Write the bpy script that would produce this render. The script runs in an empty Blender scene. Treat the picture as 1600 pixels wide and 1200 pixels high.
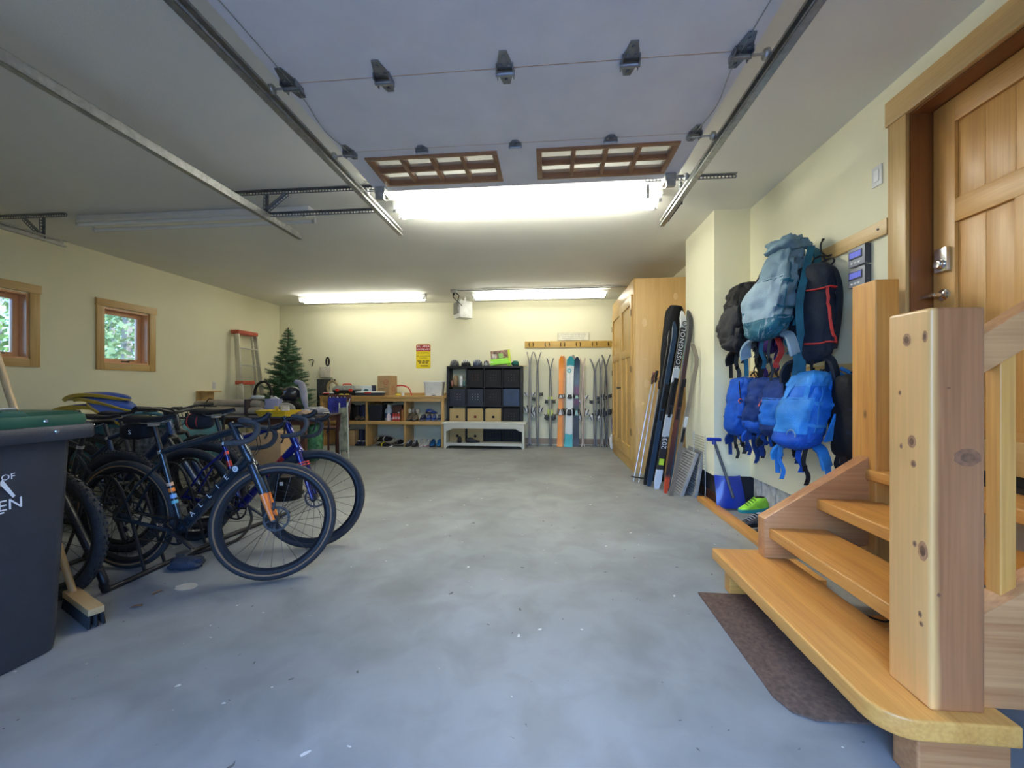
import bpy, bmesh, math, random
from mathutils import Vector, Matrix, noise
rnd = random.Random(7)
R = math.radians
PI = math.pi
scene = bpy.context.scene
COL = scene.collection

# ------------------------------------------------------------------ camera
cam_d = bpy.data.cameras.new('camera')
cam = bpy.data.objects.new('camera', cam_d)
COL.objects.link(cam)
cam.location = (0, 0, 1.18)
cam.rotation_euler = (R(90), 0, math.atan(58 / 630))
cam_d.sensor_width = 36
cam_d.lens = 36 * 630 / 1600
cam_d.shift_y = 4 / 1600
cam_d.clip_start = 0.02
scene.camera = cam

# ------------------------------------------------------------------ sky, exposure
world = bpy.data.worlds.new('world')
scene.world = world
world.use_nodes = True
wn = world.node_tree.nodes
wl = world.node_tree.links
sky = wn.new('ShaderNodeTexSky')
sky.sky_type = 'NISHITA'
sky.sun_disc = False
sky.sun_elevation = R(38)
sky.sun_rotation = R(200)
sky.air_density = 1.3
sky.ozone_density = 5.0
tint = wn.new('ShaderNodeMixRGB')          # camera white balance set for the tubes makes the daylight blue
tint.blend_type = 'MULTIPLY'
tint.inputs[0].default_value = 1.0
tint.inputs[2].default_value = (0.48, 0.78, 1.36, 1)
wl.new(sky.outputs[0], tint.inputs[1])
wl.new(tint.outputs[0], wn['Background'].inputs[0])
wn['Background'].inputs[1].default_value = 0.40
sun_d = bpy.data.lights.new('sun', 'SUN')
sun_d.energy = 4.0
sun_d.angle = R(0.6)
sun_o = bpy.data.objects.new('sun', sun_d)
COL.objects.link(sun_o)
sun_o.rotation_euler = Vector((-0.75, -0.25, -0.75)).to_track_quat('-Z', 'Y').to_euler()
scene.view_settings.view_transform = 'Standard'
scene.view_settings.look = 'None'
scene.view_settings.gamma = 1.0
scene.view_settings.use_curve_mapping = False
scene.view_settings.exposure = 1.18
TUBE_STRENGTH = 32.0

# ------------------------------------------------------------------ materials
MATS = {}


def _nodes(name):
    m = bpy.data.materials.new(name)
    m.use_nodes = True
    nt = m.node_tree
    b = nt.nodes['Principled BSDF']
    return m, nt, b


def ramp(nt, stops):
    r = nt.nodes.new('ShaderNodeValToRGB')
    el = r.color_ramp.elements
    while len(el) < len(stops):
        el.new(0.5)
    for e, (p, c) in zip(el, stops):
        e.position = p
        e.color = (c[0], c[1], c[2], 1)
    return r


def sc(c, k):
    return tuple(min(1, x * k) for x in c[:3])


def mat(name, col, rough=0.5, metal=0.0, var=0.12, scale=12.0, bump=0.0, bscale=None, coat=0.0, emit=None, spec=None):
    """plain procedural material: colour with a little noise variation, optional fine relief"""
    if name in MATS:
        return MATS[name]
    m, nt, b = _nodes(name)
    tc = nt.nodes.new('ShaderNodeTexCoord')
    nz = nt.nodes.new('ShaderNodeTexNoise')
    nz.inputs['Scale'].default_value = scale
    nz.inputs['Detail'].default_value = 4
    nt.links.new(tc.outputs['Object'], nz.inputs['Vector'])
    r = ramp(nt, [(0.3, sc(col, 1 - var)), (0.7, sc(col, 1 + var))])
    nt.links.new(nz.outputs['Fac'], r.inputs[0])
    nt.links.new(r.outputs[0], b.inputs['Base Color'])
    b.inputs['Roughness'].default_value = rough
    b.inputs['Metallic'].default_value = metal
    if coat:
        b.inputs['Coat Weight'].default_value = coat
    if spec is not None:
        b.inputs['Specular IOR Level'].default_value = spec
    if emit:
        b.inputs['Emission Color'].default_value = (*emit[:3], 1)
        b.inputs['Emission Strength'].default_value = emit[3]
    if bump:
        n2 = nt.nodes.new('ShaderNodeTexNoise')
        n2.inputs['Scale'].default_value = bscale or scale * 8
        n2.inputs['Detail'].default_value = 3
        nt.links.new(tc.outputs['Object'], n2.inputs['Vector'])
        bp = nt.nodes.new('ShaderNodeBump')
        bp.inputs['Strength'].default_value = bump
        bp.inputs['Distance'].default_value = 0.01
        nt.links.new(n2.outputs['Fac'], bp.inputs['Height'])
        nt.links.new(bp.outputs[0], b.inputs['Normal'])
    MATS[name] = m
    return m


def wood(name, light, dark, axis='z', rough=0.42, knots=0.0, fine=1.0, coat=0.15, band=1.0):
    """grain running along one local axis, with growth bands and optional knots"""
    key = name + '_' + axis
    if key in MATS:
        return MATS[key]
    m, nt, b = _nodes(key)
    L = nt.links.new
    tc = nt.nodes.new('ShaderNodeTexCoord')
    oi = nt.nodes.new('ShaderNodeObjectInfo')
    add = nt.nodes.new('ShaderNodeVectorMath')
    add.operation = 'ADD'
    mul = nt.nodes.new('ShaderNodeVectorMath')
    mul.operation = 'SCALE'
    comb = nt.nodes.new('ShaderNodeCombineXYZ')
    for i in range(3):
        L(oi.outputs['Random'], comb.inputs[i])
    L(comb.outputs[0], mul.inputs[0])
    mul.inputs['Scale'].default_value = 7.0
    L(tc.outputs['Object'], add.inputs[0])
    L(mul.outputs[0], add.inputs[1])

    def mapped(cross, along):
        mp = nt.nodes.new('ShaderNodeMapping')
        s = [cross] * 3
        s['xyz'.index(axis)] = along
        mp.inputs['Scale'].default_value = s
        L(add.outputs[0], mp.inputs['Vector'])
        return mp
    big = nt.nodes.new('ShaderNodeTexNoise')
    big.inputs['Scale'].default_value = 1.0
    big.inputs['Detail'].default_value = 3
    big.inputs['Distortion'].default_value = 0.6
    L(mapped(9 * band, 0.9).outputs[0], big.inputs['Vector'])
    fin = nt.nodes.new('ShaderNodeTexNoise')
    fin.inputs['Scale'].default_value = 1.0
    fin.inputs['Detail'].default_value = 5
    L(mapped(90 * fine, 2.5).outputs[0], fin.inputs['Vector'])
    mx = nt.nodes.new('ShaderNodeMath')
    mx.operation = 'MULTIPLY_ADD'
    L(fin.outputs['Fac'], mx.inputs[0])
    mx.inputs[1].default_value = 0.45
    m2 = nt.nodes.new('ShaderNodeMath')
    m2.operation = 'MULTIPLY'
    L(big.outputs['Fac'], m2.inputs[0])
    m2.inputs[1].default_value = 0.6
    L(m2.outputs[0], mx.inputs[2])
    mid = tuple((a + c) / 2 for a, c in zip(light, dark))
    r = ramp(nt, [(0.36, dark), (0.5, mid), (0.66, light)])
    L(mx.outputs[0], r.inputs[0])
    out = r.outputs[0]
    if knots:
        vo = nt.nodes.new('ShaderNodeTexVoronoi')
        vo.inputs['Scale'].default_value = 1.0
        L(mapped(4.2, 2.0).outputs[0], vo.inputs['Vector'])
        kr = ramp(nt, [(0.02, (1, 1, 1)), (0.02 + 0.13 * knots, (0, 0, 0))])
        L(vo.outputs['Distance'], kr.inputs[0])
        mixn = nt.nodes.new('ShaderNodeMixRGB')
        L(kr.outputs[0], mixn.inputs[0])
        L(out, mixn.inputs[1])
        mixn.inputs[2].default_value = (*sc(dark, 0.42), 1)
        out = mixn.outputs[0]
    L(out, b.inputs['Base Color'])
    b.inputs['Roughness'].default_value = rough
    b.inputs['Coat Weight'].default_value = coat
    b.inputs['Coat Roughness'].default_value = 0.3
    bp = nt.nodes.new('ShaderNodeBump')
    bp.inputs['Strength'].default_value = 0.12
    bp.inputs['Distance'].default_value = 0.004
    L(fin.outputs['Fac'], bp.inputs['Height'])
    L(bp.outputs[0], b.inputs['Normal'])
    MATS[key] = m
    return m


def fir(axis):      # honey-coloured stair timber
    return wood('stair_fir', (0.76, 0.37, 0.085), (0.54, 0.22, 0.04), axis, knots=0.35)


def redfir(axis):   # pinkish newel timber
    return wood('newel_fir', (0.60, 0.29, 0.11), (0.39, 0.15, 0.05), axis, knots=0.6, band=0.6)


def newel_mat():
    """newel timber coloured paler on its -x side, red-brown elsewhere"""
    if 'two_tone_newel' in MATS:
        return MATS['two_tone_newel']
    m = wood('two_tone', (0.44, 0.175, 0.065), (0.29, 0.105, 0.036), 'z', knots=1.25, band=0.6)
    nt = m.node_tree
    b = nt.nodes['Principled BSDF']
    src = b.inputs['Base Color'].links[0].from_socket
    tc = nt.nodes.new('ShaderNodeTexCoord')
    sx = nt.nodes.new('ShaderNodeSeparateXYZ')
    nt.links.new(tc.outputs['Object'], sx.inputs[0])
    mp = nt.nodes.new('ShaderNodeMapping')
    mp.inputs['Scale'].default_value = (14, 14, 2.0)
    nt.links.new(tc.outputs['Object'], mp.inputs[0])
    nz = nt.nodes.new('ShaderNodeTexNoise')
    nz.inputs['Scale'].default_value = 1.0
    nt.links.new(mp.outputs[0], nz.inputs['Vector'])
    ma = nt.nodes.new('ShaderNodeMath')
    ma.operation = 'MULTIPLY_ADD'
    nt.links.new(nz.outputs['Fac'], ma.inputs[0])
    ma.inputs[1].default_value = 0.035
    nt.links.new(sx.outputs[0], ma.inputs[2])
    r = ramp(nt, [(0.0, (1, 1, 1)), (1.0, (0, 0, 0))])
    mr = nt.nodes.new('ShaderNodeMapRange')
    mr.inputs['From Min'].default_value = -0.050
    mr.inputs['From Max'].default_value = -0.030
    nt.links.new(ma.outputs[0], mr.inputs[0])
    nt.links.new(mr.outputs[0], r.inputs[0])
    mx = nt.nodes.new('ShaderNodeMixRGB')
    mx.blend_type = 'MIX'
    pale_mix = nt.nodes.new('ShaderNodeMixRGB')  # paler tone mixed in on the -x side
    pale_mix.blend_type = 'ADD'
    pale_mix.inputs[0].default_value = 1.0
    nt.links.new(src, pale_mix.inputs[1])
    pale_mix.inputs[2].default_value = (0.44, 0.28, 0.085, 1)
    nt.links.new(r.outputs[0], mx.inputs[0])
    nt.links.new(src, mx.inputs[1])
    nt.links.new(pale_mix.outputs[0], mx.inputs[2])
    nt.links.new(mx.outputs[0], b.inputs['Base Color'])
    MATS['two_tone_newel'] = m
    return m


def pine(axis):     # pale casing pine
    return wood('pale_pine', (0.66, 0.44, 0.17), (0.50, 0.30, 0.10), axis, knots=0.4)


def ply(axis):
    return wood('pale_plywood', (0.66, 0.43, 0.17), (0.54, 0.32, 0.11), axis, band=0.5, knots=0.45)


def doorwood(axis):
    return wood('door_fir', (0.74, 0.40, 0.115), (0.57, 0.275, 0.065), axis, fine=1.3)


def darkwood(axis):
    return wood('dark_walnut', (0.10, 0.035, 0.02), (0.05, 0.016, 0.010), axis)


STEEL = mat('galvanised_steel', (0.50, 0.51, 0.50), 0.38, 0.9, 0.18, 30)
CHROME = mat('chrome', (0.75, 0.75, 0.76), 0.16, 1.0, 0.04, 10)
ALU = mat('brushed_aluminium', (0.62, 0.63, 0.63), 0.35, 0.85, 0.1, 20)
BLACKM = mat('black_metal', (0.018, 0.018, 0.02), 0.38, 0.3, 0.2, 20)
BLACKP = mat('black_plastic', (0.011, 0.011, 0.013), 0.48, 0, 0.2, 20, spec=0.3)
RUBBER = mat('tyre_rubber', (0.03, 0.03, 0.032), 0.75, 0, 0.25, 30, 0.3)
WHITEP = mat('white_plastic', (0.72, 0.72, 0.70), 0.4, 0, 0.05, 8)
WHITEPAINT = mat('white_enamel', (0.88, 0.88, 0.87), 0.35, 0, 0.04, 8)
PRINTW = mat('white_print', (0.82, 0.82, 0.82), 0.5, 0, 0.03, 8)
WALLM = mat('cream_wall_paint', (0.85, 0.81, 0.59), 0.7, 0, 0.025, 1.5, 0.05, 140)
CEILM = mat('cream_ceiling_paint', (0.82, 0.81, 0.74), 0.75, 0, 0.03, 1.2, 0.08, 120)


def fabric(name, col, rough=0.8, var=0.22):
    return mat(name, col, rough, 0, var, 9, 0.35, 160, spec=0.2)


def glassmat():
    if 'window_glass' in MATS:
        return MATS['window_glass']
    m = bpy.data.materials.new('window_glass')
    m.use_nodes = True
    nt = m.node_tree
    nt.nodes.remove(nt.nodes['Principled BSDF'])
    out = nt.nodes['Material Output']
    t = nt.nodes.new('ShaderNodeBsdfTransparent')
    t.inputs[0].default_value = (0.94, 0.96, 0.95, 1)
    g = nt.nodes.new('ShaderNodeBsdfGlossy')
    g.inputs['Roughness'].default_value = 0.03
    f = nt.nodes.new('ShaderNodeFresnel')
    f.inputs[0].default_value = 1.45
    mx = nt.nodes.new('ShaderNodeMixShader')
    nt.links.new(f.outputs[0], mx.inputs[0])
    nt.links.new(t.outputs[0], mx.inputs[1])
    nt.links.new(g.outputs[0], mx.inputs[2])
    nt.links.new(mx.outputs[0], out.inputs[0])
    MATS['window_glass'] = m
    return m


def clearplastic(name, col, k=0.45):
    if name in MATS:
        return MATS[name]
    m, nt, b = _nodes(name)
    b.inputs['Base Color'].default_value = (*col, 1)
    b.inputs['Roughness'].default_value = 0.25
    b.inputs['Alpha'].default_value = k
    MATS[name] = m
    return m


def obscure_glass():
    m, nt, b = _nodes('obscure_glass')
    b.inputs['Base Color'].default_value = (.80, .80, .70, 1)
    b.inputs['Roughness'].default_value = .25
    b.inputs['Alpha'].default_value = .3
    tc = nt.nodes.new('ShaderNodeTexCoord')
    w = nt.nodes.new('ShaderNodeTexWave')
    w.inputs['Scale'].default_value = 30
    w.inputs['Distortion'].default_value = 3
    nt.links.new(tc.outputs['Object'], w.inputs[0])
    bp = nt.nodes.new('ShaderNodeBump')
    bp.inputs['Strength'].default_value = .3
    nt.links.new(w.outputs['Fac'], bp.inputs['Height'])
    nt.links.new(bp.outputs[0], b.inputs['Normal'])
    return m


def concrete():
    m, nt, b = _nodes('polished_concrete')
    L = nt.links.new
    tc = nt.nodes.new('ShaderNodeTexCoord')

    def nz(s, d, dist=0.0):
        n = nt.nodes.new('ShaderNodeTexNoise')
        n.inputs['Scale'].default_value = s
        n.inputs['Detail'].default_value = d
        n.inputs['Distortion'].default_value = dist
        L(tc.outputs['Object'], n.inputs['Vector'])
        return n
    a = nz(0.9, 8, 0.6)
    r1 = ramp(nt, [(0.28, (0.205, 0.215, 0.215)), (0.5, (0.275, 0.29, 0.287)), (0.7, (0.35, 0.365, 0.36))])
    L(a.outputs['Fac'], r1.inputs[0])
    c = nz(4.0, 9, 0.5)
    r2 = ramp(nt, [(0.32, (0.72, 0.72, 0.72)), (0.58, (1, 1, 1)), (0.72, (1.0, 1.0, 1.0))])
    L(c.outputs['Fac'], r2.inputs[0])
    mx = nt.nodes.new('ShaderNodeMixRGB')
    mx.blend_type = 'MULTIPLY'
    mx.inputs[0].default_value = 0.8
    L(r1.outputs[0], mx.inputs[1])
    L(r2.outputs[0], mx.inputs[2])
    # pale chips and dark grit
    n3 = nz(16, 2)
    r3 = ramp(nt, [(0.735, (0, 0, 0)), (0.75, (1, 1, 1))])
    L(n3.outputs['Fac'], r3.inputs[0])
    m3 = nt.nodes.new('ShaderNodeMixRGB')
    L(r3.outputs[0], m3.inputs[0])
    L(mx.outputs[0], m3.inputs[1])
    m3.inputs[2].default_value = (0.62, 0.62, 0.60, 1)
    n4 = nz(21, 2, 0.5)
    r4 = ramp(nt, [(0.25, (1, 1, 1)), (0.27, (0, 0, 0))])
    L(n4.outputs['Fac'], r4.inputs[0])
    m4 = nt.nodes.new('ShaderNodeMixRGB')
    L(r4.outputs[0], m4.inputs[0])
    L(m3.outputs[0], m4.inputs[1])
    m4.inputs[2].default_value = (0.10, 0.10, 0.10, 1)
    L(m4.outputs[0], b.inputs['Base Color'])
    rr = nt.nodes.new('ShaderNodeMapRange')
    L(c.outputs['Fac'], rr.inputs[0])
    rr.inputs['To Min'].default_value = 0.36
    rr.inputs['To Max'].default_value = 0.62
    L(rr.outputs[0], b.inputs['Roughness'])
    b.inputs['Specular IOR Level'].default_value = 0.4
    bp = nt.nodes.new('ShaderNodeBump')
    bp.inputs['Strength'].default_value = 0.05
    bp.inputs['Distance'].default_value = 0.01
    L(c.outputs['Fac'], bp.inputs['Height'])
    L(bp.outputs[0], b.inputs['Normal'])
    return m


def emitter(name, col, s):
    m = bpy.data.materials.new(name)
    m.use_nodes = True
    nt = m.node_tree
    nt.nodes.remove(nt.nodes['Principled BSDF'])
    e = nt.nodes.new('ShaderNodeEmission')
    e.inputs[0].default_value = (*col, 1)
    e.inputs[1].default_value = s
    nt.links.new(e.outputs[0], nt.nodes['Material Output'].inputs[0])
    return m


# ------------------------------------------------------------------ mesh builder
class MB:
    def __init__(self):
        self.v = []
        self.f = []
        self.m = []

    def add(self, vs, fs, m=0, M=None):
        o = len(self.v)
        if M is not None:
            vs = [M @ Vector(p) for p in vs]
        self.v += [tuple(p) for p in vs]
        self.f += [tuple(i + o for i in q) for q in fs]
        self.m += [m] * len(fs)
        return self

    def box(self, c, s, m=0, M=None):
        x, y, z = c
        a, b, d = s[0] / 2, s[1] / 2, s[2] / 2
        vs = [(x + i * a, y + j * b, z + k * d) for k in (-1, 1) for j in (-1, 1) for i in (-1, 1)]
        fs = [(0, 2, 3, 1), (4, 5, 7, 6), (0, 1, 5, 4), (2, 6, 7, 3), (0, 4, 6, 2), (1, 3, 7, 5)]
        return self.add(vs, fs, m, M)

    def b2(self, x0, x1, y0, y1, z0, z1, m=0, M=None):
        return self.box(((x0 + x1) / 2, (y0 + y1) / 2, (z0 + z1) / 2), (abs(x1 - x0), abs(y1 - y0), abs(z1 - z0)), m, M)

    def bar(self, p, q, w, h, m=0, up=(0, 0, 1)):
        """box from p to q, w across, h along 'up'"""
        p, q = Vector(p), Vector(q)
        d = q - p
        l = d.length
        d.normalize()
        u = Vector(up)
        s = d.cross(u)
        if s.length < 1e-5:
            s = d.cross(Vector((1, 0, 0)))
        s.normalize()
        u = s.cross(d)
        M = Matrix((s, d, u)).transposed().to_4x4()
        M.translation = (p + q) / 2
        return self.box((0, 0, 0), (w, l, h), m, M)

    def tube(self, pts, r, n=8, m=0, closed=False, cap=True, flat=1.0):
        pts = [Vector(p) for p in pts]
        k = len(pts)
        rs = r if isinstance(r, (list, tuple)) else [r] * k
        T = []
        for i in range(k):
            if closed:
                t = pts[(i + 1) % k] - pts[i - 1]
            else:
                t = pts[min(i + 1, k - 1)] - pts[max(i - 1, 0)]
            T.append(t.normalized() if t.length > 1e-9 else Vector((0, 0, 1)))
        u = T[0].orthogonal().normalized()
        if abs(T[0].z) < 0.9:
            u = Vector((0, 0, 1)) - T[0] * T[0].z
            u.normalize()
        vs = []
        for i in range(k):
            u = u - T[i] * u.dot(T[i])
            if u.length < 1e-6:
                u = T[i].orthogonal()
            u.normalize()
            w = T[i].cross(u)
            for j in range(n):
                a = 2 * PI * j / n
                vs.append(pts[i] + u * (math.cos(a) * rs[i] * flat) + w * (math.sin(a) * rs[i]))
        fs = []
        for i in range(k if closed else k - 1):
            a, b = i * n, ((i + 1) % k) * n
            for j in range(n):
                fs.append((a + j, a + (j + 1) % n, b + (j + 1) % n, b + j))
        if cap and not closed:
            fs.append(tuple(reversed(range(n))))
            fs.append(tuple(range((k - 1) * n, k * n)))
        return self.add(vs, fs, m)

    def lathe(self, prof, n=16, m=0, M=None):
        vs = []
        for (r, z) in prof:
            for j in range(n):
                a = 2 * PI * j / n
                vs.append((r * math.cos(a), r * math.sin(a), z))
        fs = []
        for i in range(len(prof) - 1):
            for j in range(n):
                fs.append((i * n + j, i * n + (j + 1) % n, (i + 1) * n + (j + 1) % n, (i + 1) * n + j))
        if prof[0][0] > 1e-6:
            fs.append(tuple(reversed(range(n))))
        if prof[-1][0] > 1e-6:
            fs.append(tuple(range((len(prof) - 1) * n, len(prof) * n)))
        return self.add(vs, fs, m, M)

    def ell(self, c, r, nu=14, nv=9, m=0, M=None, p=1.0, wob=0.0, seed=0.0, zcut=None):
        """(super)ellipsoid; p<1 boxier; wob adds soft lumps"""
        def s(x):
            return math.copysign(abs(x) ** p, x)
        vs = []
        for i in range(nv + 1):
            ph = -PI / 2 + PI * i / nv
            for j in range(nu):
                th = 2 * PI * j / nu
                q = Vector((s(math.cos(ph)) * s(math.cos(th)), s(math.cos(ph)) * s(math.sin(th)), s(math.sin(ph))))
                if zcut is not None and q.z < zcut:
                    q.z = zcut
                k = 1.0
                if wob:
                    k += wob * noise.noise(q * 2.3 + Vector((seed, seed * 1.7, -seed)))
                vs.append((c[0] + q.x * r[0] * k, c[1] + q.y * r[1] * k, c[2] + q.z * r[2] * k))
        fs = []
        for i in range(nv):
            for j in range(nu):
                fs.append((i * nu + j, i * nu + (j + 1) % nu, (i + 1) * nu + (j + 1) % nu, (i + 1) * nu + j))
        return self.add(vs, fs, m, M)

    def prism(self, poly, z0, z1, m=0, M=None):
        n = len(poly)
        vs = [(x, y, z0) for x, y in poly] + [(x, y, z1) for x, y in poly]
        fs = [tuple(reversed(range(n))), tuple(range(n, 2 * n))]
        fs += [(i, (i + 1) % n, n + (i + 1) % n, n + i) for i in range(n)]
        return self.add(vs, fs, m, M)

    def ribbon(self, pts, w, t=0.003, side=(1, 0, 0), m=0):
        """flat strap along pts; its width lies along 'side'"""
        pts = [Vector(p) for p in pts]
        sd = Vector(side).normalized() * (w / 2)
        k = len(pts)
        vs = []
        for i in range(k):
            tg = (pts[min(i + 1, k - 1)] - pts[max(i - 1, 0)]).normalized()
            nn = tg.cross(sd)
            nn = nn.normalized() * (t / 2) if nn.length > 1e-9 else Vector((0, t / 2, 0))
            p = pts[i]
            vs += [p - sd - nn, p + sd - nn, p + sd + nn, p - sd + nn]
        fs = []
        for i in range(k - 1):
            a, b = i * 4, i * 4 + 4
            for j in range(4):
                fs.append((a + j, a + (j + 1) % 4, b + (j + 1) % 4, b + j))
        fs += [(3, 2, 1, 0), (4 * k - 4, 4 * k - 3, 4 * k - 2, 4 * k - 1)]
        return self.add(vs, fs, m)

    def grid(self, nu, nv, fn, m=0, thick=0.0):
        """sheet of (nu x nv) cells, fn(u,v) -> point; optional thickness by offset along -normal"""
        P = [[Vector(fn(i / nu, j / nv)) for j in range(nv + 1)] for i in range(nu + 1)]
        idx = lambda i, j: i * (nv + 1) + j
        vs = [p for row in P for p in row]
        fs = [(idx(i, j), idx(i + 1, j), idx(i + 1, j + 1), idx(i, j + 1)) for i in range(nu) for j in range(nv)]
        if thick:
            N = len(vs)
            bot = []
            for i in range(nu + 1):
                for j in range(nv + 1):
                    du = P[min(i + 1, nu)][j] - P[max(i - 1, 0)][j]
                    dv = P[i][min(j + 1, nv)] - P[i][max(j - 1, 0)]
                    nn = du.cross(dv)
                    nn = nn.normalized() if nn.length > 1e-12 else Vector((0, 0, 1))
                    bot.append(P[i][j] - nn * thick)
            vs = vs + bot
            fs += [tuple(N + k for k in reversed(q)) for q in fs]
            for i in range(nu):
                fs.append((idx(i + 1, 0), idx(i, 0), N + idx(i, 0), N + idx(i + 1, 0)))
                fs.append((idx(i, nv), idx(i + 1, nv), N + idx(i + 1, nv), N + idx(i, nv)))
            for j in range(nv):
                fs.append((idx(0, j), idx(0, j + 1), N + idx(0, j + 1), N + idx(0, j)))
                fs.append((idx(nu, j + 1), idx(nu, j), N + idx(nu, j), N + idx(nu, j + 1)))
        return self.add(vs, fs, m)

    def torus(self, c, Rr, r, n=40, k=8, axis='y', m=0, flat=1.0):
        pts = []
        for i in range(n):
            a = 2 * PI * i / n
            x, y = Rr * math.cos(a), Rr * math.sin(a)
            p = {'y': (x, 0, y), 'z': (x, y, 0), 'x': (0, x, y)}[axis]
            pts.append((c[0] + p[0], c[1] + p[1], c[2] + p[2]))
        # build rings explicitly so the section never twists
        vs = []
        ax = {'y': Vector((0, 1, 0)), 'z': Vector((0, 0, 1)), 'x': Vector((1, 0, 0))}[axis]
        C = Vector(c)
        for p in pts:
            rad = (Vector(p) - C).normalized()
            for j in range(k):
                a = 2 * PI * j / k
                vs.append(Vector(p) + rad * (math.cos(a) * r) + ax * (math.sin(a) * r * flat))
        fs = []
        for i in range(n):
            a, b = i * k, ((i + 1) % n) * k
            for j in range(k):
                fs.append((a + j, a + (j + 1) % k, b + (j + 1) % k, b + j))
        return self.add(vs, fs, m)

    def build(self, name, mats, parent=None, bevel=0.0, smooth=True, ang=38, seg=2, loc=None):
        me = bpy.data.meshes.new(name)
        me.from_pydata(self.v, [], self.f)
        if not isinstance(mats, (list, tuple)):
            mats = [mats]
        for mm in mats:
            me.materials.append(mm)
        me.polygons.foreach_set('material_index', self.m)
        bm = bmesh.new()
        bm.from_mesh(me)
        if bevel:
            es = [e for e in bm.edges if len(e.link_faces) == 2 and e.calc_face_angle(0) > R(40)]
            if es:
                bmesh.ops.bevel(bm, geom=es, offset=bevel, segments=seg, profile=0.6, affect='EDGES', clamp_overlap=True)
        bmesh.ops.recalc_face_normals(bm, faces=bm.faces)
        bm.to_mesh(me)
        bm.free()
        if smooth:
            me.polygons.foreach_set('use_smooth', [True] * len(me.polygons))
            me.set_sharp_from_angle(angle=R(ang))
        o = bpy.data.objects.new(name, me)
        COL.objects.link(o)
        if parent is not None:
            o.parent = parent
        if loc is not None:
            o.location = loc
        return o


def tag(o, label, cat, group=None, kind=None):
    o['label'] = label
    o['category'] = cat
    if group:
        o['group'] = group
    if kind:
        o['kind'] = kind
    return o


def thing(name, label, cat, loc=(0, 0, 0), rz=0.0, group=None, rot=None):
    o = bpy.data.objects.new(name, None)
    COL.objects.link(o)
    o.empty_display_size = 0.1
    o.location = loc
    o.rotation_euler = rot if rot else (0, 0, rz)
    return tag(o, label, cat, group)


def struct(o, label=None):
    o['kind'] = 'structure'
    if label:
        o['label'] = label
    return o


def sroot(name, label, loc=(0, 0, 0)):
    o = bpy.data.objects.new(name, None)
    COL.objects.link(o)
    o.location = loc
    return struct(o, label)


def dup(o, parent=None, loc=None, rz=None, label=None, group=None):
    c = o.copy()
    COL.objects.link(c)
    if parent is not None:
        c.parent = parent
    if loc is not None:
        c.location = loc
    if rz is not None:
        c.rotation_euler = (0, 0, rz)
    if label:
        c['label'] = label
    if group:
        c['group'] = group
    for ch in list(o.children):
        dup(ch, c)
    return c


def textmesh(s, size, m, parent, M, name='lettering', extrude=0.0006, space=1.0, align='CENTER'):
    cu = bpy.data.curves.new(name, 'FONT')
    cu.body = s
    cu.size = size
    cu.extrude = extrude
    cu.resolution_u = 2
    cu.align_x = align
    cu.align_y = 'CENTER'
    cu.space_character = space
    t = bpy.data.objects.new(name, cu)
    COL.objects.link(t)
    dg = bpy.context.evaluated_depsgraph_get()
    me = bpy.data.meshes.new_from_object(t.evaluated_get(dg))
    bpy.data.objects.remove(t)
    bpy.data.curves.remove(cu)
    me.transform(M)
    me.materials.clear()
    me.materials.append(m)
    o = bpy.data.objects.new(name, me)
    COL.objects.link(o)
    o.parent = parent
    return o


def frame3(o, x, y):
    """matrix from origin and in-plane x / y axes"""
    x = Vector(x).normalized()
    y = Vector(y)
    z = x.cross(y).normalized()
    y = z.cross(x)
    M = Matrix((x, y, z)).transposed().to_4x4()
    M.translation = Vector(o)
    return M


def arc(c, r, a0, a1, n, plane='xz'):
    out = []
    for i in range(n + 1):
        a = R(a0 + (a1 - a0) * i / n)
        d = (r * math.cos(a), r * math.sin(a))
        if plane == 'xz':
            out.append((c[0] + d[0], c[1], c[2] + d[1]))
        elif plane == 'xy':
            out.append((c[0] + d[0], c[1] + d[1], c[2]))
        else:
            out.append((c[0], c[1] + d[0], c[2] + d[1]))
    return out


def curve(pts, n=6):
    """Catmull-Rom through control points"""
    P = [Vector(p) for p in pts]
    P = [P[0] * 2 - P[1]] + P + [P[-1] * 2 - P[-2]]
    out = []
    for i in range(1, len(P) - 2):
        a, b, c, d = P[i - 1], P[i], P[i + 1], P[i + 2]
        for k in range(n):
            t = k / n
            out.append(0.5 * ((2 * b) + (c - a) * t + (2 * a - 5 * b + 4 * c - d) * t * t + (3 * b - a - 3 * c + d) * t ** 3))
    out.append(P[-2])
    return out

# ================================================================== THE ROOM
XL, XR, YB, YF, HC = -5.79, 1.96, 8.2, -0.4, 2.92

o = MB().b2(XL - .2, XR + .3, YF - .2, YB + .2, -.2, 0).build('floor', concrete())
struct(o, 'grey polished concrete garage floor with pale blotches')
o = MB().b2(XL - .2, XR + .3, YF - .2, YB + .2, HC, HC + .15).build('ceiling', CEILM)
struct(o, 'cream painted garage ceiling')

# left wall with two window openings
WIN = [(3.39, 3.99), (4.745, 5.345)]
WZ0, WZ1 = 1.49, 2.22
w = MB()
ys = [YF - .2, WIN[0][0], WIN[0][1], WIN[1][0], WIN[1][1], YB + .2]
for i in (0, 2, 4):
    w.b2(XL - .2, XL, ys[i], ys[i + 1], 0, HC)
for a, b in WIN:
    w.b2(XL - .2, XL, a, b, 0, WZ0)
    w.b2(XL - .2, XL, a, b, WZ1, HC)
struct(w.build('wall_left', WALLM), 'cream left wall with two small windows')
struct(MB().b2(XL, XR + .2, YB, YB + .2, 0, HC).build('wall_back', WALLM), 'cream back wall behind the workbench and skis')

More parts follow.
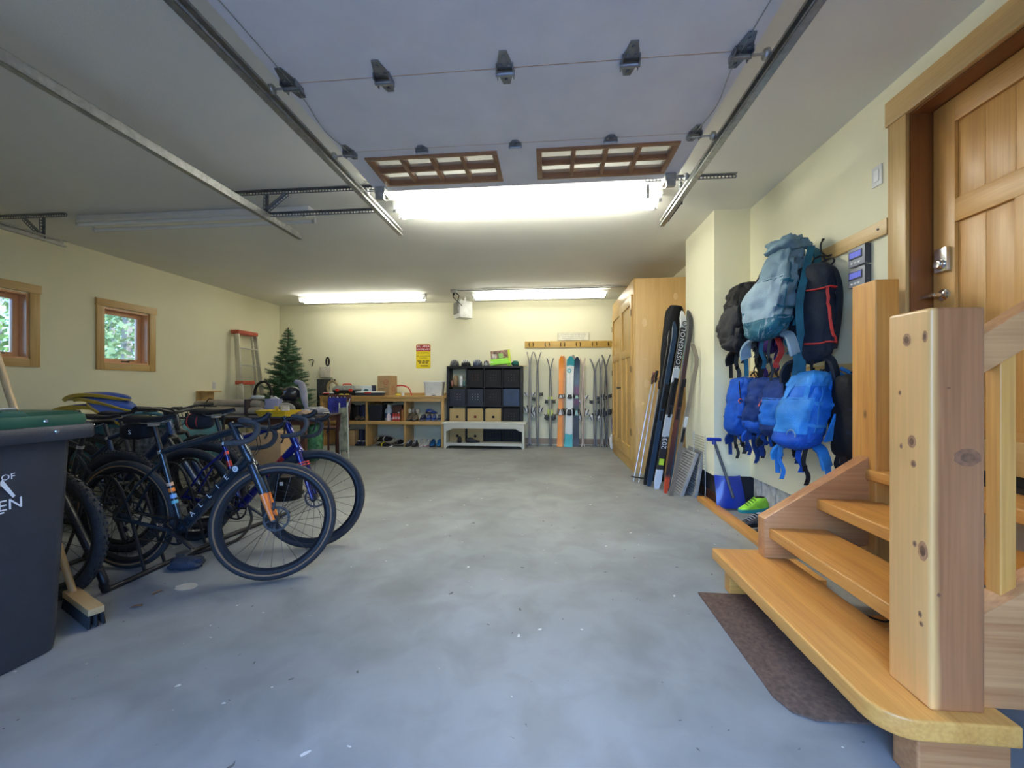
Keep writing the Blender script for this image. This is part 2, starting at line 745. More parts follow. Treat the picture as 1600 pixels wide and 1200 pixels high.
# right wall: drywall stops above a concrete stem wall; door opening
DY0, DY1, DZ0, DZ1 = 1.48, 2.40, 0.74, 2.68
ZW = .30
w = MB()
w.b2(XR, XR + .14, YF, DY0, ZW, HC)
w.b2(XR, XR + .14, DY1, YB, ZW, HC)
w.b2(XR, XR + .14, DY0, DY1, ZW, DZ0 - .02)
w.b2(XR, XR + .14, DY0, DY1, DZ1, HC)
w.b2(1.62, XR, 4.14, 4.97, ZW, HC)     # boxed-out chase
struct(w.build('wall_right', WALLM), 'cream right wall with a boxed-out chase')

stemm = mat('whitewashed_concrete', (0.55, 0.55, 0.53), 0.85, 0, 0.35, 14, 0.9, 30)
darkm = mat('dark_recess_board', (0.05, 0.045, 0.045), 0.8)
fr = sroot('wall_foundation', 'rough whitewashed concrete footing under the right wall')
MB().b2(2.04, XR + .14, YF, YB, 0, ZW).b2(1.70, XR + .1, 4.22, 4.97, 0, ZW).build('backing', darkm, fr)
y = 1.1
while y < 4.1:
    l = rnd.uniform(.17, .23)
    MB().b2(1.99, 2.04, y, min(y + l, 4.14), .002, ZW - .002).build('block', stemm, fr, bevel=.006)
    y += l + .018
MB().b2(1.665, 1.70, 4.20, 4.97, 0, .09).build('sill_board', darkwood('y'), fr)

# front wall behind the camera: open bay on the right, closed door on the left
w = MB()
OX0, OX1, LX0, LX1, OZ = -1.42, 1.02, -5.06, -2.50, 2.52
w.b2(XL, LX0, YF - .2, YF, 0, HC).b2(LX1, OX0, YF - .2, YF, 0, HC).b2(OX1, XR + .14, YF - .2, YF, 0, HC)
w.b2(LX0, LX1, YF - .2, YF, OZ, HC).b2(OX0, OX1, YF - .2, YF, OZ, HC)
struct(w.build('wall_front', WALLM), 'cream front wall around the garage door openings')
dpm = mat('door_panel_paint', (0.80, 0.80, 0.82), 0.6, 0, 0.05, 4, 0.06, 60)
d3 = sroot('door_3', 'closed overhead door of the second bay')
for k in range(4):
    MB().b2(LX0 - .05, LX1 + .05, YF + .005, YF + .05, k * .635 + .003, k * .635 + .63).build('door_panel', dpm, d3, bevel=.006)
o = MB().b2(-9, 7, -14, YF - .2, -.2, -.02).build('ground', mat('asphalt_drive', (0.14, 0.14, 0.15), 0.9, 0, 0.15, 3, .3, 80))
struct(o, 'driveway outside the open garage door')

# back baseboard strip
struct(MB().b2(-.5, 1.9, YB - .02, YB - .001, .02, .135).build('baseboard_back', wood('bare_board', (.36, .25, .16), (.26, .17, .10), 'x')),
       'bare brown base board along the back wall')

# ---------------------------------------------------------------- windows in the left wall
jambm = wood('orange_fir', (.86, .50, .28), (.76, .38, .18), 'z')
for n, (a, b) in enumerate(WIN, 1):
    wr = sroot('window_%d' % n, 'small wood-cased awning window in the left wall')
    t = .09
    for s, (y0, y1) in enumerate(((a - t, a), (b, b + t))):
        MB().b2(XL - .002, XL + .022, y0, y1, WZ0 - t, WZ1 + .01).build('casing_side', pine('z'), wr, bevel=.003)
    MB().b2(XL - .002, XL + .028, a - t - .008, b + t + .008, WZ1 + .01, WZ1 + .105).build('casing_head', pine('y'), wr, bevel=.003)
    MB().b2(XL - .002, XL + .022, a + .001, b - .001, WZ0 - t, WZ0).build('casing_sill', pine('y'), wr, bevel=.003)
    j = MB()
    j.b2(XL - .19, XL, a, a + .02, WZ0, WZ1).b2(XL - .19, XL, b - .02, b, WZ0, WZ1)
    j.b2(XL - .19, XL, a + .02, b - .02, WZ0, WZ0 + .02).b2(XL - .19, XL, a + .02, b - .02, WZ1 - .02, WZ1)
    j.build('jamb', jambm, wr)
    j = MB()
    a2, b2_, c0, c1 = a + .02, b - .02, WZ0 + .02, WZ1 - .02
    j.b2(XL - .15, XL - .10, a2, a2 + .05, c0, c1).b2(XL - .15, XL - .10, b2_ - .05, b2_, c0, c1)
    j.b2(XL - .15, XL - .10, a2 + .05, b2_ - .05, c0, c0 + .05).b2(XL - .15, XL - .10, a2 + .05, b2_ - .05, c1 - .05, c1)
    j.build('sash', jambm, wr, bevel=.004)
    MB().b2(XL - .13, XL - .122, a2 + .045, b2_ - .045, c0 + .045, c1 - .045).build('pane', glassmat(), wr)
    k = MB().b2(XL - .09, XL - .05, a + .30, a + .38, WZ0 + .02, WZ0 + .04)
    k.tube([(XL - .07, a + .34, WZ0 + .035), (XL - .03, a + .36, WZ0 + .05), (XL - .03, a + .42, WZ0 + .05)], .006, 6)
    k.build('crank_handle', BLACKM, wr)

# ---------------------------------------------------------------- entry door in the right wall
d2 = sroot('door_2', 'honey-coloured panelled wooden entry door at the top of the steps')
t = .105
MB().b2(XR - .022, XR - .001, DY1 - .010, DY1 + t, DZ0 - .06, DZ1 + .0).build('casing_side', pine('z'), d2, bevel=.003)
MB().b2(XR - .022, XR - .001, DY0 - t, DY0 + .010, DZ0 - .06, DZ1 + .0).build('casing_side', pine('z'), d2, bevel=.003)
MB().b2(XR - .03, XR - .001, DY0 - t - .02, DY1 + t + .012, DZ1 - .010, DZ1 + .13).build('casing_head', pine('y'), d2, bevel=.003)
jm = wood('red_jamb', (.30, .11, .03), (.20, .07, .018), 'z')
MB().b2(XR - .0005, XR + .14, DY1 - .018, DY1 + .003, DZ0, DZ1).build('jamb', jm, d2)
MB().b2(XR - .0005, XR + .14, DY0 - .003, DY0 + .018, DZ0, DZ1).build('jamb', jm, d2)
MB().b2(XR - .0005, XR + .14, DY0 + .018, DY1 - .018, DZ1 - .018, DZ1 + .003).build('head_jamb', wood('red_jamb', (.30, .11, .03), (.20, .07, .018), 'y'), d2)
XD = XR + .10          # face of the door leaf
MB().b2(XD + .046, XD + .06, DY0, DY1, DZ0, DZ1).build('weather_backing', BLACKP, d2)
y0, y1, z0, z1 = DY0 + .022, DY1 - .03, DZ0 + .035, DZ1 - .022
st = .115
def dpiece(name, ya, yb, za, zb, ax, dx=0.0):
    return MB().b2(XD + dx, XD + .044, ya, yb, za, zb).build(name, doorwood(ax), d2, bevel=.0025)
dpiece('stile', y1 - st, y1, z0, z1, 'z')
dpiece('stile', y0, y0 + st, z0, z1, 'z')
dpiece('rail', y0 + st, y1 - st, z1 - .125, z1, 'y')
dpiece('rail', y0 + st, y1 - st, 2.02, 2.14, 'y')
dpiece('rail', y0 + st, y1 - st, z0, z0 + .20, 'y')
ym = (y0 + y1) / 2
dpiece('mullion', ym - .055, ym + .055, z0 + .20, 2.02, 'z')
pn = (y1 - st - y0 - st) / 5
for k in range(5):
    dpiece('panel', y0 + st + k * pn, y0 + st + (k + 1) * pn - .0008, 2.14, z1 - .125, 'z', .016)
for (ya, yb) in ((y0 + st, ym - .055), (ym + .055, y1 - st)):
    h = (ya + yb) / 2
    dpiece('panel', ya, h - .0004, z0 + .20, 2.02, 'z', .016)
    dpiece('panel', h + .0004, yb, z0 + .20, 2.02, 'z', .016)
MB().b2(XD - .035, XD - .001, y0, y1, z0 + .012, z0 + .16).build('drip_board', wood('blond_board', (.68, .44, .16), (.56, .33, .11), 'y'), d2, bevel=.006)
MB().b2(XD - .02, XD + .03, y0, y1, DZ0 + .002, z0 + .011).build('sweep', BLACKP, d2)
hy, hz = y1 - .062, 1.66
l = MB()
l.lathe([(.0, -.001), (.031, -.001), (.031, .008), (.02, .014), (.011, .016), (.011, .05), (0, .05)], 20, 0, Matrix.Translation((XD, hy, hz)) @ Matrix.Rotation(R(-90), 4, 'Y'))
l.tube([(XD - .045, hy, hz), (XD - .052, hy + .02, hz), (XD - .052, hy + .06, hz + .002), (XD - .050, hy - .055, hz)][0:1] + [(XD - .05, hy - .0, hz), (XD - .052, hy + .055, hz), (XD - .048, hy + .11, hz)], .0085, 8)
l.build('lever_handle', CHROME, d2)
l = MB().b2(XD - .022, XD - .001, hy - .034, hy + .034, hz + .12, hz + .245)
l.lathe([(.026, 0), (.026, .014), (.02, .02), (0, .02)], 18, 0, Matrix.Translation((XD - .02, hy, hz + .158)) @ Matrix.Rotation(R(-90), 4, 'Y'))
l.build('deadbolt_keypad', CHROME, d2, bevel=.006)
MB().b2(XR - .004, XR + .14, DY0, DY1, DZ0 - .02, DZ0).build('threshold', BLACKM, d2)

# ---------------------------------------------------------------- open overhead door
ZD = 2.74
d1 = sroot('door_1', 'open overhead garage door with two divided windows, folded up under the ceiling')
DX0, DX1 = -1.375, .945
secs = [(2.575, 3.12), (1.965, 2.575), (1.355, 1.965), (.745, 1.355)]
obsc = obscure_glass()
muntm = wood('reddish_muntin', (.36, .19, .10), (.27, .13, .06), 'x')
edgem = wood('raw_edge', (.62, .40, .20), (.5, .30, .13), 'x')
def wrect(a, b, c, d):
    return a, b, c, d
wins = [(-1.255, -.345), (-.085, .835)]
wy0, wy1 = 2.645, 3.03
for k, (a, b) in enumerate(secs):
    p = MB()
    zt = ZD + .045
    if k == 0:
        p.b2(DX0, DX1, a + .004, wy0, ZD, zt).b2(DX0, DX1, wy1, b, ZD, zt)
        for xa, xb in ((DX0, wins[0][0]), (wins[0][1], wins[1][0]), (wins[1][1], DX1)):
            p.b2(xa, xb, wy0, wy1, ZD, zt)
    else:
        p.b2(DX0, DX1, a + .004, b - .004, ZD, zt)
    p.build('door_panel', dpm, d1)
    if k:
        MB().b2(DX0, DX1, b - .004, b + .004, ZD + .003, zt - .002).build('panel_edge', edgem, d1)
for xa, xb in wins:
    f = MB()
    f.b2(xa, xb, wy0, wy0 + .03, ZD - .012, ZD + .05).b2(xa, xb, wy1 - .03, wy1, ZD - .012, ZD + .05)
    f.b2(xa, xa + .035, wy0 + .03, wy1 - .03, ZD - .012, ZD + .05).b2(xb - .035, xb, wy0 + .03, wy1 - .03, ZD - .012, ZD + .05)
    wf = f.build('window_frame', muntm, d1, bevel=.003)
    ymid = (wy0 + wy1) / 2
    MB().b2(xa + .035, xb - .035, ymid - .013, ymid + .013, ZD - .006, ZD + .045).build('muntin', muntm, wf, bevel=.002)
    cw = (xb - xa - .07) / 4
    for k in (1, 2, 3):
        x = xa + .035 + cw * k
        MB().b2(x - .014, x + .014, wy0 + .03, wy1 - .03, ZD - .008, ZD + .045).build('muntin', muntm, wf, bevel=.002)
    for k in range(4):
        for (pa, pb) in ((wy0 + .03, ymid - .013), (ymid + .013, wy1 - .03)):
            MB().b2(xa + .035 + cw * k, xa + .035 + cw * (k + 1), pa, pb, ZD + .02, ZD + .026).build('pane', obsc, wf)

def hinge_mesh(full):
    h = MB()
    w0 = .034
    tri = [(-w0, .0), (w0, .0), (w0 * .92, .02), (.014, .088), (-.014, .088), (-w0 * .92, .02)]
    h.prism(tri, -.006, -.002)
    if full:
        h.prism([(x, -y * .8 - .004) for x, y in tri], -.006, -.002)
    else:
        h.b2(-w0, w0, -.03, 0, -.006, -.002)
    h.b2(-w0, -w0 + .004, -.028, .03, -.026, -.002).b2(w0 - .004, w0, -.028, .03, -.026, -.002)
    h.tube([(-w0 - .004, -.004, -.02), (w0 + .004, -.004, -.02)], .009, 10)
    for x, y in ((0, .066), (-.016, .026), (.016, .026), (0, -.05 if full else -.02)):
        h.lathe([(.006, -.012), (.006, -.005)], 6, 0, Matrix.Translation((x, y, 0)))
    return h
hm = mat('zinc_hinge', (.30, .32, .35), .35, .9, .2, 20)
xs = [DX0 + .055, -.83, -.215, .385, DX1 - .055]
for x in xs:
    h = hinge_mesh(True).build('hinge', hm, d1, loc=(x, 1.965, ZD))
    h.rotation_euler = (0, 0, PI)
    h.scale = (1.25, 1.25, 1.2)
for i, x in enumerate(xs):
    full = i in (0, 4)
    h = hinge_mesh(full).build('hinge', hm, d1, loc=(x, 2.575, ZD))
    h.rotation_euler = (0, 0, PI)
    h.scale = (1.15, 1.0 if full else .45, 1.1)
for s, x in ((-1, DX0), (1, DX1)):
    for y in (1.965, 2.575, 3.06):
        r = MB().tube([(x - s * .07, y, ZD - .022), (x + s * .045, y, ZD - .022)], .006, 8)
        r.lathe([(.022, -.012), (.026, -.006), (.026, .006), (.022, .012)], 14, 0, Matrix.Translation((x + s * .055, y, ZD - .022)) @ Matrix.Rotation(R(90), 4, 'Y'))
        r.build('roller', STEEL, d1)
    MB().b2(x - s * .10, x - s * .02, 3.03, 3.14, ZD - .055, ZD - .002).b2(x - s * .095, x - s * .03, 3.02, 3.06, ZD - .10, ZD - .05).build('top_bracket', STEEL, d1, bevel=.003)
    pts = curve([(x - s * .06, 2.56, ZD - .012), (x - s * .03, 2.3, ZD - .02), (x - s * .06, 2.0, ZD - .008), (x - s * .05, 1.4, ZD - .006)], 5)
    MB().tube(pts, .0025, 5).build('lift_cable', STEEL, d1)

# tracks: C-section galvanised rails hung from perforated angle
def perf(mb, p, q, w=.032, n=None):
    """slotted angle: one slotted leg facing the room and one plain leg above it"""
    p, q = Vector(p), Vector(q)
    L = (q - p).length
    d = (q - p).normalized()
    up = Vector((0, 0, 1)) if abs(d.z) < .9 else Vector((0, 1, 0))
    sd = d.cross(up).normalized()
    upv = sd.cross(d)
    n = n or max(4, int(L / .028))
    for s in (-1, 1):
        a = p + upv * (s * w * .36)
        mb.bar(a, a + d * L, .002, w * .28, 0, upv)
    for i in range(n + 1):
        a = p + d * (L * i / n)
        mb.bar(a - d * .005, a + d * .005, .002, w * .46, 0, upv)
    a = p + upv * (w * .5) + sd * (w * .45)
    mb.bar(a, a + d * L, w * .9, .002, 0, upv)
    return mb

def track(x, s, label, y_end=3.81, y0=.25):
    """s: +1 opening faces +x, -1 faces -x"""
    t = thing('door_track', label, 'track', (x, y0, 2.68), group='overhead door tracks')
    L = y_end - y0
    rail = MB()
    h = .030
    def lip(xa, xb, za, zb, l=L):
        rail.b2(xa, xb, 0, l, za, zb)
    lip(-s * .022, -s * .020, -h, h)
    lip(-s * .022, s * .018, h - .002, h)
    lip(-s * .022, s * .018, -h, -h + .002)
    lip(s * .016, s * .018, h - .014, h)
    lip(s * .016, s * .018, -h, -h + .014)
    pts = arc((0, 0, -.36), .36, 90, 180, 8, 'yz')
    rail.build('rail', STEEL, t)
    c = MB()
    for i in range(8):
        c.bar((-s * .021, pts[i][1], pts[i][2]), (-s * .021, pts[i + 1][1], pts[i + 1][2]), .002, .058, 0)
        c.bar((-s * .002, pts[i][1], pts[i][2] + .0), (-s * .002, pts[i + 1][1], pts[i + 1][2]), .036, .003, 0)
    c.b2(-s * .022, -s * .020, -.39, -.33, -2.66, -.36).b2(-s * .022, s * .018, -.362, -.36, -2.66, -.36)
    c.build('curved_rail', STEEL, t)
    return t
t3 = track(-1.44, 1, 'left galvanised track of the open garage door')
t4 = track(1.03, -1, 'right galvanised track of the open garage door, nearest the steps')
t2 = track(-2.485, -1, 'long track of the second bay running down over the unlit lamp', 3.82)
t1 = track(-5.075, 1, 'short far-left track of the second bay near the windows', 3.80)
def bracket(t, segs):
    m = MB()
    loc = t.location
    for p, q in segs:
        perf(m, Vector(p) - loc, Vector(q) - loc)
    return m.build('hanger_bracket', hm, t)
zc, zt = HC - .02, 2.70
bracket(t4, [((.79, 3.40, 2.875), (1.50, 3.40, 2.875)), ((1.06, 3.40, 2.86), (1.06, 3.40, zt - .03)), ((1.055, 3.70, zt - .04), (1.055, 3.32, zt - .04)), ((.80, 3.42, 2.86), (.80, 3.42, 2.74))])
bracket(t2, [((-2.86, 3.37, 2.90), (-1.48, 3.37, 2.90)), ((-2.52, 3.37, 2.89), (-2.52, 3.37, zt)), ((-2.52, 3.37, zt), (-1.47, 3.37, zt)), ((-2.51, 3.37, zt + .02), (-2.30, 3.37, 2.88))])
bracket(t1, [((-5.60, 3.62, 2.90), (-4.82, 3.62, 2.90)), ((-5.11, 3.62, 2.89), (-5.11, 3.62, zt - .02)), ((-5.12, 3.62, zt), (-5.32, 3.62, 2.88))])

# ---------------------------------------------------------------- fluorescent strip lamps
tube_on = emitter('lit_tube', (1.0, .99, .86), TUBE_STRENGTH)
tube_dimmed = emitter('lit_tube_dimmed', (1.0, .99, .86), TUBE_STRENGTH * .26)  # back lamps turned down so the back wall does not clip
tube_off = mat('unlit_tube', (.86, .87, .88), .25, 0, .03, 4)
def strip_lamp(x0, x1, y, label, lit, pair=True):
    L = x1 - x0
    t = thing('fluorescent_lamp', label, 'ceiling lamp', ((x0 + x1) / 2, y, HC), group='eight-foot strip lamps on the ceiling')
    b = MB()
    prof = [(-.066, -.002), (-.07, -.05), (-.03, -.066), (.03, -.066), (.07, -.05), (.066, -.002)]
    b.prism(prof, -L / 2, L / 2, 0, Matrix(((0, 0, 1, 0), (1, 0, 0, 0), (0, 1, 0, 0), (0, 0, 0, 1))))
    b.build('housing', WHITEPAINT, t, bevel=.004, ang=30)
    for s in (-1, 1):
        yy = s * .075
        tb = MB().tube([(-L / 2 + .045, yy, -.098), (L / 2 - .045, yy, -.098)], .019, 12)
        o = tb.build('tube', {0: tube_off, 1: tube_on, 2: tube_dimmed}[int(lit)], t)
        for e in (-1, 1):
            MB().tube([(e * (L / 2 - .02), yy, -.098), (e * (L / 2 - .048), yy, -.098)], .0195, 12).build('tube_cap', ALU, t)
            MB().b2(e * (L / 2 - .02) - .006, e * (L / 2 - .02) + .006, yy - .014, yy + .014, -.118, -.06).build('lamp_holder', WHITEP, t, bevel=.003)
    return t
strip_lamp(-1.46, 1.00, 3.72, 'lit eight-foot strip lamp just behind the raised garage door', True)
strip_lamp(-4.78, -2.30, 3.74, 'unlit eight-foot strip lamp with two grey tubes on the left', False)
strip_lamp(-4.80, -2.30, 7.40, 'lit strip lamp near the back wall above the artificial tree side', 2)
strip_lamp(-1.42, 1.05, 7.40, 'lit strip lamp near the back wall beside the heater', 2)

# conduit and junction box, heater
t = thing('conduit', 'thin grey electrical conduit with junction box along the ceiling', 'conduit', (-1.70, 7.12, HC))
c = MB().tube([(.05, 0, -.016), (3.15, 0, -.016)], .011, 8)
c.build('pipe', STEEL, t)
MB().b2(-.055, .055, -.05, .05, -.055, -.001).build('junction_box', STEEL, t, bevel=.003)
for x in (.75, 2.6):
    MB().b2(x - .02, x + .02, -.022, .022, -.032, -.001).build('strap', STEEL, t)
c = MB()
c.tube(curve([(-.01, .0, -.055), (-.01, .01, -.14), (.05, .30, -.20), (.06, .38, -.215)]), .008, 6)
c.tube(curve([(.02, .0, -.055), (.08, .02, -.10), (.0, .25, -.19), (-.01, .38, -.215)]), .008, 6)
c.tube([(-.01, 0, -.055), (-.01, 0, -.10)], .02, 8)
c.build('flex_cable', BLACKP, t)
t = thing('unit_heater', 'white metal box unit heater hanging below the ceiling at the back', 'heater', (-1.69, 7.83, 2.52), rz=R(38))
hb = MB().b2(-.14, .14, -.13, .13, 0, .33)
hb.build('body', mat('heater_white', (.80, .80, .78), .45), t, bevel=.008)
MB().b2(-.152, -.141, -.115, .115, .08, .30).build('grille_back', mat('grille_dark', (.10, .10, .10), .6), t)
for k in range(9):
    MB().b2(-.165, -.150, -.115, .115, .085 + k * .024, .095 + k * .024).build('louvre', STEEL, t)
for s_ in (-1, 1):
    MB().b2(-.02, .02, s_ * .1, s_ * .08, .33, .40).build('mount', STEEL, t)

# ================================================================== STEPS
TX = [.955, 1.225, 1.475, 1.725]
TZ = [.22, .39, .56, .73]
st = thing('wooden_steps', 'honey-coloured open wooden steps with newel posts up to the door', 'stairs', (1.2, 1.9, 0))
sl = st.location
def sb(name, x0, x1, y0, y1, z0, z1, m, bev=.008):
    return MB().b2(x0 - sl.x, x1 - sl.x, y0 - sl.y, y1 - sl.y, z0, z1).build(name, m, st, bevel=bev, seg=3)
# bottom tread: long, with a rounded near corner
r = .10
poly = [(.965, 2.50)] + [(.965 + r - r * math.cos(R(a)), 1.26 + r - r * math.sin(R(a))) for a in range(0, 91, 15)] + [(1.33, 1.26), (1.33, 2.50)]
poly = [(x - sl.x, y - sl.y) for x, y in poly]
MB().prism(poly, TZ[0] - .062, TZ[0]).build('tread', fir('y'), st, bevel=.008, seg=3)
for i in (1, 2):
    sb('tread', TX[i], TX[i] + .30, 1.405, 2.43, TZ[i] - .058, TZ[i], fir('y'))
sb('tread', TX[3], XR + .0, 1.405, 2.395, TZ[3] - .058, TZ[3], fir('y'))
sb('tread_support', 1.02, 1.22, 2.39, 2.46, .0, TZ[0] - .062, fir('x'))
sb('tread_support', 1.08, 1.33, 1.29, 1.38, .0, TZ[0] - .062, redfir('x'))
# stringers: parallelogram boards with a plumb front cut
def stringer(yc, th, x0, m):
    z = lambda x: .452 + .655 * (x - 1.22)
    p = [(x0, TZ[0]), (x0, z(x0)), (XR - .16, z(XR - .16)), (XR - .02, z(XR - .16)), (XR - .02, .36), (x0 + .18, TZ[0])]
    M = Matrix(((1, 0, 0, -sl.x), (0, 0, -1, yc + th / 2 - sl.y), (0, 1, 0, 0), (0, 0, 0, 1)))
    return MB().prism(p, 0, th, 0, M).build('stringer', m, st, bevel=.006)
stringer(2.415, .075, 1.20, redfir('x'))
stringer(1.365, .075, 1.27, redfir('x'))
# newels
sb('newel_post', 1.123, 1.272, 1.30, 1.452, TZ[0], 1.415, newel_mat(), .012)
kd = mat('knot_heart', (.20, .085, .035), .6, 0, .3, 60)
kr_ = mat('knot_ring', (.46, .21, .085), .55, 0, .25, 50)
kr2 = mat('knot_ring_dark', (.25, .10, .045), .55, 0, .25, 50)
def knot(face, a, z, ra, rz_):
    M = frame3((1.1225 - sl.x, a - sl.y, z), (0, -1, 0), (0, 0, 1)) if face == 'x' else frame3((a - sl.x, 1.2995 - sl.y, z), (1, 0, 0), (0, 0, 1))
    for k, (q, mm) in enumerate(((1.0, kr_ if face == 'x' else kr2), (.55, kd))):
        MB().prism([(ra * q * math.cos(i * PI / 8) * (1 + .08 * math.sin(3 * i)), rz_ * q * math.sin(i * PI / 8)) for i in range(16)], -.001, .0004 + .0004 * k, 0, M).build('knot', mm, st)
for a, z, ra, rz_ in ((1.38, 1.327, .014, .020), (1.318, 1.330, .008, .018), (1.362, 1.009, .014, .020), (1.357, .941, .009, .012), (1.352, .695, .007, .010), (1.325, .684, .016, .030), (1.334, .488, .006, .010), (1.330, .461, .007, .008), (1.405, 1.16, .005, .008), (1.40, .99, .005, .009)):
    knot('x', a, z, ra, rz_)
for a, z, ra, rz_ in ((1.222, .972, .036, .026), (1.171, 1.176, .006, .003), (1.145, .565, .005, .006)):
    knot('y', a, z, ra, rz_)
far = sb('newel_post', 1.742, 1.86, 2.33, 2.50, TZ[3] - .7, 1.755, fir('z'), .008)
# handrail and balusters on the near side
zr = lambda x: 1.24 + .655 * (x - 1.34)
def para(name, x0, x1, za, zb, yc, th, m):
    p = [(x0, za(x0)), (x1, za(x1)), (x1, zb(x1)), (x0, zb(x0))]
    M = Matrix(((1, 0, 0, -sl.x), (0, 0, -1, yc + th / 2 - sl.y), (0, 1, 0, 0), (0, 0, 0, 1)))
    return MB().prism(p, 0, th, 0, M).build(name, m, st, bevel=.006)
para('handrail', 1.272, 1.94, zr, lambda x: zr(x) + .12, 1.375, .065, redfir('x'))
for x in (1.385, 1.505, 1.625, 1.745):
    zb_ = .452 + .655 * (x - 1.22)
    sb('baluster', x - .022, x + .022, 1.353, 1.397, zb_ - .016, zr(x) + .03, fir('z'), .004)

# wood curb by the wall and the mat
o = MB().b2(-.045, .045, 0, 1.83, 0, .045).build('floor_curb', fir('y'), None, bevel=.004, loc=(1.575, 2.52, 0))
tag(o, 'long timber curb on the floor below the hanging backpacks', 'timber')
def matfn(u, v):
    return (u, v, 0)
mt = mat('brown_mat', (.20, .12, .08), .95, 0, .3, 60, 1.0, 420)
poly = [(0, 0)]
rr = .05
poly = [(.0, .875), (.0, .10), (.03, .03), (.09, 0), (.40, 0), (.40, .875)]
o = MB().prism(poly, 0, .009).build('door_mat', mt, None, bevel=.003, loc=(.845, 1.512, 0))
tag(o, 'brown ribbed mat on the concrete in front of the bottom step', 'mat')

# ================================================================== BICYCLES
tanwall = mat('tan_sidewall', (.30, .17, .08), .7, 0, .15, 10)
navyp = mat('gunmetal_blue_paint', (.022, .035, .05), .25, .3, .2, 3, coat=.6)
bluep = mat('royal_blue_paint', (.012, .016, .16), .22, .3, .2, 3, coat=.7)
redp = mat('red_paint', (.55, .03, .02), .3, 0, .1, 5, coat=.5)
orangep = mat('orange_paint', (.85, .22, .03), .35, 0, .08, 5, coat=.4)
peachp = mat('peach_paint', (.85, .50, .32), .4, 0, .05, 5)
skyp = mat('pale_blue_paint', (.25, .45, .75), .4, 0, .05, 5)
cyanp = mat('aqua_paint', (.20, .60, .66), .4, 0, .05, 5)
mblack = mat('matt_black_paint', (.02, .021, .024), .5, .1, .2, 8)
barwrap = mat('bar_tape', (.05, .052, .056), .7, 0, .25, 40, .5, 200)
spokem = mat('black_spoke', (.06, .06, .06), .35, .7, .1, 5)


def wheel(parent, x, z, Rr, tw, side, knob=False, cass=False, rimd=.034, rotz=0.0):
    """wheel as a part with tyre, rim, spokes, hub, rotor (and cassette) as sub-parts"""
    hub = MB()
    hub.tube([(0, -.05, 0), (0, -.035, 0), (0, -.03, 0), (0, .03, 0), (0, .035, 0), (0, .05, 0)], [.012, .012, .024, .024, .012, .012], 12)
    w = hub.build('wheel', BLACKM, parent, loc=(x, 0, z))
    ty = MB()
    ty.torus((0, 0, 0), Rr - tw / 2, tw / 2, 56, 10, 'y')
    if knob:
        n = 64
        for i in range(n):
            a = 2 * PI * i / n
            for yy in ((-.35, .35) if i % 2 else (-.62, 0, .62)):
                ang = yy * 1.25
                rr = Rr - tw / 2 + (tw / 2 + .002) * math.cos(ang)
                M = Matrix.Rotation(-a, 4, 'Y') @ Matrix.Translation((rr, (tw / 2) * math.sin(ang), 0)) @ Matrix.Rotation(ang, 4, 'Z')
                ty.box((0, 0, 0), (.008, .011, .016), 0, M)
    ty.build('tyre', RUBBER, w, ang=60)
    sw = MB()
    for s in (-1, 1):
        sw.torus((0, s * tw * .43, 0), Rr - tw * .68, tw * .13, 56, 6, 'y', flat=.5)
    if side is not None:
        sw.build('sidewall', side, w)
    rim = MB()
    R1 = Rr - tw * .86
    prof = [(R1 + .006, -.012), (R1 + .006, .012), (R1 - rimd * .5, .013), (R1 - rimd, .003), (R1 - rimd, -.003), (R1 - rimd * .5, -.013)]
    n = 56
    vs, fs = [], []
    for i in range(n):
        a = 2 * PI * i / n
        for (r_, y_) in prof:
            vs.append((r_ * math.cos(a), y_, r_ * math.sin(a)))
    k = len(prof)
    for i in range(n):
        p, q = i * k, ((i + 1) % n) * k
        for j in range(k):
            fs.append((p + j, p + (j + 1) % k, q + (j + 1) % k, q + j))
    rim.add(vs, fs)
    rim.build('rim', BLACKP, w, ang=30)
    sp = MB()
    for i in range(24):
        a = 2 * PI * i / 24
        s = 1 if i % 2 else -1
        b = a + (.55 if (i // 2) % 2 else -.55)
        sp.tube([(.024 * math.cos(b), s * .032, .024 * math.sin(b)), ((R1 - rimd) * math.cos(a), 0, (R1 - rimd) * math.sin(a))], .0013, 4, cap=False)
    sp.build('spokes', spokem, w)
    ro = MB()
    ro.torus((0, .040, 0), .070, .007, 30, 6, 'y', flat=.15)
    for i in range(6):
        a = 2 * PI * i / 6
        ro.bar((.02 * math.cos(a), .040, .02 * math.sin(a)), (.072 * math.cos(a + .4), .040, .072 * math.sin(a + .4)), .006, .002, 0, (0, 1, 0))
    ro.build('brake_disc', mat('dark_disc', (.07, .07, .07), .55, .5, .1, 10), w)
    if cass:
        c = MB()
        for i in range(7):
            c.lathe([(.066 - i * .006, 0), (.066 - i * .006, .002)], 24, 0, Matrix.Translation((0, -.024 - i * .0042, 0)) @ Matrix.Rotation(R(90), 4, 'X'))
        c.build('cassette', mat('dark_cassette', (.12, .12, .12), .35, .9, .2, 30), w)
    return w


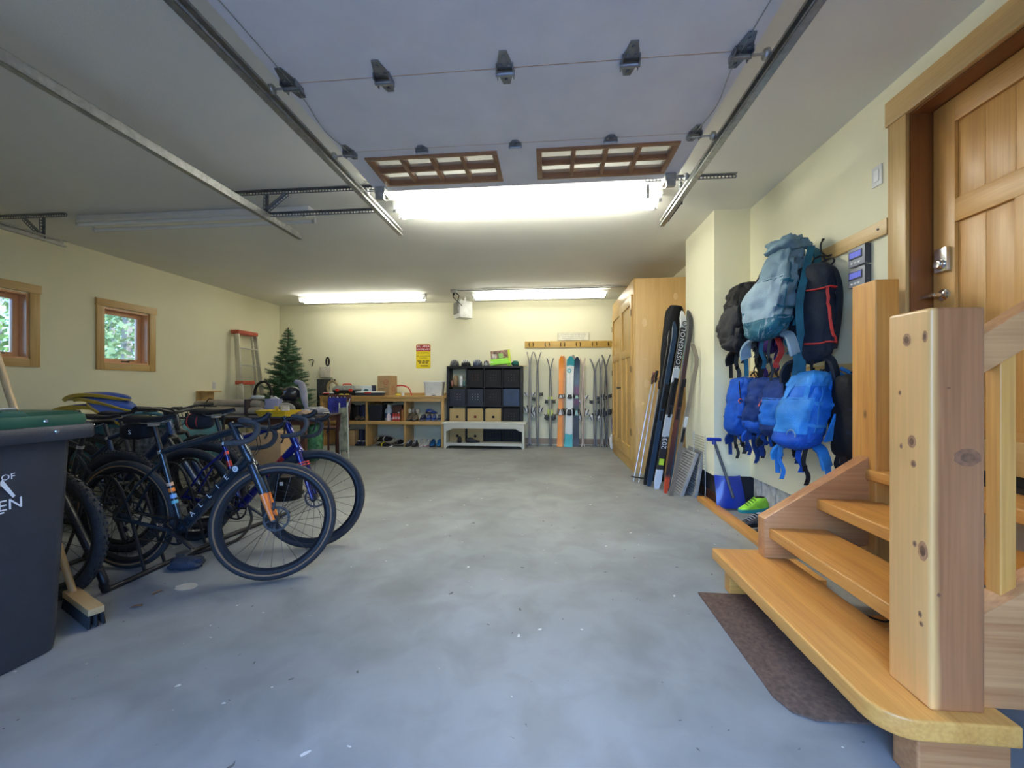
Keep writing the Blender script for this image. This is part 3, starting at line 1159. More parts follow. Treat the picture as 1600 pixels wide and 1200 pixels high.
def bicycle(name, label, loc, rz, G, lean=0.0, steer=0.0, cols=None, group='parked bicycles'):
    """local frame: rear contact at x=0, bike heads along +x, z up.  G holds the side-view points."""
    b = thing(name, label, 'bicycle', loc, group=group, rot=(lean, 0, rz))
    fm, acc = cols['frame'], cols.get('fork', cols['frame'])
    V = lambda p, y=0.0: (p[0], y, p[1])
    ra, fa, bb, sc_, ht, hb = G['rear'], G['front'], G['bb'], G['seat'], G['ht'], G['hb']
    Rr, tw = G['R'], G['tw']
    fr = MB()
    dtw = G.get('dt', .028)
    fr.tube([V(hb), V(((hb[0] * .55 + bb[0] * .45), (hb[1] * .55 + bb[1] * .45))), V(bb)], [dtw * .95, dtw, dtw * .95], 12, flat=1.15)
    fr.tube([V(ht), V(((ht[0] + sc_[0]) / 2, (ht[1] + sc_[1]) / 2)), V(sc_)], [dtw * .72, dtw * .66, dtw * .55], 12)
    fr.tube([V(sc_), V(bb)], .0165, 12)
    d = Vector((ht[0] - hb[0], 0, ht[1] - hb[1])).normalized()
    fr.tube([Vector(V(hb)) - d * .02, Vector(V(hb)), Vector(V(ht)), Vector(V(ht)) + d * .012], [.026, .028, .024, .022], 14)
    fr.tube([V(bb, -.042), V(bb, .042)], .026, 14)
    for s in (-1, 1):
        y = s * .062
        fr.tube([V(bb, s * .030), (bb[0] - .08, s * .045, bb[1] + .012), V(ra, y)], [.013, .012, .009], 8, flat=1.2)
        fr.tube([(sc_[0] + (bb[0] - sc_[0]) * .12, s * .014, sc_[1] + (bb[1] - sc_[1]) * .12), V(((sc_[0] * .5 + ra[0] * .5), (sc_[1] * .5 + ra[1] * .5)), s * .045), V(ra, y)], [.010, .008, .009], 8)
        fr.tube([V(ra, y - s * .004), V(ra, y + s * .006)], .016, 8)
    frame = fr.build('frame', fm, b)
    # bands of colour on the seat tube
    for (t0, t1, mm) in cols.get('bands', []):
        p = Vector(V(sc_)).lerp(Vector(V(bb)), t0)
        q = Vector(V(sc_)).lerp(Vector(V(bb)), t1)
        MB().tube([p, q], .0178, 12).build('colour_band', mm, frame)
    # seatpost, saddle
    up = (Vector(V(sc_)) - Vector(V(bb))).normalized()
    sz = G['saddle_z']
    top = Vector(V(sc_)) + up * ((sz - .045 - sc_[1]) / up.z)
    MB().tube([Vector(V(sc_)) - up * .03, top], .0138, 12).build('seat_post', cols.get('post', BLACKM), b)
    MB().tube([Vector(V(sc_)) + up * -.008, Vector(V(sc_)) + up * .012], .021, 12).build('seat_clamp', ALU, b)
    s = MB()

    def sad(u, v):
        x = -.14 + .28 * u
        wdt = .072 * (1 - u) ** .8 + .020
        if u > .9:
            wdt *= 1 - (u - .9) * 4
        a = (v - .5) * PI
        zz = .018 * math.cos(a) - .012 * (abs(v - .5) * 2) ** 2 + .012 * (abs(u - .45) * 2) ** 2
        return (top.x + x + .01, wdt * math.sin(a), sz + zz - .012)
    s.grid(14, 10, sad, 0, .012)
    sd = s.build('saddle', cols.get('saddle', BLACKP), b, ang=60)
    s = MB()
    for y in (-.022, .022):
        s.tube([(top.x - .11, y * 1.4, sz - .018), (top.x - .06, y, sz - .038), (top.x + .06, y, sz - .038), (top.x + .12, y * .4, sz - .012)], .0035, 6)
    s.box((top.x, 0, sz - .045), (.035, .05, .022))
    s.build('saddle_rails', cols.get('rails', ALU), sd)
    # steering group pivots on the head tube axis
    axis = d
    piv = Vector(V(hb))
    st_ = bpy.data.objects.new('steering_pivot', None)
    Mr = Matrix.Translation(piv) @ Matrix.Rotation(steer, 4, axis) @ Matrix.Translation(-piv)

    def steered(mb):
        mb.v = [tuple(Mr @ Vector(p)) for p in mb.v]
        return mb
    bpy.data.objects.remove(st_)
    cr = Vector(V(hb)) - axis * .055          # fork crown
    fk = MB()
    sus = G.get('sus', False)
    fk.tube([Vector(V(hb)), cr], [.024, .03], 12)
    fk.ell(cr, (.032, .058, .028), 12, 7)
    low = MB()
    for s_ in (-1, 1):
        y = s_ * .056
        mid = cr.lerp(Vector(V(fa)), .52)
        if sus:
            fk.tube([cr + Vector((0, y, 0)), mid + Vector((0, y, 0))], .0165, 10)
            low.tube([mid + Vector((0, y, 0)), Vector(V(fa, y))], [.023, .021], 10)
        else:
            fk.tube([cr + Vector((0, y * .8, 0)), cr.lerp(Vector(V(fa)), .25) + Vector((.004, y, 0)), mid + Vector((.004, y, 0))], [.020, .019, .0165], 10, flat=1.25)
            low.tube([mid + Vector((.004, y, 0)), cr.lerp(Vector(V(fa)), .8) + Vector((0, y, 0)), Vector(V(fa, y))], [.0165, .013, .011], 10, flat=1.25)
    fko = steered(fk).build('fork', acc, b)
    if cols.get('fork_low') is not None:
        steered(low).build('fork_leg', cols['fork_low'], fko)
    else:
        steered(low).build('fork_leg', acc, fko)
    if cols.get('fork_band') is not None:
        fb = MB()
        for s_ in (-1, 1):
            for t0 in (.22, .27):
                fb.tube([cr.lerp(Vector(V(fa)), t0) + Vector((.004, s_ * .056, 0)), cr.lerp(Vector(V(fa)), t0 + .03) + Vector((.004, s_ * .056, 0))], .0205, 10, flat=1.25)
        steered(fb).build('fork_band', cols['fork_band'], fko)
    # brake caliper
    steered(MB().box(tuple(Vector(V(fa)) + Vector((-.03, .058, .075))), (.03, .03, .055))).build('brake_caliper', BLACKM, b, bevel=.005)
    # stem and bar
    stt = Vector(V(ht)) + axis * .035
    fwd = Vector((1, 0, .06)).normalized()
    cl = stt + fwd * G.get('stem', .09)
    sm_ = MB().tube([stt - axis * .03, stt + axis * .02], .019, 12)
    sm_.tube([stt, cl], [.018, .016], 10)
    sm_.tube([cl - Vector((0, .024, 0)), cl + Vector((0, .024, 0))], .0215, 12)
    steered(sm_).build('stem', cols.get('stem', BLACKM), b)
    hbm = MB()
    hoods = []
    if G['bar'] == 'drop':
        c = cl
        hw = .215
        L = []
        for s_ in (-1, 1):
            y = s_ * hw
            pts = [c + Vector((0, s_ * .022, 0)), c + Vector((0, s_ * .12, .004)), c + Vector((.012, y * .94, .004)), c + Vector((.055, y, .0)),
                   c + Vector((.098, y * 1.02, -.018)), c + Vector((.108, y * 1.05, -.06)), c + Vector((.085, y * 1.09, -.105)), c + Vector((.035, y * 1.12, -.128)), c + Vector((-.045, y * 1.15, -.135))]
            hbm.tube(curve(pts, 5), .0165, 10)
            hp = [c + Vector((.075, y, .002)), c + Vector((.115, y * 1.0, .004)), c + Vector((.15, y, .028)), c + Vector((.158, y, .052))]
            hood = MB()
            hoods.append(hood)
            hood.tube(curve(hp, 4), [.018] * 5 + [.0185] * 4 + [.016] * 3 + [.008], 10)
            lv = [c + Vector((.152, y, .025)), c + Vector((.165, y * 1.0, -.02)), c + Vector((.158, y * 1.01, -.08)), c + Vector((.148, y * 1.02, -.105))]
            hood.tube(curve(lv, 4), .006, 6)
    else:
        hw = .37
        pts = [cl + Vector((-.03, -hw, .02)), cl + Vector((-.01, -hw * .5, .02)), cl + Vector((0, -.06, 0)), cl + Vector((0, .06, 0)), cl + Vector((-.01, hw * .5, .02)), cl + Vector((-.03, hw, .02))]
        hbm.tube(curve(pts, 4), .0135, 10)
        for s_ in (-1, 1):
            hood = MB()
            hoods.append(hood)
            hood.tube([cl + Vector((-.017, s_ * (hw - .13), .02)), cl + Vector((-.031, s_ * (hw + .005), .021))], .0175, 10)
            hood.tube(curve([cl + Vector((.0, s_ * (hw - .15), .015)), cl + Vector((.05, s_ * (hw - .11), .005)), cl + Vector((.045, s_ * (hw - .02), .0))], 4), .006, 6)
    ho = steered(hbm).build('handlebar', cols.get('tape', barwrap), b)
    for hood in hoods:
        steered(hood).build('brake_lever' if G['bar'] == 'drop' else 'grip', BLACKP, ho)
    # cables
    cb = MB()
    for s_ in (-1, 1):
        cb.tube(curve([cl + Vector((.03, s_ * .05, -.01)), cl + Vector((.06, s_ * .045, -.09)), Vector(V(hb)) + Vector((.045, s_ * .03, .05)), Vector(V(hb)) + Vector((-.01, s_ * .02, -.03))], 5), .0025, 5)
    steered(cb).build('brake_cable', BLACKP, b)
    # wheels
    sd_ = cols.get('sidewall')
    wheel(b, ra[0], ra[1], Rr, tw, sd_, G.get('knob', False), True)
    wf = wheel(b, fa[0], fa[1], Rr, tw, sd_, G.get('knob', False), False)
    fpos = Mr @ Vector(V(fa))
    wf.location = fpos
    wf.rotation_mode = 'QUATERNION'
    wf.rotation_quaternion = Matrix.Rotation(steer, 3, axis).to_quaternion()
    # drivetrain on the right side (-y)
    y = -.052
    ck = MB()
    ck.torus((bb[0], y, bb[1]), .082, .007, 40, 6, 'y', flat=.3)
    for i in range(5):
        a = 2 * PI * i / 5
        ck.bar((bb[0], y, bb[1]), (bb[0] + .08 * math.cos(a), y, bb[1] + .08 * math.sin(a)), .012, .006, 0, (0, 1, 0))
    ca_ = G.get('crank', -35)
    c1 = Vector((bb[0] + .172 * math.cos(R(ca_)), -.078, bb[1] + .172 * math.sin(R(ca_))))
    c2 = Vector((bb[0] - .172 * math.cos(R(ca_)), .078, bb[1] - .172 * math.sin(R(ca_))))
    ck.tube([Vector((bb[0], y - .014, bb[1])), c1], [.019, .013], 8, flat=.6)
    ck.tube([Vector((bb[0], .055, bb[1])), c2], [.017, .013], 8, flat=.6)
    ck.tube([V(bb, -.07), V(bb, .06)], .014, 12)
    cko = ck.build('crankset', BLACKM, b)
    for c, s_ in ((c1, -1), (c2, 1)):
        p = MB().tube([c, c + Vector((0, s_ * .09, 0))], .005, 6)
        p.box(tuple(c + Vector((0, s_ * .055, 0))), (.062, .062, .014))
        p.build('pedal', mat('worn_pedal', (.12, .12, .12), .4, .7), cko, bevel=.004)
    ch = MB()
    yc = -.047
    ch.tube([(bb[0], yc, bb[1] + .083), (ra[0] + .02, yc, ra[1] + .036)], .0042, 5)
    ch.tube([(bb[0], yc, bb[1] - .083), (ra[0] + .09, yc, ra[1] - .13), (ra[0] + .02, yc, ra[1] - .125), (ra[0] + .05, yc, ra[1] - .07), (ra[0] + .034, yc, ra[1] - .02)], .0042, 5)
    ch.build('chain', mat('oiled_chain', (.10, .075, .05), .45, .8, .3, 60), b)
    dr = MB().bar((ra[0] + .02, -.062, ra[1] - .03), (ra[0] + .06, -.062, ra[1] - .14), .014, .022)
    dr.tube([(ra[0] + .05, -.055, ra[1] - .075), (ra[0] + .05, -.045, ra[1] - .075)], .02, 12).tube([(ra[0] + .06, -.055, ra[1] - .135), (ra[0] + .06, -.045, ra[1] - .135)], .02, 12)
    dr.build('derailleur', BLACKM, b)
    return b


# ---- grey-navy gravel bike with tan tyre walls, nearest
G1 = dict(rear=(0, .35), front=(1.035, .352), bb=(.395, .272), seat=(.262, .760), ht=(.768, .905), hb=(.862, .735), R=.352, tw=.045,
          saddle_z=.985, bar='drop', stem=.09, crank=-33, dt=.033)
b1 = bicycle('gravel_bicycle', 'dark navy gravel bicycle with orange fork tips and tan-walled tyres', (-2.735, 2.385, 0), 0, G1, lean=R(1.5), steer=R(27),
             cols=dict(frame=navyp, fork=navyp, fork_low=orangep, sidewall=tanwall,
                       bands=[(.40, .44, peachp), (.47, .52, orangep), (.55, .60, skyp), (.63, .67, cyanp)]))
# lettering along the down tube, right side of the bike (towards the camera)
hb, bbp = Vector((.862, 0, .735)), Vector((.395, 0, .272))
dirv = (hb - bbp).normalized()
nrm = Vector((0, -1, 0))
upv = Vector((-dirv.z, 0, dirv.x))
for i, chx in enumerate('ALLIE'):
    p = bbp + dirv * (.15 + i * .083) + Vector((0, -.0345, 0)) + upv * .004
    textmesh(chx, .046, PRINTW, b1, frame3(p, dirv, upv))
p = bbp + dirv * (.15 + 5 * .083) + Vector((0, -.0345, 0))
MB().lathe([(.019, 0), (.019, .001)], 20, 0, frame3(p, dirv, upv)).build('logo_disc', PRINTW, b1)
textmesh('D', .026, navyp, b1, frame3(p + Vector((0, -.0015, 0)), dirv, upv))
textmesh('RCC', .022, peachp, b1, frame3((.30, -.058, .312), (1, 0, -.10), (0.10, 0, 1)))
# saddle bag
bag = MB().ell((.10, 0, .895), (.095, .052, .052), 16, 10, 0, None, .55, .12, 3)
bag.build('saddle_bag', fabric('black_nylon', (.012, .012, .014), .6), b1)
textmesh('S', .04, PRINTW, b1, frame3((.105, -.056, .893), (1, 0, 0), (0, 0, 1)))

# ---- royal blue bike behind
G2 = dict(rear=(0, .352), front=(1.0, .355), bb=(.41, .275), seat=(.275, .745), ht=(.785, .905), hb=(.860, .745), R=.356, tw=.042,
          saddle_z=1.0, bar='drop', stem=.10, crank=140, dt=.028)
b2b = bicycle('gravel_bicycle', 'royal blue bicycle with red bands and a red-trimmed saddle bag', (-2.735, 2.86, 0), 0, G2, lean=R(1), steer=R(20),
              cols=dict(frame=bluep, fork=bluep, fork_band=redp, sidewall=None, bands=[(.12, .17, redp), (.27, .36, redp)]))
hb, bbp = Vector((.86, 0, .745)), Vector((.41, 0, .275))
dirv = (hb - bbp).normalized()
MB().tube([bbp + dirv * .34 + Vector((0, 0, 0)), bbp + dirv * .52], .0295, 12, flat=1.12).build('colour_band', redp, b2b)
for k in range(3):
    p = bbp + dirv * (.38 + k * .05) + Vector((0, -.031, 0))
    textmesh('AIE'[k], .03, bluep, b2b, frame3(p, dirv, Vector((-dirv.z, 0, dirv.x))))
bag = MB().ell((.085, 0, .915), (.105, .058, .060), 16, 10, 0, None, .7, .08, 8)
sb_ = bag.build('saddle_bag', fabric('grey_nylon', (.03, .03, .034), .6), b2b)
for x in (.03, .105):
    MB().torus((x, 0, .915), .060, .004, 24, 6, 'x').build('bag_piping', redp, sb_)

# ---- dark mountain bikes nose-out in the rack, mostly behind the bin and the gravel bikes
GM = dict(rear=(0, .36), front=(1.16, .362), bb=(.44, .34), seat=(.32, .74), ht=(.86, .93), hb=(.90, .80), R=.363, tw=.058,
          saddle_z=.93, bar='flat', stem=.06, crank=20, knob=True, sus=True, dt=.033)
mtb_spec = [
    ((-2.77, 1.985, 0), PI, 'black mountain bicycle with knobbly tyres half hidden behind the wheeled bin', 0.10, mblack, .0),
    ((-3.06, 2.62, 0), PI, 'black mountain bicycle parked between the two gravel bicycles', -0.2, mat('graphite_paint', (.035, .04, .05), .35, .4, .2, 6), .0),
    ((-4.05, 3.10, 0), 0, 'dark blue mountain bicycle behind the royal blue bicycle', .25, mat('slate_blue_paint', (.03, .05, .10), .3, .4, .2, 6), .0),
    ((-4.42, 3.54, 0), 0, 'matt grey mountain bicycle at the back of the rack', -.1, mat('matt_grey_paint', (.06, .065, .07), .45, .2, .2, 6), .0),
]
for loc, rz, lab, st_, cm, _ in mtb_spec:
    m = bicycle('mountain_bicycle', lab, loc, rz, GM, steer=st_, cols=dict(frame=cm, fork=BLACKM, fork_low=cm, tape=BLACKM))
    if loc[1] == 1.985:
        l_ = MB().tube([(.93, -.10, .985), (1.0, -.11, .955)], [.018, .022], 12)
        l_.tube([(.95, -.03, .93), (.99, -.04, .875)], [.016, .02], 12)
        l_.build('front_lamp', ALU, m)

# ---- black tube floor rack
t = thing('bike_rack', 'black steel tube floor rack holding the rear wheels of the bicycles', 'bike rack', (-2.52, 2.08, 0))
rk = .016
MB().tube([(0, 0, rk), (.01, .5, rk), (.05, 1.0, rk), (.12, 1.45, rk)], rk, 10).build('base_rail', BLACKM, t)
MB().tube([(-.62, .0, rk), (-.62, 1.5, rk)], rk, 10).build('base_rail', BLACKM, t)
MB().tube(curve([(0, 0, rk), (-.005, -.01, .06), (-.02, -.012, .12), (-.30, -.012, .62)], 6), .021, 10).build('end_strut', BLACKM, t)
MB().tube([(-.62, 0, rk), (-.32, -.012, .64)], .016, 10).build('end_strut', BLACKM, t)
for yy in (.24, .37, .69, .85):
    MB().tube(curve([(-.02, yy, rk), (-.12, yy, .36), (-.20, yy, .55), (-.30, yy, .61), (-.42, yy, .54), (-.50, yy, .30), (-.62, yy, rk)], 5), .009, 8).build('wheel_hoop', BLACKM, t)
MB().tube(curve([(.0, .42, rk), (.10, .60, rk), (.16, .80, .02), (.14, .95, .10), (.10, .98, .2)], 6), .011, 8).build('floor_loop', BLACKM, t)

# ================================================================== WHEELED BIN, BROOM
binm = mat('charcoal_bin_plastic', (.030, .034, .045), .5, 0, .18, 6, .12, 200)
greenm = mat('green_lid_plastic', (.012, .085, .05), .42, 0, .12, 8)
t = thing('wheeled_bin', 'charcoal wheeled refuse bin with green lid and white town lettering', 'bin', (-2.47, 1.36, 0), rz=R(-3))
# body tapers from rim to base; local +x side faces the room
def ringpts(hx, hy, z, r, n=4):
    out = []
    for (sx, sy, a0) in ((1, 1, 0), (-1, 1, 90), (-1, -1, 180), (1, -1, 270)):
        for k in range(n + 1):
            a = R(a0 + 90 * k / n)
            out.append((sx * (hx - r) + r * math.cos(a), sy * (hy - r) + r * math.sin(a), z))
    return out
def loft(rings, m=0, cap=True):
    mb = MB()
    n = len(rings[0])
    vs = [p for r_ in rings for p in r_]
    fs = []
    for i in range(len(rings) - 1):
        for j in range(n):
            fs.append((i * n + j, i * n + (j + 1) % n, (i + 1) * n + (j + 1) % n, (i + 1) * n + j))
    if cap:
        fs.append(tuple(reversed(range(n))))
        fs.append(tuple(range((len(rings) - 1) * n, len(rings) * n)))
    mb.add(vs, fs, m)
    return mb
body = loft([ringpts(.245, .285, .004, .05), ringpts(.252, .29, .05, .05), ringpts(.275, .325, .95, .05)])
body.build('body', binm, t, ang=50)
loft([ringpts(.325, .37, .945, .03), ringpts(.33, .375, .955, .03), ringpts(.33, .375, 1.0, .03), ringpts(.325, .37, 1.008, .03)]).build('rim', binm, t, ang=40)
lid = loft([ringpts(.30, .36, 1.008, .03), ringpts(.303, .363, 1.03, .03), ringpts(.298, .358, 1.055, .03), ringpts(.27, .33, 1.07, .03)])
lid.build('lid', greenm, t, ang=40)
lidh = MB()
for yy in (-.19, .10):
    lidh.prism([(-.055, 0), (.055, 0), (.05, .03), (.03, .05), (-.03, .05), (-.05, .03)], -.02, .02, 0, Matrix.Translation((.275, yy, 1.03)) @ frame3((0, 0, 0), (0, 1, 0), (0, 0, 1)))
    lidh.build('lid_hinge_lug', greenm, t, bevel=.004)
    lidh = MB()
for yy, zz in ((-.12, .985), (.22, .985), (.20, 1.03)):
    MB().lathe([(.009, 0), (.009, .004), (.006, .007)], 10, 0, Matrix.Translation((.329 if zz < 1 else .302, yy, zz)) @ Matrix.Rotation(R(90), 4, 'Y')).build('rivet', CHROME, t)
MB().tube([(-.36, -.25, 1.0), (-.36, .25, 1.0)], .014, 8).build('handle', binm, t)
for s in (-1, 1):
    w_ = MB().lathe([(.05, -.025), (.10, -.025), (.10, .025), (.05, .025)], 20, 0, Matrix.Translation((-.235, s * .20, .10)) @ Matrix.Rotation(R(90), 4, 'X'))
    w_.build('wheel', RUBBER, t)
for (ya, yb) in ((-.32, -.27), (.05, .075)):
    MB().b2(.262, .279, ya, yb, .76, .93).build('moulded_rib', binm, t, bevel=.004)
# printing on the side that faces the room (+x); the panel leans outwards
def binpt(y, z):
    return (.252 + (z - .05) * (.023 / .90) + .002, y, z)
def bintext(s, size, y, z, rot=0):
    return textmesh(s, size, PRINTW, t, frame3(binpt(y, z), (0, math.cos(rot), math.sin(rot)), (.026, 0, 1)), align='RIGHT', name='lettering')
bintext('CITY OF', .034, .122, .812, R(3))
bintext('GOLDEN', .062, .148, .698, R(2))
mtn = [(-.20, .0), (-.14, .075), (-.11, .045), (-.045, .115), (.0, .03), (.035, .085), (.085, -.01), (.075, -.018), (.03, .055), (-.003, -.0), (-.045, .065), (-.10, .008), (-.14, .04), (-.19, -.005)]
MB().prism([(x * .8, y * .8) for x, y in mtn], 0, .001, 0, frame3(binpt(.055, .738), (0, 1, 0), (.026, 0, 1))).build('mountain_emblem', PRINTW, t)
MB().prism([(-.13, 0), (-.06, .014), (.0, .012), (.02, .004), (-.03, -.008), (-.09, -.012)], 0, .001, 0, frame3(binpt(.045, .722), (0, 1, 0), (.026, 0, 1))).build('river_emblem', PRINTW, t)
MB().b2(0, .001, -.10, .09, -.003, .003, 0, Matrix.Translation(binpt(0, .664)) @ Matrix.Rotation(R(4), 4, 'X')).build('tagline_stroke', PRINTW, t)
# small metal tools lying on the lid
o = MB().tube([(0, 0, .012), (.0, .20, .012)], .007, 8)
o.lathe([(.022, 0), (.024, .02), (.018, .035), (.0, .04)], 14, 0, Matrix.Translation((0, -.02, .0)))
o = o.build('hose_nozzle', ALU, None, loc=(-2.36, 1.36, 1.071))
o.rotation_euler = (0, 0, R(-12))
tag(o, 'small chrome nozzle lying on the green bin lid', 'nozzle')
t = thing('push_broom', 'wooden push broom with black bristles leaning behind the bin', 'broom', (-2.385, 1.86, 0), rz=R(-24))
MB().b2(-.19, .19, -.03, .03, .062, .095).build('head_block', wood('raw_broom_wood', (.62, .42, .20), (.5, .32, .14), 'x'), t, bevel=.004)
br = MB()
for i in range(22):
    for j in range(3):
        x, y = -.185 + .37 * i / 21, -.022 + .022 * j
        br.tube([(x, y, .064), (x + (x * .04), y * 1.25, .004)], [.006, .0065], 5)
bo = br.build('bristles', BLACKP, t)
bo['kind'] = 'stuff'
hd = Vector((-.15, .0, .09))
ax = Matrix.Rotation(R(24), 3, 'Z') @ (Vector((-2.93, 1.86, 1.54)) - Vector((-2.385, 1.86, .09)))
MB().tube([(-.14, 0, .085), Vector((-.10, .0, .085)) + ax.normalized() * 1.42], .0155, 12).build('handle', wood('raw_broom_wood', (.62, .42, .20), (.5, .32, .14), 'z'), t)

# ================================================================== WORKBENCH
pin = lambda a: wood('bench_pine', (.60, .37, .13), (.46, .26, .075), a, knots=.3)
t = thing('workbench', 'long pine workbench with open shoe compartments along the back wall', 'workbench', (-3.28, 7.65, 0))
bx, by = -3.28, 7.65
def wb(name, x0, x1, y0, y1, z0, z1, a):
    return MB().b2(x0 - bx, x1 - bx, y0 - by, y1 - by, z0, z1).build(name, pin(a), t, bevel=.004)
wb('top_board', -4.55, -2.03, 7.63, 8.19, .955, .995, 'x')
wb('front_rail', -4.55, -2.085, 7.65, 7.69, .885, .954, 'x')
wb('shelf_board', -4.50, -2.09, 7.70, 8.18, .478, .50, 'x')
wb('shelf_rail', -4.50, -2.085, 7.65, 7.69, .437, .50, 'x')
for x in (-4.50, -3.625, -2.845):
    wb('divider', x, x + .04, 7.691, 8.18, .0, .476, 'z')
    wb('divider', x, x + .04, 7.691, 8.18, .502, .953, 'z')
wb('end_post', -2.082, -2.035, 7.64, 7.73, 0, .954, 'z')
wb('end_post', -2.082, -2.035, 8.10, 8.19, 0, .954, 'z')
wb('end_post', -4.545, -4.502, 7.64, 7.73, 0, .954, 'z')
wb('splash_board', -4.55, -2.03, 8.16, 8.19, .996, 1.05, 'x')

red = mat('red_plastic', (.62, .05, .03), .4, 0, .1, 8)
blk = BLACKP
cardb = mat('cardboard', (.40, .26, .13), .85, 0, .12, 10, .1, 90)

def carton(label, loc, s, rz=0, logo=True):
    w, d, h = s
    t = thing('cardboard_box', label, 'box', loc, rz)
    MB().b2(-w / 2, w / 2, -d / 2, d / 2, 0, h).build('body', cardb, t, bevel=.003)
    MB().b2(-w / 2 + .004, w / 2 - .004, -d / 2 + .004, -.002, h - .001, h + .004).build('flap', cardb, t)
    MB().b2(-w / 2 + .004, w / 2 - .004, .002, d / 2 - .004, h - .001, h + .004).build('flap', cardb, t)
    if logo:
        MB().torus((-w * .0 + .06, -d / 2 - .0005, h * .68), .05, .006, 24, 5, 'y', m=0, flat=.1).build('printed_ring', mat('red_print', (.45, .08, .06), .7), t)
        textmesh('N', .05, MATS['red_print'], t, frame3((.06, -d / 2 - .001, h * .68), (1, 0, 0), (0, 0, 1)))
        MB().torus((w / 2 + .0005, 0, h * .35), .045, .006, 24, 5, 'x', flat=.1).build('printed_ring', MATS['red_print'], t)
        MB().b2(-w * .38, w * .12, -d / 2 - .001, -d / 2, h * .33, h * .36).build('printed_line', mat('dark_print', (.08, .06, .05), .8), t)
    return t
ZB = .996
carton('cardboard box with a round red logo on the workbench', (-3.30, 7.99, ZB), (.30, .24, .40), R(-18))

def toolbox(label, loc, s, body, lidm, tall=True, rz=0):
    w, d, h = s
    t = thing('tool_case', label, 'tool box', loc, rz)
    loft([ringpts(w / 2 * .93, d / 2 * .93, 0, .02), ringpts(w / 2, d / 2, h * .55, .02)]).build('base', body, t, ang=40)
    loft([ringpts(w / 2 * 1.01, d / 2 * 1.01, h * .551, .02), ringpts(w / 2 * 1.01, d / 2 * 1.01, h * .7, .02), ringpts(w / 2 * .8, d / 2 * .8, h * (.98 if tall else .78), .02)]).build('lid', lidm, t, ang=30)
    for x in ((-w * .28, w * .28) if tall else (-.02,)):
        MB().b2(x - (.035 if tall else .07), x + (.035 if tall else .07), -d / 2 - .014, -d / 2 + .004, h * .42, h * .66).build('latch', red, t, bevel=.004)
    if tall:
        MB().tube(curve([(-w * .16, 0, h * .95), (-w * .15, 0, h * 1.1), (w * .15, 0, h * 1.1), (w * .16, 0, h * .95)], 4), .012, 8).build('handle', red, t)
    return t
clearlid = mat('cloudy_clear_lid', (.30, .31, .28), .3, 0, .25, 20)
toolbox('black tool box with grey lid and two red latches', (-4.09, 7.86, ZB), (.50, .26, .21), blk, clearlid)
toolbox('flat black organiser case with a clear lid and one red latch', (-3.54, 7.73, ZB), (.56, .16, .115), mat('slate_plastic', (.05, .06, .075), .5), mat('clear_white_lid', (.68, .70, .70), .3), False)
t = toolbox('small flat organiser case piled with parts at the left bench end', (-4.40, 7.74, ZB), (.20, .17, .09), blk, mat('clear_white_lid', (.68, .70, .70), .3), False)
# white bread-bin like tub
t = thing('plastic_tub', 'white plastic storage tub at the right end of the workbench', 'tub', (-2.275, 7.86, ZB))
loft([ringpts(.16, .13, 0, .04), ringpts(.185, .15, .26, .05)]).build('body', WHITEP, t, ang=50)
loft([ringpts(.19, .155, .261, .05), ringpts(.19, .155, .28, .05), ringpts(.17, .135, .292, .05)]).build('lid', WHITEP, t, ang=50)
MB().b2(-.01, .06, -.152, -.135, .006, .018).build('label_strip', BLACKP, t)
MB().lathe([(.008, 0), (.008, .004)], 10, 0, Matrix.Translation((-.02, -.145, .15)) @ Matrix.Rotation(R(90), 4, 'X')).build('button', STEEL, t)
o = MB().tube(curve([(-.19, 0, .20), (-.08, 0, .205), (0, 0, .19), (.07, 0, .14), (.12, 0, .03), (.125, 0, .008)], 5), .0135, 8).build('bent_tube', red, None, loc=(-2.89, 7.93, ZB))
tag(o, 'bent red tube leaning against the cardboard box on the workbench', 'tube')
o = MB().torus((0, 0, .022), .035, .02, 24, 8, 'z').build('tape_roll', mat('yellow_tape', (.75, .6, .08), .5), None, loc=(-3.0, 7.80, ZB))
tag(o, 'roll of yellow tape beside the bent red tube', 'tape')
o = MB().lathe([(.0, 0), (.028, 0), (.028, .055), (.02, .065), (.0, .065)], 16).build('small_jar', WHITEP, None, loc=(-2.90, 7.80, ZB), ang=30)
tag(o, 'small white pot on the workbench by the yellow tape', 'pot')
t = thing('parts_box', 'small white and blue box standing behind the flat organiser case', 'box', (-3.74, 8.02, ZB))
MB().b2(-.155, .12, -.06, .06, 0, .20).build('body', mat('pale_blue_card', (.62, .68, .74), .7), t, bevel=.003)
MB().b2(.121, .165, -.06, .06, 0, .21).build('side_flap', mat('navy_card', (.05, .07, .14), .7), t)
MB().prism([(-.06, 0), (.06, 0), (.04, .04), (-.02, .05)], 0, .001, 0, frame3((.0, -.0605, .09), (1, 0, 0), (0, 0, 1))).build('printed_mark', mat('dark_teal_print', (.03, .14, .16), .6), t)
for i, (x, c, nm) in enumerate(((-4.20, (.55, .65, .08), 'lime'), (-4.08, (.75, .60, .08), 'yellow'))):
    o = MB().ell((0, 0, .02), (.045, .03, .02), 12, 7, 0, None, .7, .1, i).build('work_glove', mat('glove_' + nm, c, .8), None, loc=(x + .08, 7.68, ZB))
    tag(o, nm + ' crumpled cloth at the front edge of the workbench', 'cloth')
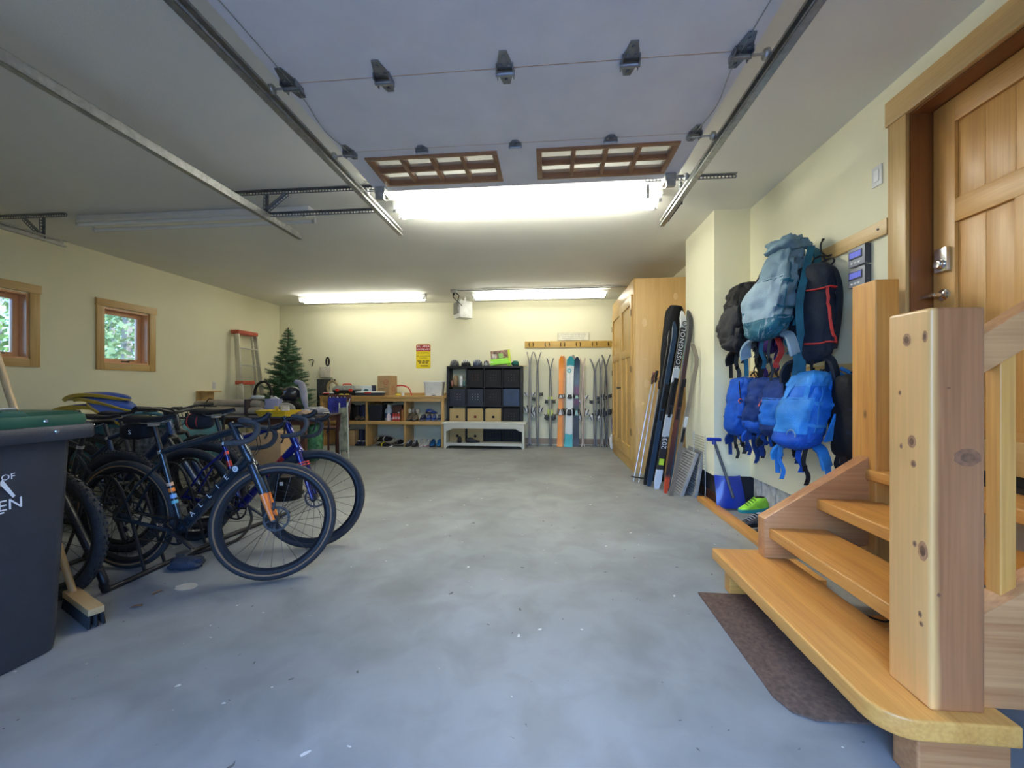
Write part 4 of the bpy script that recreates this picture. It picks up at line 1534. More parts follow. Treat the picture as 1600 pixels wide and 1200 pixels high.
# oval wooden ring on the bench, wall box, hanging gloves
t = thing('wooden_clamp_ring', 'oval tan wooden ring standing on the left end of the workbench', 'ring', (-4.44, 7.93, ZB))
rg = MB()
pts = [(.105 * math.cos(2 * PI * i / 30) * (1 + .1 * math.cos(4 * PI * i / 30)), 0, .155 + .14 * math.sin(2 * PI * i / 30)) for i in range(30)]
rg.tube(pts, .028, 8, closed=True)
rg.build('ring', wood('dull_tan_wood', (.36, .27, .14), (.25, .18, .09), 'z'), t)
for x in (-.05, 0, .05):
    MB().tube([(x, 0, .29), (x, 0, .335)], .014, 8).build('peg', BLACKP, t)
t = thing('wall_control_box', 'beige control box fixed to the back wall left of the tool boxes', 'control box', (-4.70, 8.199, 1.37))
MB().b2(-.115, .125, -.11, 0, 0, .225).build('body', mat('beige_plastic', (.60, .55, .45), .5), t, bevel=.01)
MB().b2(-.118, -.090, -.112, 0, 0, .225).build('side_cover', mat('tan_plastic', (.42, .36, .27), .5), t, bevel=.004)
t = thing('hanging_strap', 'black looped strap hanging on the back wall above the control box', 'strap', (-4.69, 8.195, 1.62))
MB().tube([(.0 + .035 * math.cos(a * .5236), -.02, .09 + .09 * math.sin(a * .5236)) for a in range(12)], .014, 6, closed=True).build('loop', fabric('black_web', (.02, .018, .018)), t)
MB().tube([(.02, -.018, .05), (.03, -.018, .14), (-.01, -.018, .17)], .012, 6).build('buckle', mat('brown_buckle', (.10, .06, .04), .5), t)
o = MB().tube(curve([(-.05, 0, .13), (.04, 0, .14), (.05, 0, .09), (.02, 0, .0)], 5), .012, 6).tube([(-.05, 0, .13), (-.05, .05, .13)], .01, 6).build('wall_hook', BLACKM, None, loc=(-5.04, 8.14, 1.61))
tag(o, 'black bent hook on the back wall just right of the artificial tree', 'hook')

# ---------------------------------------------------------------- shoes
def shoe(name, label, cat, loc, rz, upper, sole, accent, L=.28, hi=.09, group=None, clog=False):
    t = thing(name, label, cat, loc, rz, group)
    W = .098
    n = 14
    out = lambda u: W * (.36 + .14 * math.sin(u * PI * 1.0) + .08 * math.sin(u * PI * 2 - 2.2)) if 0 < u < 1 else .012
    def ring(z, k, zt=None):
        pts = []
        for i in range(n):
            a = 2 * PI * i / n
            cx = math.cos(a)
            u = (cx + 1) / 2
            y = math.sin(a)
            pts.append((L * (u - .5) * k, W * .5 * math.copysign(abs(y) ** .8, y) * (.82 + .18 * u) * k, z if zt is None else zt(u)))
        return pts
    loft([ring(0, .97), ring(.012, 1.0), ring(.03, .99, lambda u: .026 + .012 * (1 - u))]).build('sole', sole, t, ang=50)
    top = lambda u: .03 + (hi - .03) * (1 - max(0, (u - .42) / .58) ** .8)
    up = loft([ring(.028, .97, lambda u: .026 + .012 * (1 - u)), ring(.05, .95, lambda u: .03 + (top(u) - .03) * .5), ring(.07, .78, lambda u: .032 + (top(u) - .03) * .93), ring(.07, .5, lambda u: .032 + (top(u) - .03) * 1.0)])
    up.build('upper', upper, t, ang=60)
    MB().ell((-L * .2, 0, hi + .001), (L * .16, W * .24, .008), 12, 5).build('collar', accent if not clog else BLACKP, t)
    if not clog:
        lc = MB()
        for k in range(4):
            u = .50 + k * .085
            x, z = L * (u - .5), top(u) + .008
            lc.tube([(x, -.028, z - .008), (x + .006, 0, z + .003), (x, .028, z - .008)], .0035, 5)
        lo = lc.build('laces', accent, t)
        MB().prism([(-.05, 0), (.0, .004), (.05, .028), (.03, .03), (-.02, .02)], 0, .003, 0, frame3((0, -W * .47, .035), (1, 0, 0), (0, .25, 1))).build('side_stripe', accent, t)
    return t
c_ = lambda n, c, r=.7: mat(n, c, r, 0, .18, 30)
gum = c_('tan_suede', (.30, .23, .16))
for i, (x, z) in enumerate(((-2.775, .502), (-2.655, .502))):
    shoe('shoe', ('left' if i == 0 else 'right') + ' tan suede shoe under the white-capped pair on the bench shelf', 'shoe', (x, 7.83, z), R(-90), gum, c_('dark_sole', (.05, .05, .045)), c_('olive_lace', (.12, .12, .09)), hi=.13)
for i, x in enumerate((-2.80, -2.715, -2.63)):
    o = MB().ell((0, 0, .055), (.036, .05, .05), 12, 8, 0, None, .8).build('rolled_sock', c_('white_wool', (.66, .62, .55)) if i != 1 else c_('grey_wool', (.30, .28, .25)), None, loc=(x, 7.90, .634))
    tag(o, ('left', 'middle', 'right')[i] + ' rolled pale bundle on top of the tan shoes', 'bundle')
blueup = c_('bright_blue_mesh', (.02, .08, .42))
for i, x in enumerate((-2.50, -2.38, -2.27, -2.16)):
    shoe('shoe', ['first', 'second', 'third', 'rightmost'][i] + ' dark blue running shoe along the upper right bench shelf', 'shoe', (x, 7.83, .502), R(-90 + rnd.uniform(-8, 8)),
         blueup if i in (1, 2) else c_('navy_mesh', (.02, .03, .10)), c_('grey_sole', (.30, .29, .28)), c_('grey_lace', (.35, .35, .33)), hi=.12)
shoe('shoe', 'blue and black shoe stacked on the row of blue running shoes', 'shoe', (-2.33, 7.84, .64), R(-20), blueup, c_('black_sole', (.02, .02, .02)), c_('grey_lace', (.35, .35, .33)))
# dark bags in the upper left compartment
for i, (x, h, c, nm) in enumerate(((-4.02, .33, (.012, .012, .015), 'black'), (-3.86, .30, (.02, .018, .02), 'charcoal'), (-3.71, .31, (.02, .025, .07), 'navy'))):
    t = thing('gear_bag', nm + ' soft gear bag standing in the upper left bench compartment', 'bag', (x, 7.86, .502), group='bags in the bench')
    MB().ell((0, 0, h / 2), (.075, .11, h / 2), 14, 9, 0, None, .5, .12, i + 2).build('body', fabric(nm + '_bag_cloth', c, .65), t)
    MB().ribbon([(-.02, -.112, h * .2), (-.02, -.122, h * .6), (-.0, -.09, h * .95)], .025, .004).build('strap', BLACKP, t)
for i, x in enumerate((-3.82, -3.72)):
    shoe('shoe', ('left', 'right')[i] + ' brown shoe in front of the soft bags on the bench shelf', 'shoe', (x, 7.76, .502), R(-90), c_('brown_leather', (.16, .11, .07)), c_('black_sole', (.02, .02, .02)), c_('olive_lace', (.12, .12, .09)), L=.15, hi=.10)
# black bin with a steel bowl, bottles
t = thing('storage_bin', 'square black plastic bin in the upper middle bench compartment', 'bin', (-3.43, 7.83, .502))
loft([ringpts(.13, .13, 0, .02), ringpts(.145, .15, .31, .02)]).build('body', mat('black_bin_plastic', (.015, .017, .022), .5), t, ang=40)
loft([ringpts(.149, .157, .30, .02), ringpts(.149, .157, .318, .02)]).build('rim', MATS['black_bin_plastic'], t, ang=40)
o = MB().lathe([(.0, .062), (.04, .058), (.075, .03), (.088, .0), (.092, .0), (.078, .034), (.042, .064), (0, .069)], 20).build('metal_bowl', CHROME, None, loc=(-3.40, 7.80, .821))
tag(o, 'upturned shiny metal bowl on the black plastic bin', 'bowl')
def bottle(label, loc, r, h, m, capm, neck=.4, lab=None):
    t = thing('bottle', label, 'bottle', loc, group='bottles on the bench shelf')
    MB().lathe([(0, 0), (r, 0), (r, h * .62), (r * .9, h * .70), (r * neck, h * .86), (r * neck, h * .9), (0, h * .9)], 16).build('body', m, t, ang=30)
    MB().lathe([(0, h * .9), (r * neck * 1.15, h * .9), (r * neck * 1.15, h), (0, h)], 12).build('cap', capm, t, ang=30)
    if lab:
        MB().lathe([(r * 1.01, h * .18), (r * 1.01, h * .5)], 16).build('paper_label', lab, t)
    return t
bottle('tall pale blue jug beside the square black bin', (-3.195, 7.80, .502), .072, .31, mat('pale_blue_jug', (.40, .47, .58), .3), WHITEP, .4, mat('navy_label', (.06, .08, .2), .6))
bottle('small pink and white bottle in front of the pale jug', (-3.155, 7.71, .502), .042, .16, mat('pink_bottle', (.75, .62, .66), .4), WHITEP, .5)
for i, x in enumerate((-3.085, -3.03, -2.975)):
    bottle(('left', 'middle', 'right')[i] + ' small red bottle in the row on the bench shelf', (x, 7.77, .502), .025, .17, red, WHITEP if i == 2 else BLACKP, .6, mat('pink_label', (.75, .4, .4), .6))
bottle('orange bottle with dark red top next to the divider', (-2.905, 7.79, .502), .033, .24, mat('orange_bottle', (.60, .22, .04), .4), mat('dark_red_cap', (.20, .02, .02), .5), .6)
t = thing('frying_pan', 'dark flat pan lying across the black bin towards the right', 'pan', (-3.17, 7.95, .845))
MB().lathe([(0, 0), (.10, 0), (.115, .025), (.108, .025), (.095, .006), (0, .006)], 20, 0, Matrix.Translation((-.10, 0, 0))).build('bowl', BLACKM, t)
MB().bar((.01, 0, .018), (.22, -.02, .03), .022, .010).build('handle', BLACKM, t)
o = MB().b2(-.10, .10, -.13, .13, 0, .30).build('crate_block', mat('brown_box', (.12, .06, .04), .8), None, loc=(-3.06, 8.02, .502), bevel=.004)
tag(o, 'dark brown box at the back of the bottle shelf', 'box')
# lower row
t = carton('plain cardboard box in the lower left bench compartment', (-3.95, 7.82, 0), (.19, .22, .30), 0, False)
for i, x in enumerate((-3.80, -3.70)):
    t = thing('winter_boot', ('left', 'right')[i] + ' navy winter boot with a white band beside the lower cardboard box', 'boot', (x, 7.83, 0), R(-90))
    MB().b2(-.12, .13, -.045, .045, 0, .035).build('sole', BLACKP, t, bevel=.012)
    MB().tube([(-.06, 0, .03), (-.055, 0, .15), (-.06, 0, .30)], [.052, .05, .058], 12).ell((.04, 0, .055), (.10, .046, .045), 12, 7).build('shaft', c_('navy_boot', (.02, .025, .06)), t)
    MB().ell((.05, 0, .085), (.055, .042, .015), 12, 5).build('band', PRINTW, t)
t = thing('snowshoe', 'black and yellow snowshoe lying in the lower middle compartment', 'snowshoe', (-3.27, 7.74, 0), R(-28), rot=(R(24), 0, R(-28)))
def snowshoe(t, c):
    pts = [(.25 * math.cos(2 * PI * i / 28), .095 * math.sin(2 * PI * i / 28) * (1 - .25 * math.cos(2 * PI * i / 28)), .02) for i in range(28)]
    MB().tube(pts, .011, 7, closed=True).build('frame', ALU, t)
    MB().b2(-.16, .18, -.07, .07, .014, .020).build('deck', mat('snowshoe_deck', (.02, .02, .022), .5), t)
    MB().ell((.02, 0, .045), (.085, .045, .03), 12, 7, 0, None, .6).build('binding', BLACKP, t)
    MB().ribbon([(.02, -.06, .03), (.02, -.04, .075), (.02, .04, .075), (.02, .06, .03)], .03, .005, (1, 0, 0)).build('strap', mat(c + '_strap', {'yellow': (.75, .62, .05), 'grey': (.5, .5, .5)}[c], .6), t)
snowshoe(t, 'yellow')
t = thing('snowshoe', 'grey framed snowshoe propped behind the black and yellow one', 'snowshoe', (-3.31, 7.90, .10), rot=(R(38), 0, R(-18)))
snowshoe(t, 'grey')
t = thing('snowshoe', 'dark snowshoe with grey edge next to the lower right divider', 'snowshoe', (-2.98, 7.86, .05), rot=(R(30), 0, R(-50)))
snowshoe(t, 'grey')
for i, (x, u, s, a, nm) in enumerate(((-2.77, (.03, .03, .035), (.02, .02, .02), (.7, .7, .7), 'left black'), (-2.65, (.05, .05, .06), (.02, .02, .02), (.72, .72, .72), 'right black'),
                                      (-2.52, (.58, .57, .54), (.55, .50, .48), (.4, .4, .4), 'left white'), (-2.41, (.62, .61, .58), (.5, .3, .3), (.5, .5, .5), 'right white'),
                                      (-2.29, (.02, .16, .42), (.03, .03, .03), (.02, .02, .02), 'left bright blue'), (-2.16, (.03, .22, .50), (.03, .03, .03), (.02, .02, .02), 'right bright blue'))):
    shoe('shoe', nm + ' sports shoe on the floor of the lower right bench compartment', 'shoe', (x, 7.79, 0), R(-90 + (i % 3 - 1) * 6), c_(nm.split(' ', 1)[1].replace(' ', '_') + '_shoe%d' % (i % 2), u), c_('sole_tone%d' % i, s), c_('lace_tone%d' % i, a), hi=.11 + .02 * (i > 1))

# ================================================================== CUBE SHELF
kx0, kx1, ky0, ky1, kz = -2.025, -.52, 7.84, 8.185, 1.586
kx = (kx0 + kx1) / 2
shm = mat('black_brown_veneer', (.016, .017, .020), .5, 0, .15, 5, spec=.3)
t = thing('cube_shelf', 'large black sixteen-cube shelf unit against the back wall', 'shelf', (kx, ky0, 0))
def kb(name, x0, x1, y0, y1, z0, z1):
    return MB().b2(x0 - kx, x1 - kx, y0 - ky0, y1 - ky0, z0, z1).build(name, shm, t, bevel=.002)
th, ti = .045, .018
kb('side_panel', kx0, kx0 + th, ky0, ky1, th, kz - th)
kb('side_panel', kx1 - th, kx1, ky0, ky1, th, kz - th)
kb('top_panel', kx0, kx1, ky0, ky1, kz - th, kz)
kb('bottom_panel', kx0, kx1, ky0, ky1, 0, th)
cw = (kx1 - kx0 - 2 * th - 3 * ti) / 4
chh = (kz - 2 * th - 3 * ti) / 4
CX = [kx0 + th + i * (cw + ti) for i in range(4)]
CZ = [th + i * (chh + ti) for i in range(4)]
for i in range(1, 4):
    kb('divider', CX[i] - ti, CX[i], ky0 + .003, ky1, th, kz - th)
for j in range(1, 4):
    for i in range(4):
        kb('shelf_board', CX[i], CX[i] + cw, ky0 + .004, ky1, CZ[j] - ti, CZ[j])
kb('back_panel', CX[1], kx1 - th, ky1 - .006, ky1, th, kz - th)
perfm = mat('black_felt_box', (.012, .012, .014), .6, 0, .2, 8, spec=.25)
def cube_box(i, j, m, label, cont=(.10, .10, .11), dy=.012, name='storage_box'):
    w, h = cw - .022, chh - .03
    t = thing(name, label, 'storage box', (CX[i] + cw / 2, ky0 + dy, CZ[j] + .001))
    p = MB()
    # front panel with a 3 x 3 set of round-ish holes
    hs, gap = .017, .052
    xs_ = [-w / 2] + sum([[k * gap - hs / 2, k * gap + hs / 2] for k in (-1, 0, 1)], []) + [w / 2]
    zc_ = h * .52
    zs_ = [0] + sum([[zc_ + k * gap - hs / 2, zc_ + k * gap + hs / 2] for k in (-1, 0, 1)], []) + [h]
    for a in range(7):
        if a % 2 == 0:
            p.b2(-w / 2, w / 2, 0, .008, zs_[a], zs_[a + 1])
        else:
            for b in range(0, 7, 2):
                p.b2(xs_[b], xs_[b + 1], 0, .008, zs_[a], zs_[a + 1])
    p.build('front_panel', m, t, smooth=False)
    MB().b2(-w / 2, -w / 2 + .006, .008, .30, 0, h).b2(w / 2 - .006, w / 2, .008, .30, 0, h).b2(-w / 2, w / 2, .30, .306, 0, h).b2(-w / 2 + .006, w / 2 - .006, .008, .30, 0, .006).build('box_shell', m, t, smooth=False)
    MB().b2(-.085, .085, .014, .10, .012, h * .72).build('contents', mat('contents_%d_%d' % (i, j), cont, .7, 0, .6, 25), t)
    return t
cube_box(1, 3, perfm, 'black perforated box, top row, second cube from the left', (.30, .08, .06))
cube_box(2, 3, perfm, 'black perforated box, top row, third cube from the left', (.12, .10, .08))
cube_box(3, 3, perfm, 'black perforated box, top row, rightmost cube', (.14, .13, .12))
navyb = mat('midnight_felt_box', (.012, .014, .028), .5, 0, .2, 8)
cube_box(0, 2, navyb, 'midnight box with pink glints through its holes, second row leftmost cube', (.55, .35, .35))
cube_box(1, 2, navyb, 'midnight box with white glints through its holes, second row', (.5, .55, .65))
cube_box(2, 2, perfm, 'black perforated box, second row, third cube from the left', (.10, .10, .10))
cube_box(3, 2, mat('dark_blue_box', (.012, .03, .085), .45, 0, .3, 6), 'dark blue perforated box, second row rightmost cube', (.03, .06, .12))
cube_box(3, 1, perfm, 'black perforated box, third row, beside the woven baskets', (.08, .07, .06))
# woven baskets
def weave():
    m, nt, b = _nodes('woven_seagrass')
    tc = nt.nodes.new('ShaderNodeTexCoord')
    wv = nt.nodes.new('ShaderNodeTexWave')
    wv.inputs['Scale'].default_value = 28
    wv.inputs['Distortion'].default_value = 2.5
    wv.bands_direction = 'Z'
    nt.links.new(tc.outputs['Object'], wv.inputs[0])
    r_ = ramp(nt, [(.2, (.36, .25, .10)), (.8, (.56, .42, .20))])
    nt.links.new(wv.outputs['Color'], r_.inputs[0])
    nt.links.new(r_.outputs[0], b.inputs['Base Color'])
    b.inputs['Roughness'].default_value = .8
    bp = nt.nodes.new('ShaderNodeBump')
    bp.inputs['Strength'].default_value = .5
    nt.links.new(wv.outputs['Color'], bp.inputs['Height'])
    nt.links.new(bp.outputs[0], b.inputs['Normal'])
    return m
wvm = weave()
def basket(i, j, label, inner):
    w, h = cw - .03, chh - .045
    t = thing('woven_basket', label, 'basket', (CX[i] + cw / 2, ky0 + .010, CZ[j] + .001), group='woven cube baskets')
    hs = .05
    zc_ = h * .5
    p = MB().b2(-w / 2, w / 2, 0, .012, 0, zc_ - hs / 2).b2(-w / 2, w / 2, 0, .012, zc_ + hs / 2, h)
    p.b2(-w / 2, -hs / 2, 0, .012, zc_ - hs / 2, zc_ + hs / 2).b2(hs / 2, w / 2, 0, .012, zc_ - hs / 2, zc_ + hs / 2)
    p.build('front_panel', wvm, t, smooth=False)
    MB().b2(-w / 2, -w / 2 + .01, .012, .29, 0, h).b2(w / 2 - .01, w / 2, .012, .29, 0, h).b2(-w / 2, w / 2, .29, .30, 0, h).build('basket_shell', wvm, t, smooth=False)
    MB().tube([(-w / 2, .004, h), (w / 2, .004, h)], .008, 6).build('rim', wvm, t)
    MB().b2(-.06, .06, .02, .1, zc_ - .06, zc_ + .06).build('handle_hole_lining', mat('hole_' + inner, {'dark': (.01, .01, .01), 'red': (.20, .03, .02), 'brown': (.06, .045, .03)}[inner], .8), t)
    return t
basket(0, 1, 'woven tan basket, third row, leftmost cube', 'brown')
basket(1, 1, 'woven tan basket with a reddish handle hole, third row', 'red')
basket(2, 1, 'woven tan basket with a dark handle hole, third row next to the black box', 'dark')
basket(0, 0, 'woven basket low behind the bench on the left', 'dark')
basket(1, 0, 'woven basket low behind the bench, second from the left', 'dark')
cube_box(2, 0, perfm, 'black box low behind the bench, third cube', (.02, .02, .02))
cube_box(3, 0, perfm, 'black box low behind the bench, rightmost cube', (.02, .02, .02))
# things in the open top-left cube
cz = CZ[3] + .001
for i, (x, w_, h, c, nm) in enumerate(((.05, .05, .12, (.45, .20, .16), 'pinkish pouch'), (.12, .08, .22, (.30, .20, .10), 'brown paper bag'), (.235, .07, .22, (.70, .70, .72), 'white printed bottle'), (.30, .05, .12, (.12, .25, .22), 'green pouch'))):
    o = MB().ell((0, 0, h / 2), (w_ / 2, .05, h / 2), 12, 9, 0, None, .5, .08, i).build('pouch', mat('pouch_%d' % i, c, .6, 0, .3, 20), None, loc=(CX[0] + x, ky0 + .10, cz))
    tag(o, nm + ' in the open top left cube of the black shelf', 'pouch' if i != 2 else 'bottle')
# helmets and toy on top
def helmet(label, loc, rz, shell, vent, r=(.125, .095, .10)):
    t = thing('bike_helmet', label, 'helmet', loc, rz, 'bicycle helmets')
    MB().ell((0, 0, .03), r, 18, 12, 0, None, 1, .0, 0, -.25).build('shell', shell, t)
    for k in range(5):
        y = (k - 2) * .034
        pts = []
        for a in range(9):
            th_ = R(25 + a * 16)
            rr_ = math.sqrt(max(.0, 1 - (y / r[1]) ** 2))
            pts.append((r[0] * 1.005 * rr_ * math.cos(th_), y, .03 + r[2] * 1.01 * rr_ * math.sin(th_)))
        MB().tube(pts, [.002] + [.010] * 7 + [.002], 6).build('vent', vent, t)
    MB().torus((0, 0, .008), .10, .008, 24, 6, 'z').build('rim', BLACKP, t)
    return t
wht = mat('white_shell', (.78, .78, .78), .35)
dsh = mat('dark_shell', (.03, .035, .05), .3, 0, .2, 6, coat=.4)
gsh = mat('steel_blue_shell', (.05, .07, .13), .3, 0, .2, 6, coat=.4)
helmet('glossy black bicycle helmet leftmost on the cube shelf', (-1.90, 8.0, kz), R(-80), dsh, mat('grey_vent', (.2, .21, .24), .5))
helmet('white ribbed bicycle helmet with black vents on the cube shelf', (-1.665, 8.0, kz), R(-70), BLACKP, wht)
helmet('steel blue bicycle helmet on the cube shelf', (-1.43, 8.0, kz), R(-95), gsh, mat('pale_vent', (.28, .30, .36), .5))
helmet('small grey and white helmet next to the toy box', (-1.262, 8.06, kz), R(-90), mat('grey_shell', (.35, .35, .38), .4), BLACKP, (.075, .06, .085))
t = thing('toy_box', 'lime green boxed toy tilted on top of the cube shelf', 'toy', (-.97, 8.02, kz + .001), R(8))
lime = mat('lime_plastic', (.30, .75, .04), .4, 0, .08, 8)
yel = mat('acid_yellow_card', (.62, .75, .04), .5, 0, .08, 8)
M6 = Matrix.Rotation(R(-6), 4, 'Y')
MB().box((0, 0, .20), (.34, .14, .22), 0, M6).build('printed_body', mat('brown_printed_card', (.28, .17, .12), .6, 0, .9, 18), t, bevel=.003)
MB().b2(-.19, .19, -.078, -.071, .05, .15, 0, M6).build('front_tray', lime, t, bevel=.003)
MB().b2(-.20, .20, -.10, .06, .03, .085, 0, M6).build('base_tray', lime, t, bevel=.01)
MB().b2(.171, .215, -.08, .08, .05, .31, 0, M6).build('end_panel', yel, t, bevel=.004)
for x in (-.17, .17):
    MB().torus((x, -.085, .042), .03, .012, 20, 8, 'y').build('toy_wheel', lime if x > 0 else wht, t)
for x, c in ((-.10, (.55, .50, .46)), (.03, (.30, .55, .14))):
    MB().b2(x - .05, x + .04, -.0725, -.0705, .16, .25, 0, M6).build('printed_figure_patch', mat('patch%.2f' % x, c, .6, 0, .4, 20), t)
o = MB().ell((0, 0, .05), (.075, .06, .055), 14, 9, 0, None, .9, .3, 4, -.9).build('folded_cap', fabric('dark_green_cloth', (.02, .12, .10)), None, loc=(-.67, 8.0, kz))
tag(o, 'dark green soft cap at the right end of the cube shelf top', 'cap')
o = MB().b2(-.13, .06, -.05, .05, 0, .016).build('pale_board', pine('x'), None, bevel=.002, loc=(-.51, 8.12, kz + .001))
tag(o, 'small pale board sticking out past the cube shelf top', 'board')

# bench in front of the cube shelf
bm_ = mat('sage_white_paint', (.56, .55, .47), .5, 0, .05, 6)
t = thing('low_bench', 'pale painted bench with lower shelf in front of the cube shelf', 'bench', (-1.225, 7.64, 0))
MB().b2(-.80, .80, -.15, .15, .468, .503).build('seat', bm_, t, bevel=.006)
for s in (-1, 1):
    MB().b2(s * .765, s * .725, -.14, .14, .0, .467).build('end_panel', bm_, t, bevel=.003)
ap = [(-.724, .467), (-.724, .33), (-.67, .345), (-.60, .385), (.60, .385), (.67, .345), (.724, .33), (.724, .467)]
MB().prism(ap, 0, .018, 0, Matrix(((1, 0, 0, 0), (0, 0, -1, -.120), (0, 1, 0, 0), (0, 0, 0, 1)))).build('apron', bm_, t, bevel=.002)
MB().b2(-.724, .724, -.13, .13, .085, .112).build('lower_shelf', bm_, t, bevel=.003)
ap = [(-.724, .085), (-.724, .015), (-.70, .05), (-.65, .06), (.65, .06), (.70, .05), (.724, .015), (.724, .085)]
MB().prism(ap, 0, .016, 0, Matrix(((1, 0, 0, 0), (0, 0, -1, -.110), (0, 1, 0, 0), (0, 0, 0, 1)))).build('lower_apron', bm_, t, bevel=.002)
dk = c_('charcoal_felt', (.03, .03, .035))
shoe('clog', 'black rounded clog on the bench shelf seen toe-on', 'shoe', (-1.71, 7.60, .114), R(-80), dk, BLACKP, BLACKP, L=.20, hi=.10, clog=True)
shoe('slipper', 'charcoal slipper lying sideways on the bench shelf', 'shoe', (-1.45, 7.59, .114), R(8), dk, BLACKP, BLACKP, L=.27, hi=.085, clog=True)

# ================================================================== COAT RACK, SIGNS
t = thing('peg_rail', 'long pine coat rail with paired dark hooks above the skis', 'coat rack', (.40, YB - .001, 2.03))
MB().b2(-.893, .86, -.024, 0, -.066, .066).build('board', wood('golden_pine', (.66, .42, .10), (.54, .31, .06), 'x'), t, bevel=.006)
hkm = mat('bronze_hook', (.07, .045, .02), .4, .7)
for px_ in (-.36, -.04, .27, .58, .90, 1.21):
    for s in (-1, 1):
        x = px_ - .40 + s * .035
        MB().tube(curve([(x, -.024, .028), (x + s * .004, -.05, .03), (x + s * .008, -.07, .005), (x + s * .004, -.055, -.028), (x, -.024, -.03)], 3), .009, 6).build('hook', hkm, t)
t = thing('framed_text', 'pale framed panel with faint lettering above the coat rail', 'sign', (.487, YB - .001, 2.105))
MB().b2(-.32, .32, -.02, 0, 0, .16).build('frame', mat('pale_frame', (.62, .58, .44), .6), t, bevel=.003)
MB().b2(-.295, .295, -.022, -.019, .015, .145).build('panel', mat('cream_panel', (.80, .77, .64), .6), t)
for k in range(3):
    MB().b2(-.25 + k * .01, .25 - k * .02, -.0235, -.0218, .112 - k * .036, .128 - k * .036).build('faint_line', mat('faint_print', (.62, .59, .48), .7, 0, .35, 60), t)
t = thing('warning_sign', 'red and yellow ski area boundary sign on the back wall', 'sign', (-2.61, YB - .001, 1.56))
def rr_poly(w, z0, z1, r, top=True, bot=True):
    p = []
    for (sx, zz, a0, on) in ((1, z1, 0, top), (-1, z1, 90, top), (-1, z0, 180, bot), (1, z0, 270, bot)):
        if on:
            sg = -1 if zz == z1 else 1
            for k in range(5):
                a = R(a0 + k * 22.5)
                p.append((sx * (w - r) + r * math.cos(a), zz + sg * r + r * math.sin(a)))
        else:
            p.append((sx * w, zz))
    return p
MS = Matrix(((1, 0, 0, 0), (0, 0, -1, 0), (0, 1, 0, 0), (0, 0, 0, 1)))
MB().prism(rr_poly(.155, 0, .50, .03), .0, .004, 0, MS).build('plate', mat('sign_yellow', (.85, .66, .02), .45, 0, .03, 4), t)
MB().prism(rr_poly(.152, .355, .497, .028, True, False), .004, .0055, 0, MS).build('red_header', mat('sign_red', (.38, .02, .03), .45, 0, .03, 4), t)
ink = mat('sign_ink', (.10, .07, .02), .6)
def stext(s, size, z, m, sp=1.0):
    textmesh(s, size, m, t, frame3((0, -.0062, z), (1, 0, 0), (0, 0, 1)), space=sp)
stext('SKI AREA', .068, .455, PRINTW)
stext('BOUNDARY', .054, .392, PRINTW)
stext('NO SKI PATROL', .036, .318, ink)
stext('NO AVALANCHE', .038, .252, ink)
stext('CONTROL', .036, .212, ink)
for z, words in ((.150, ((-.125, -.04), (-.02, .04), (.055, .125))), (.112, ((-.10, -.05), (-.03, .03), (.045, .105))), (.05, ((-.06, .11),))):
    for a, b in words:      # lines too blurred to read in the photograph
        MB().b2(a, b, -.0066, -.0054, z - .010, z + .010).build('blurred_word', ink, t)

# ================================================================== SKIS ON THE BACK WALL
def ski_mesh(L, w, splay, thick=.019):
    """length along +z, base towards +x, width along y; tip bends away from the base"""
    n = 26
    def fn(u, v):
        z = L * u
        b = .0
        if u > .84:
            k = (u - .84) / .16
            b = -splay * k ** 1.7
        if u < .05:
            b = -.02 * ((.05 - u) / .05) ** 1.5
        cam = -.016 * math.sin(PI * min(1, max(0, (u - .05) / .80)))   # camber: middle stands off
        ww = w * (.86 + .24 * (2 * u - 1) ** 2)
        if u > .93:
            ww *= math.sqrt(max(.02, 1 - ((u - .93) / .072) ** 2))
        return (b + cam, ww * (v - .5), z)
    return MB().grid(n, 4, fn, 0, thick)


gb_ = mat('black_binding', (.02, .02, .022), .4)


def ski(label, loc, rz, tiltx, tilty, L, w, splay, top, bind, bindm2, group, basecol=None, tipm=None, graphic=None):
    t = thing('alpine_ski', label, 'ski', loc, group=group)
    t.rotation_mode = 'XYZ'
    M = Matrix.Rotation(tiltx, 4, 'X') @ Matrix.Rotation(tilty, 4, 'Y') @ Matrix.Rotation(rz, 4, 'Z')
    t.rotation_euler = M.to_euler()
    ski_mesh(L, w, splay).build('ski_body', top, t, ang=50)
    bz = L * (.455 if round(abs(loc[0]) * 10) % 3 else .405)
    x = -.024
    # binding: toe piece, heel piece, brake arms
    for name, z, h, d in (('toe_binding', bz + .17, .070, .042), ('heel_binding', bz - .14, .11, .048)):
        b = MB().box((x - d / 2, 0, z), (d, .066, h))
        b.box((x - d - .012, 0, z - .01), (.03, .042, h * .5))
        bo = b.build(name, bind if name[0] == 't' else bindm2, t, bevel=.008)
        MB().tube([(x - d * .5, -.04, z - h * .4), (x - d * 1.5, -.025, z + h * .55), (x - d * 1.5, .025, z + h * .55), (x - d * .5, .04, z - h * .4)], .009, 6).build('lever', gb_, bo)
    for s in (-1, 1):
        MB().tube([(x - .012, s * .045, bz - .05), (x + .01, s * (w / 2 + .012), bz - .11), (x + .015, s * (w / 2 + .014), bz - .20)], .006, 6).build('ski_brake', BLACKP, t)
    if tipm is not None:
        ski_mesh(L, w * 1.01, splay, .0135).build('tip_graphic', tipm, t)
    return t

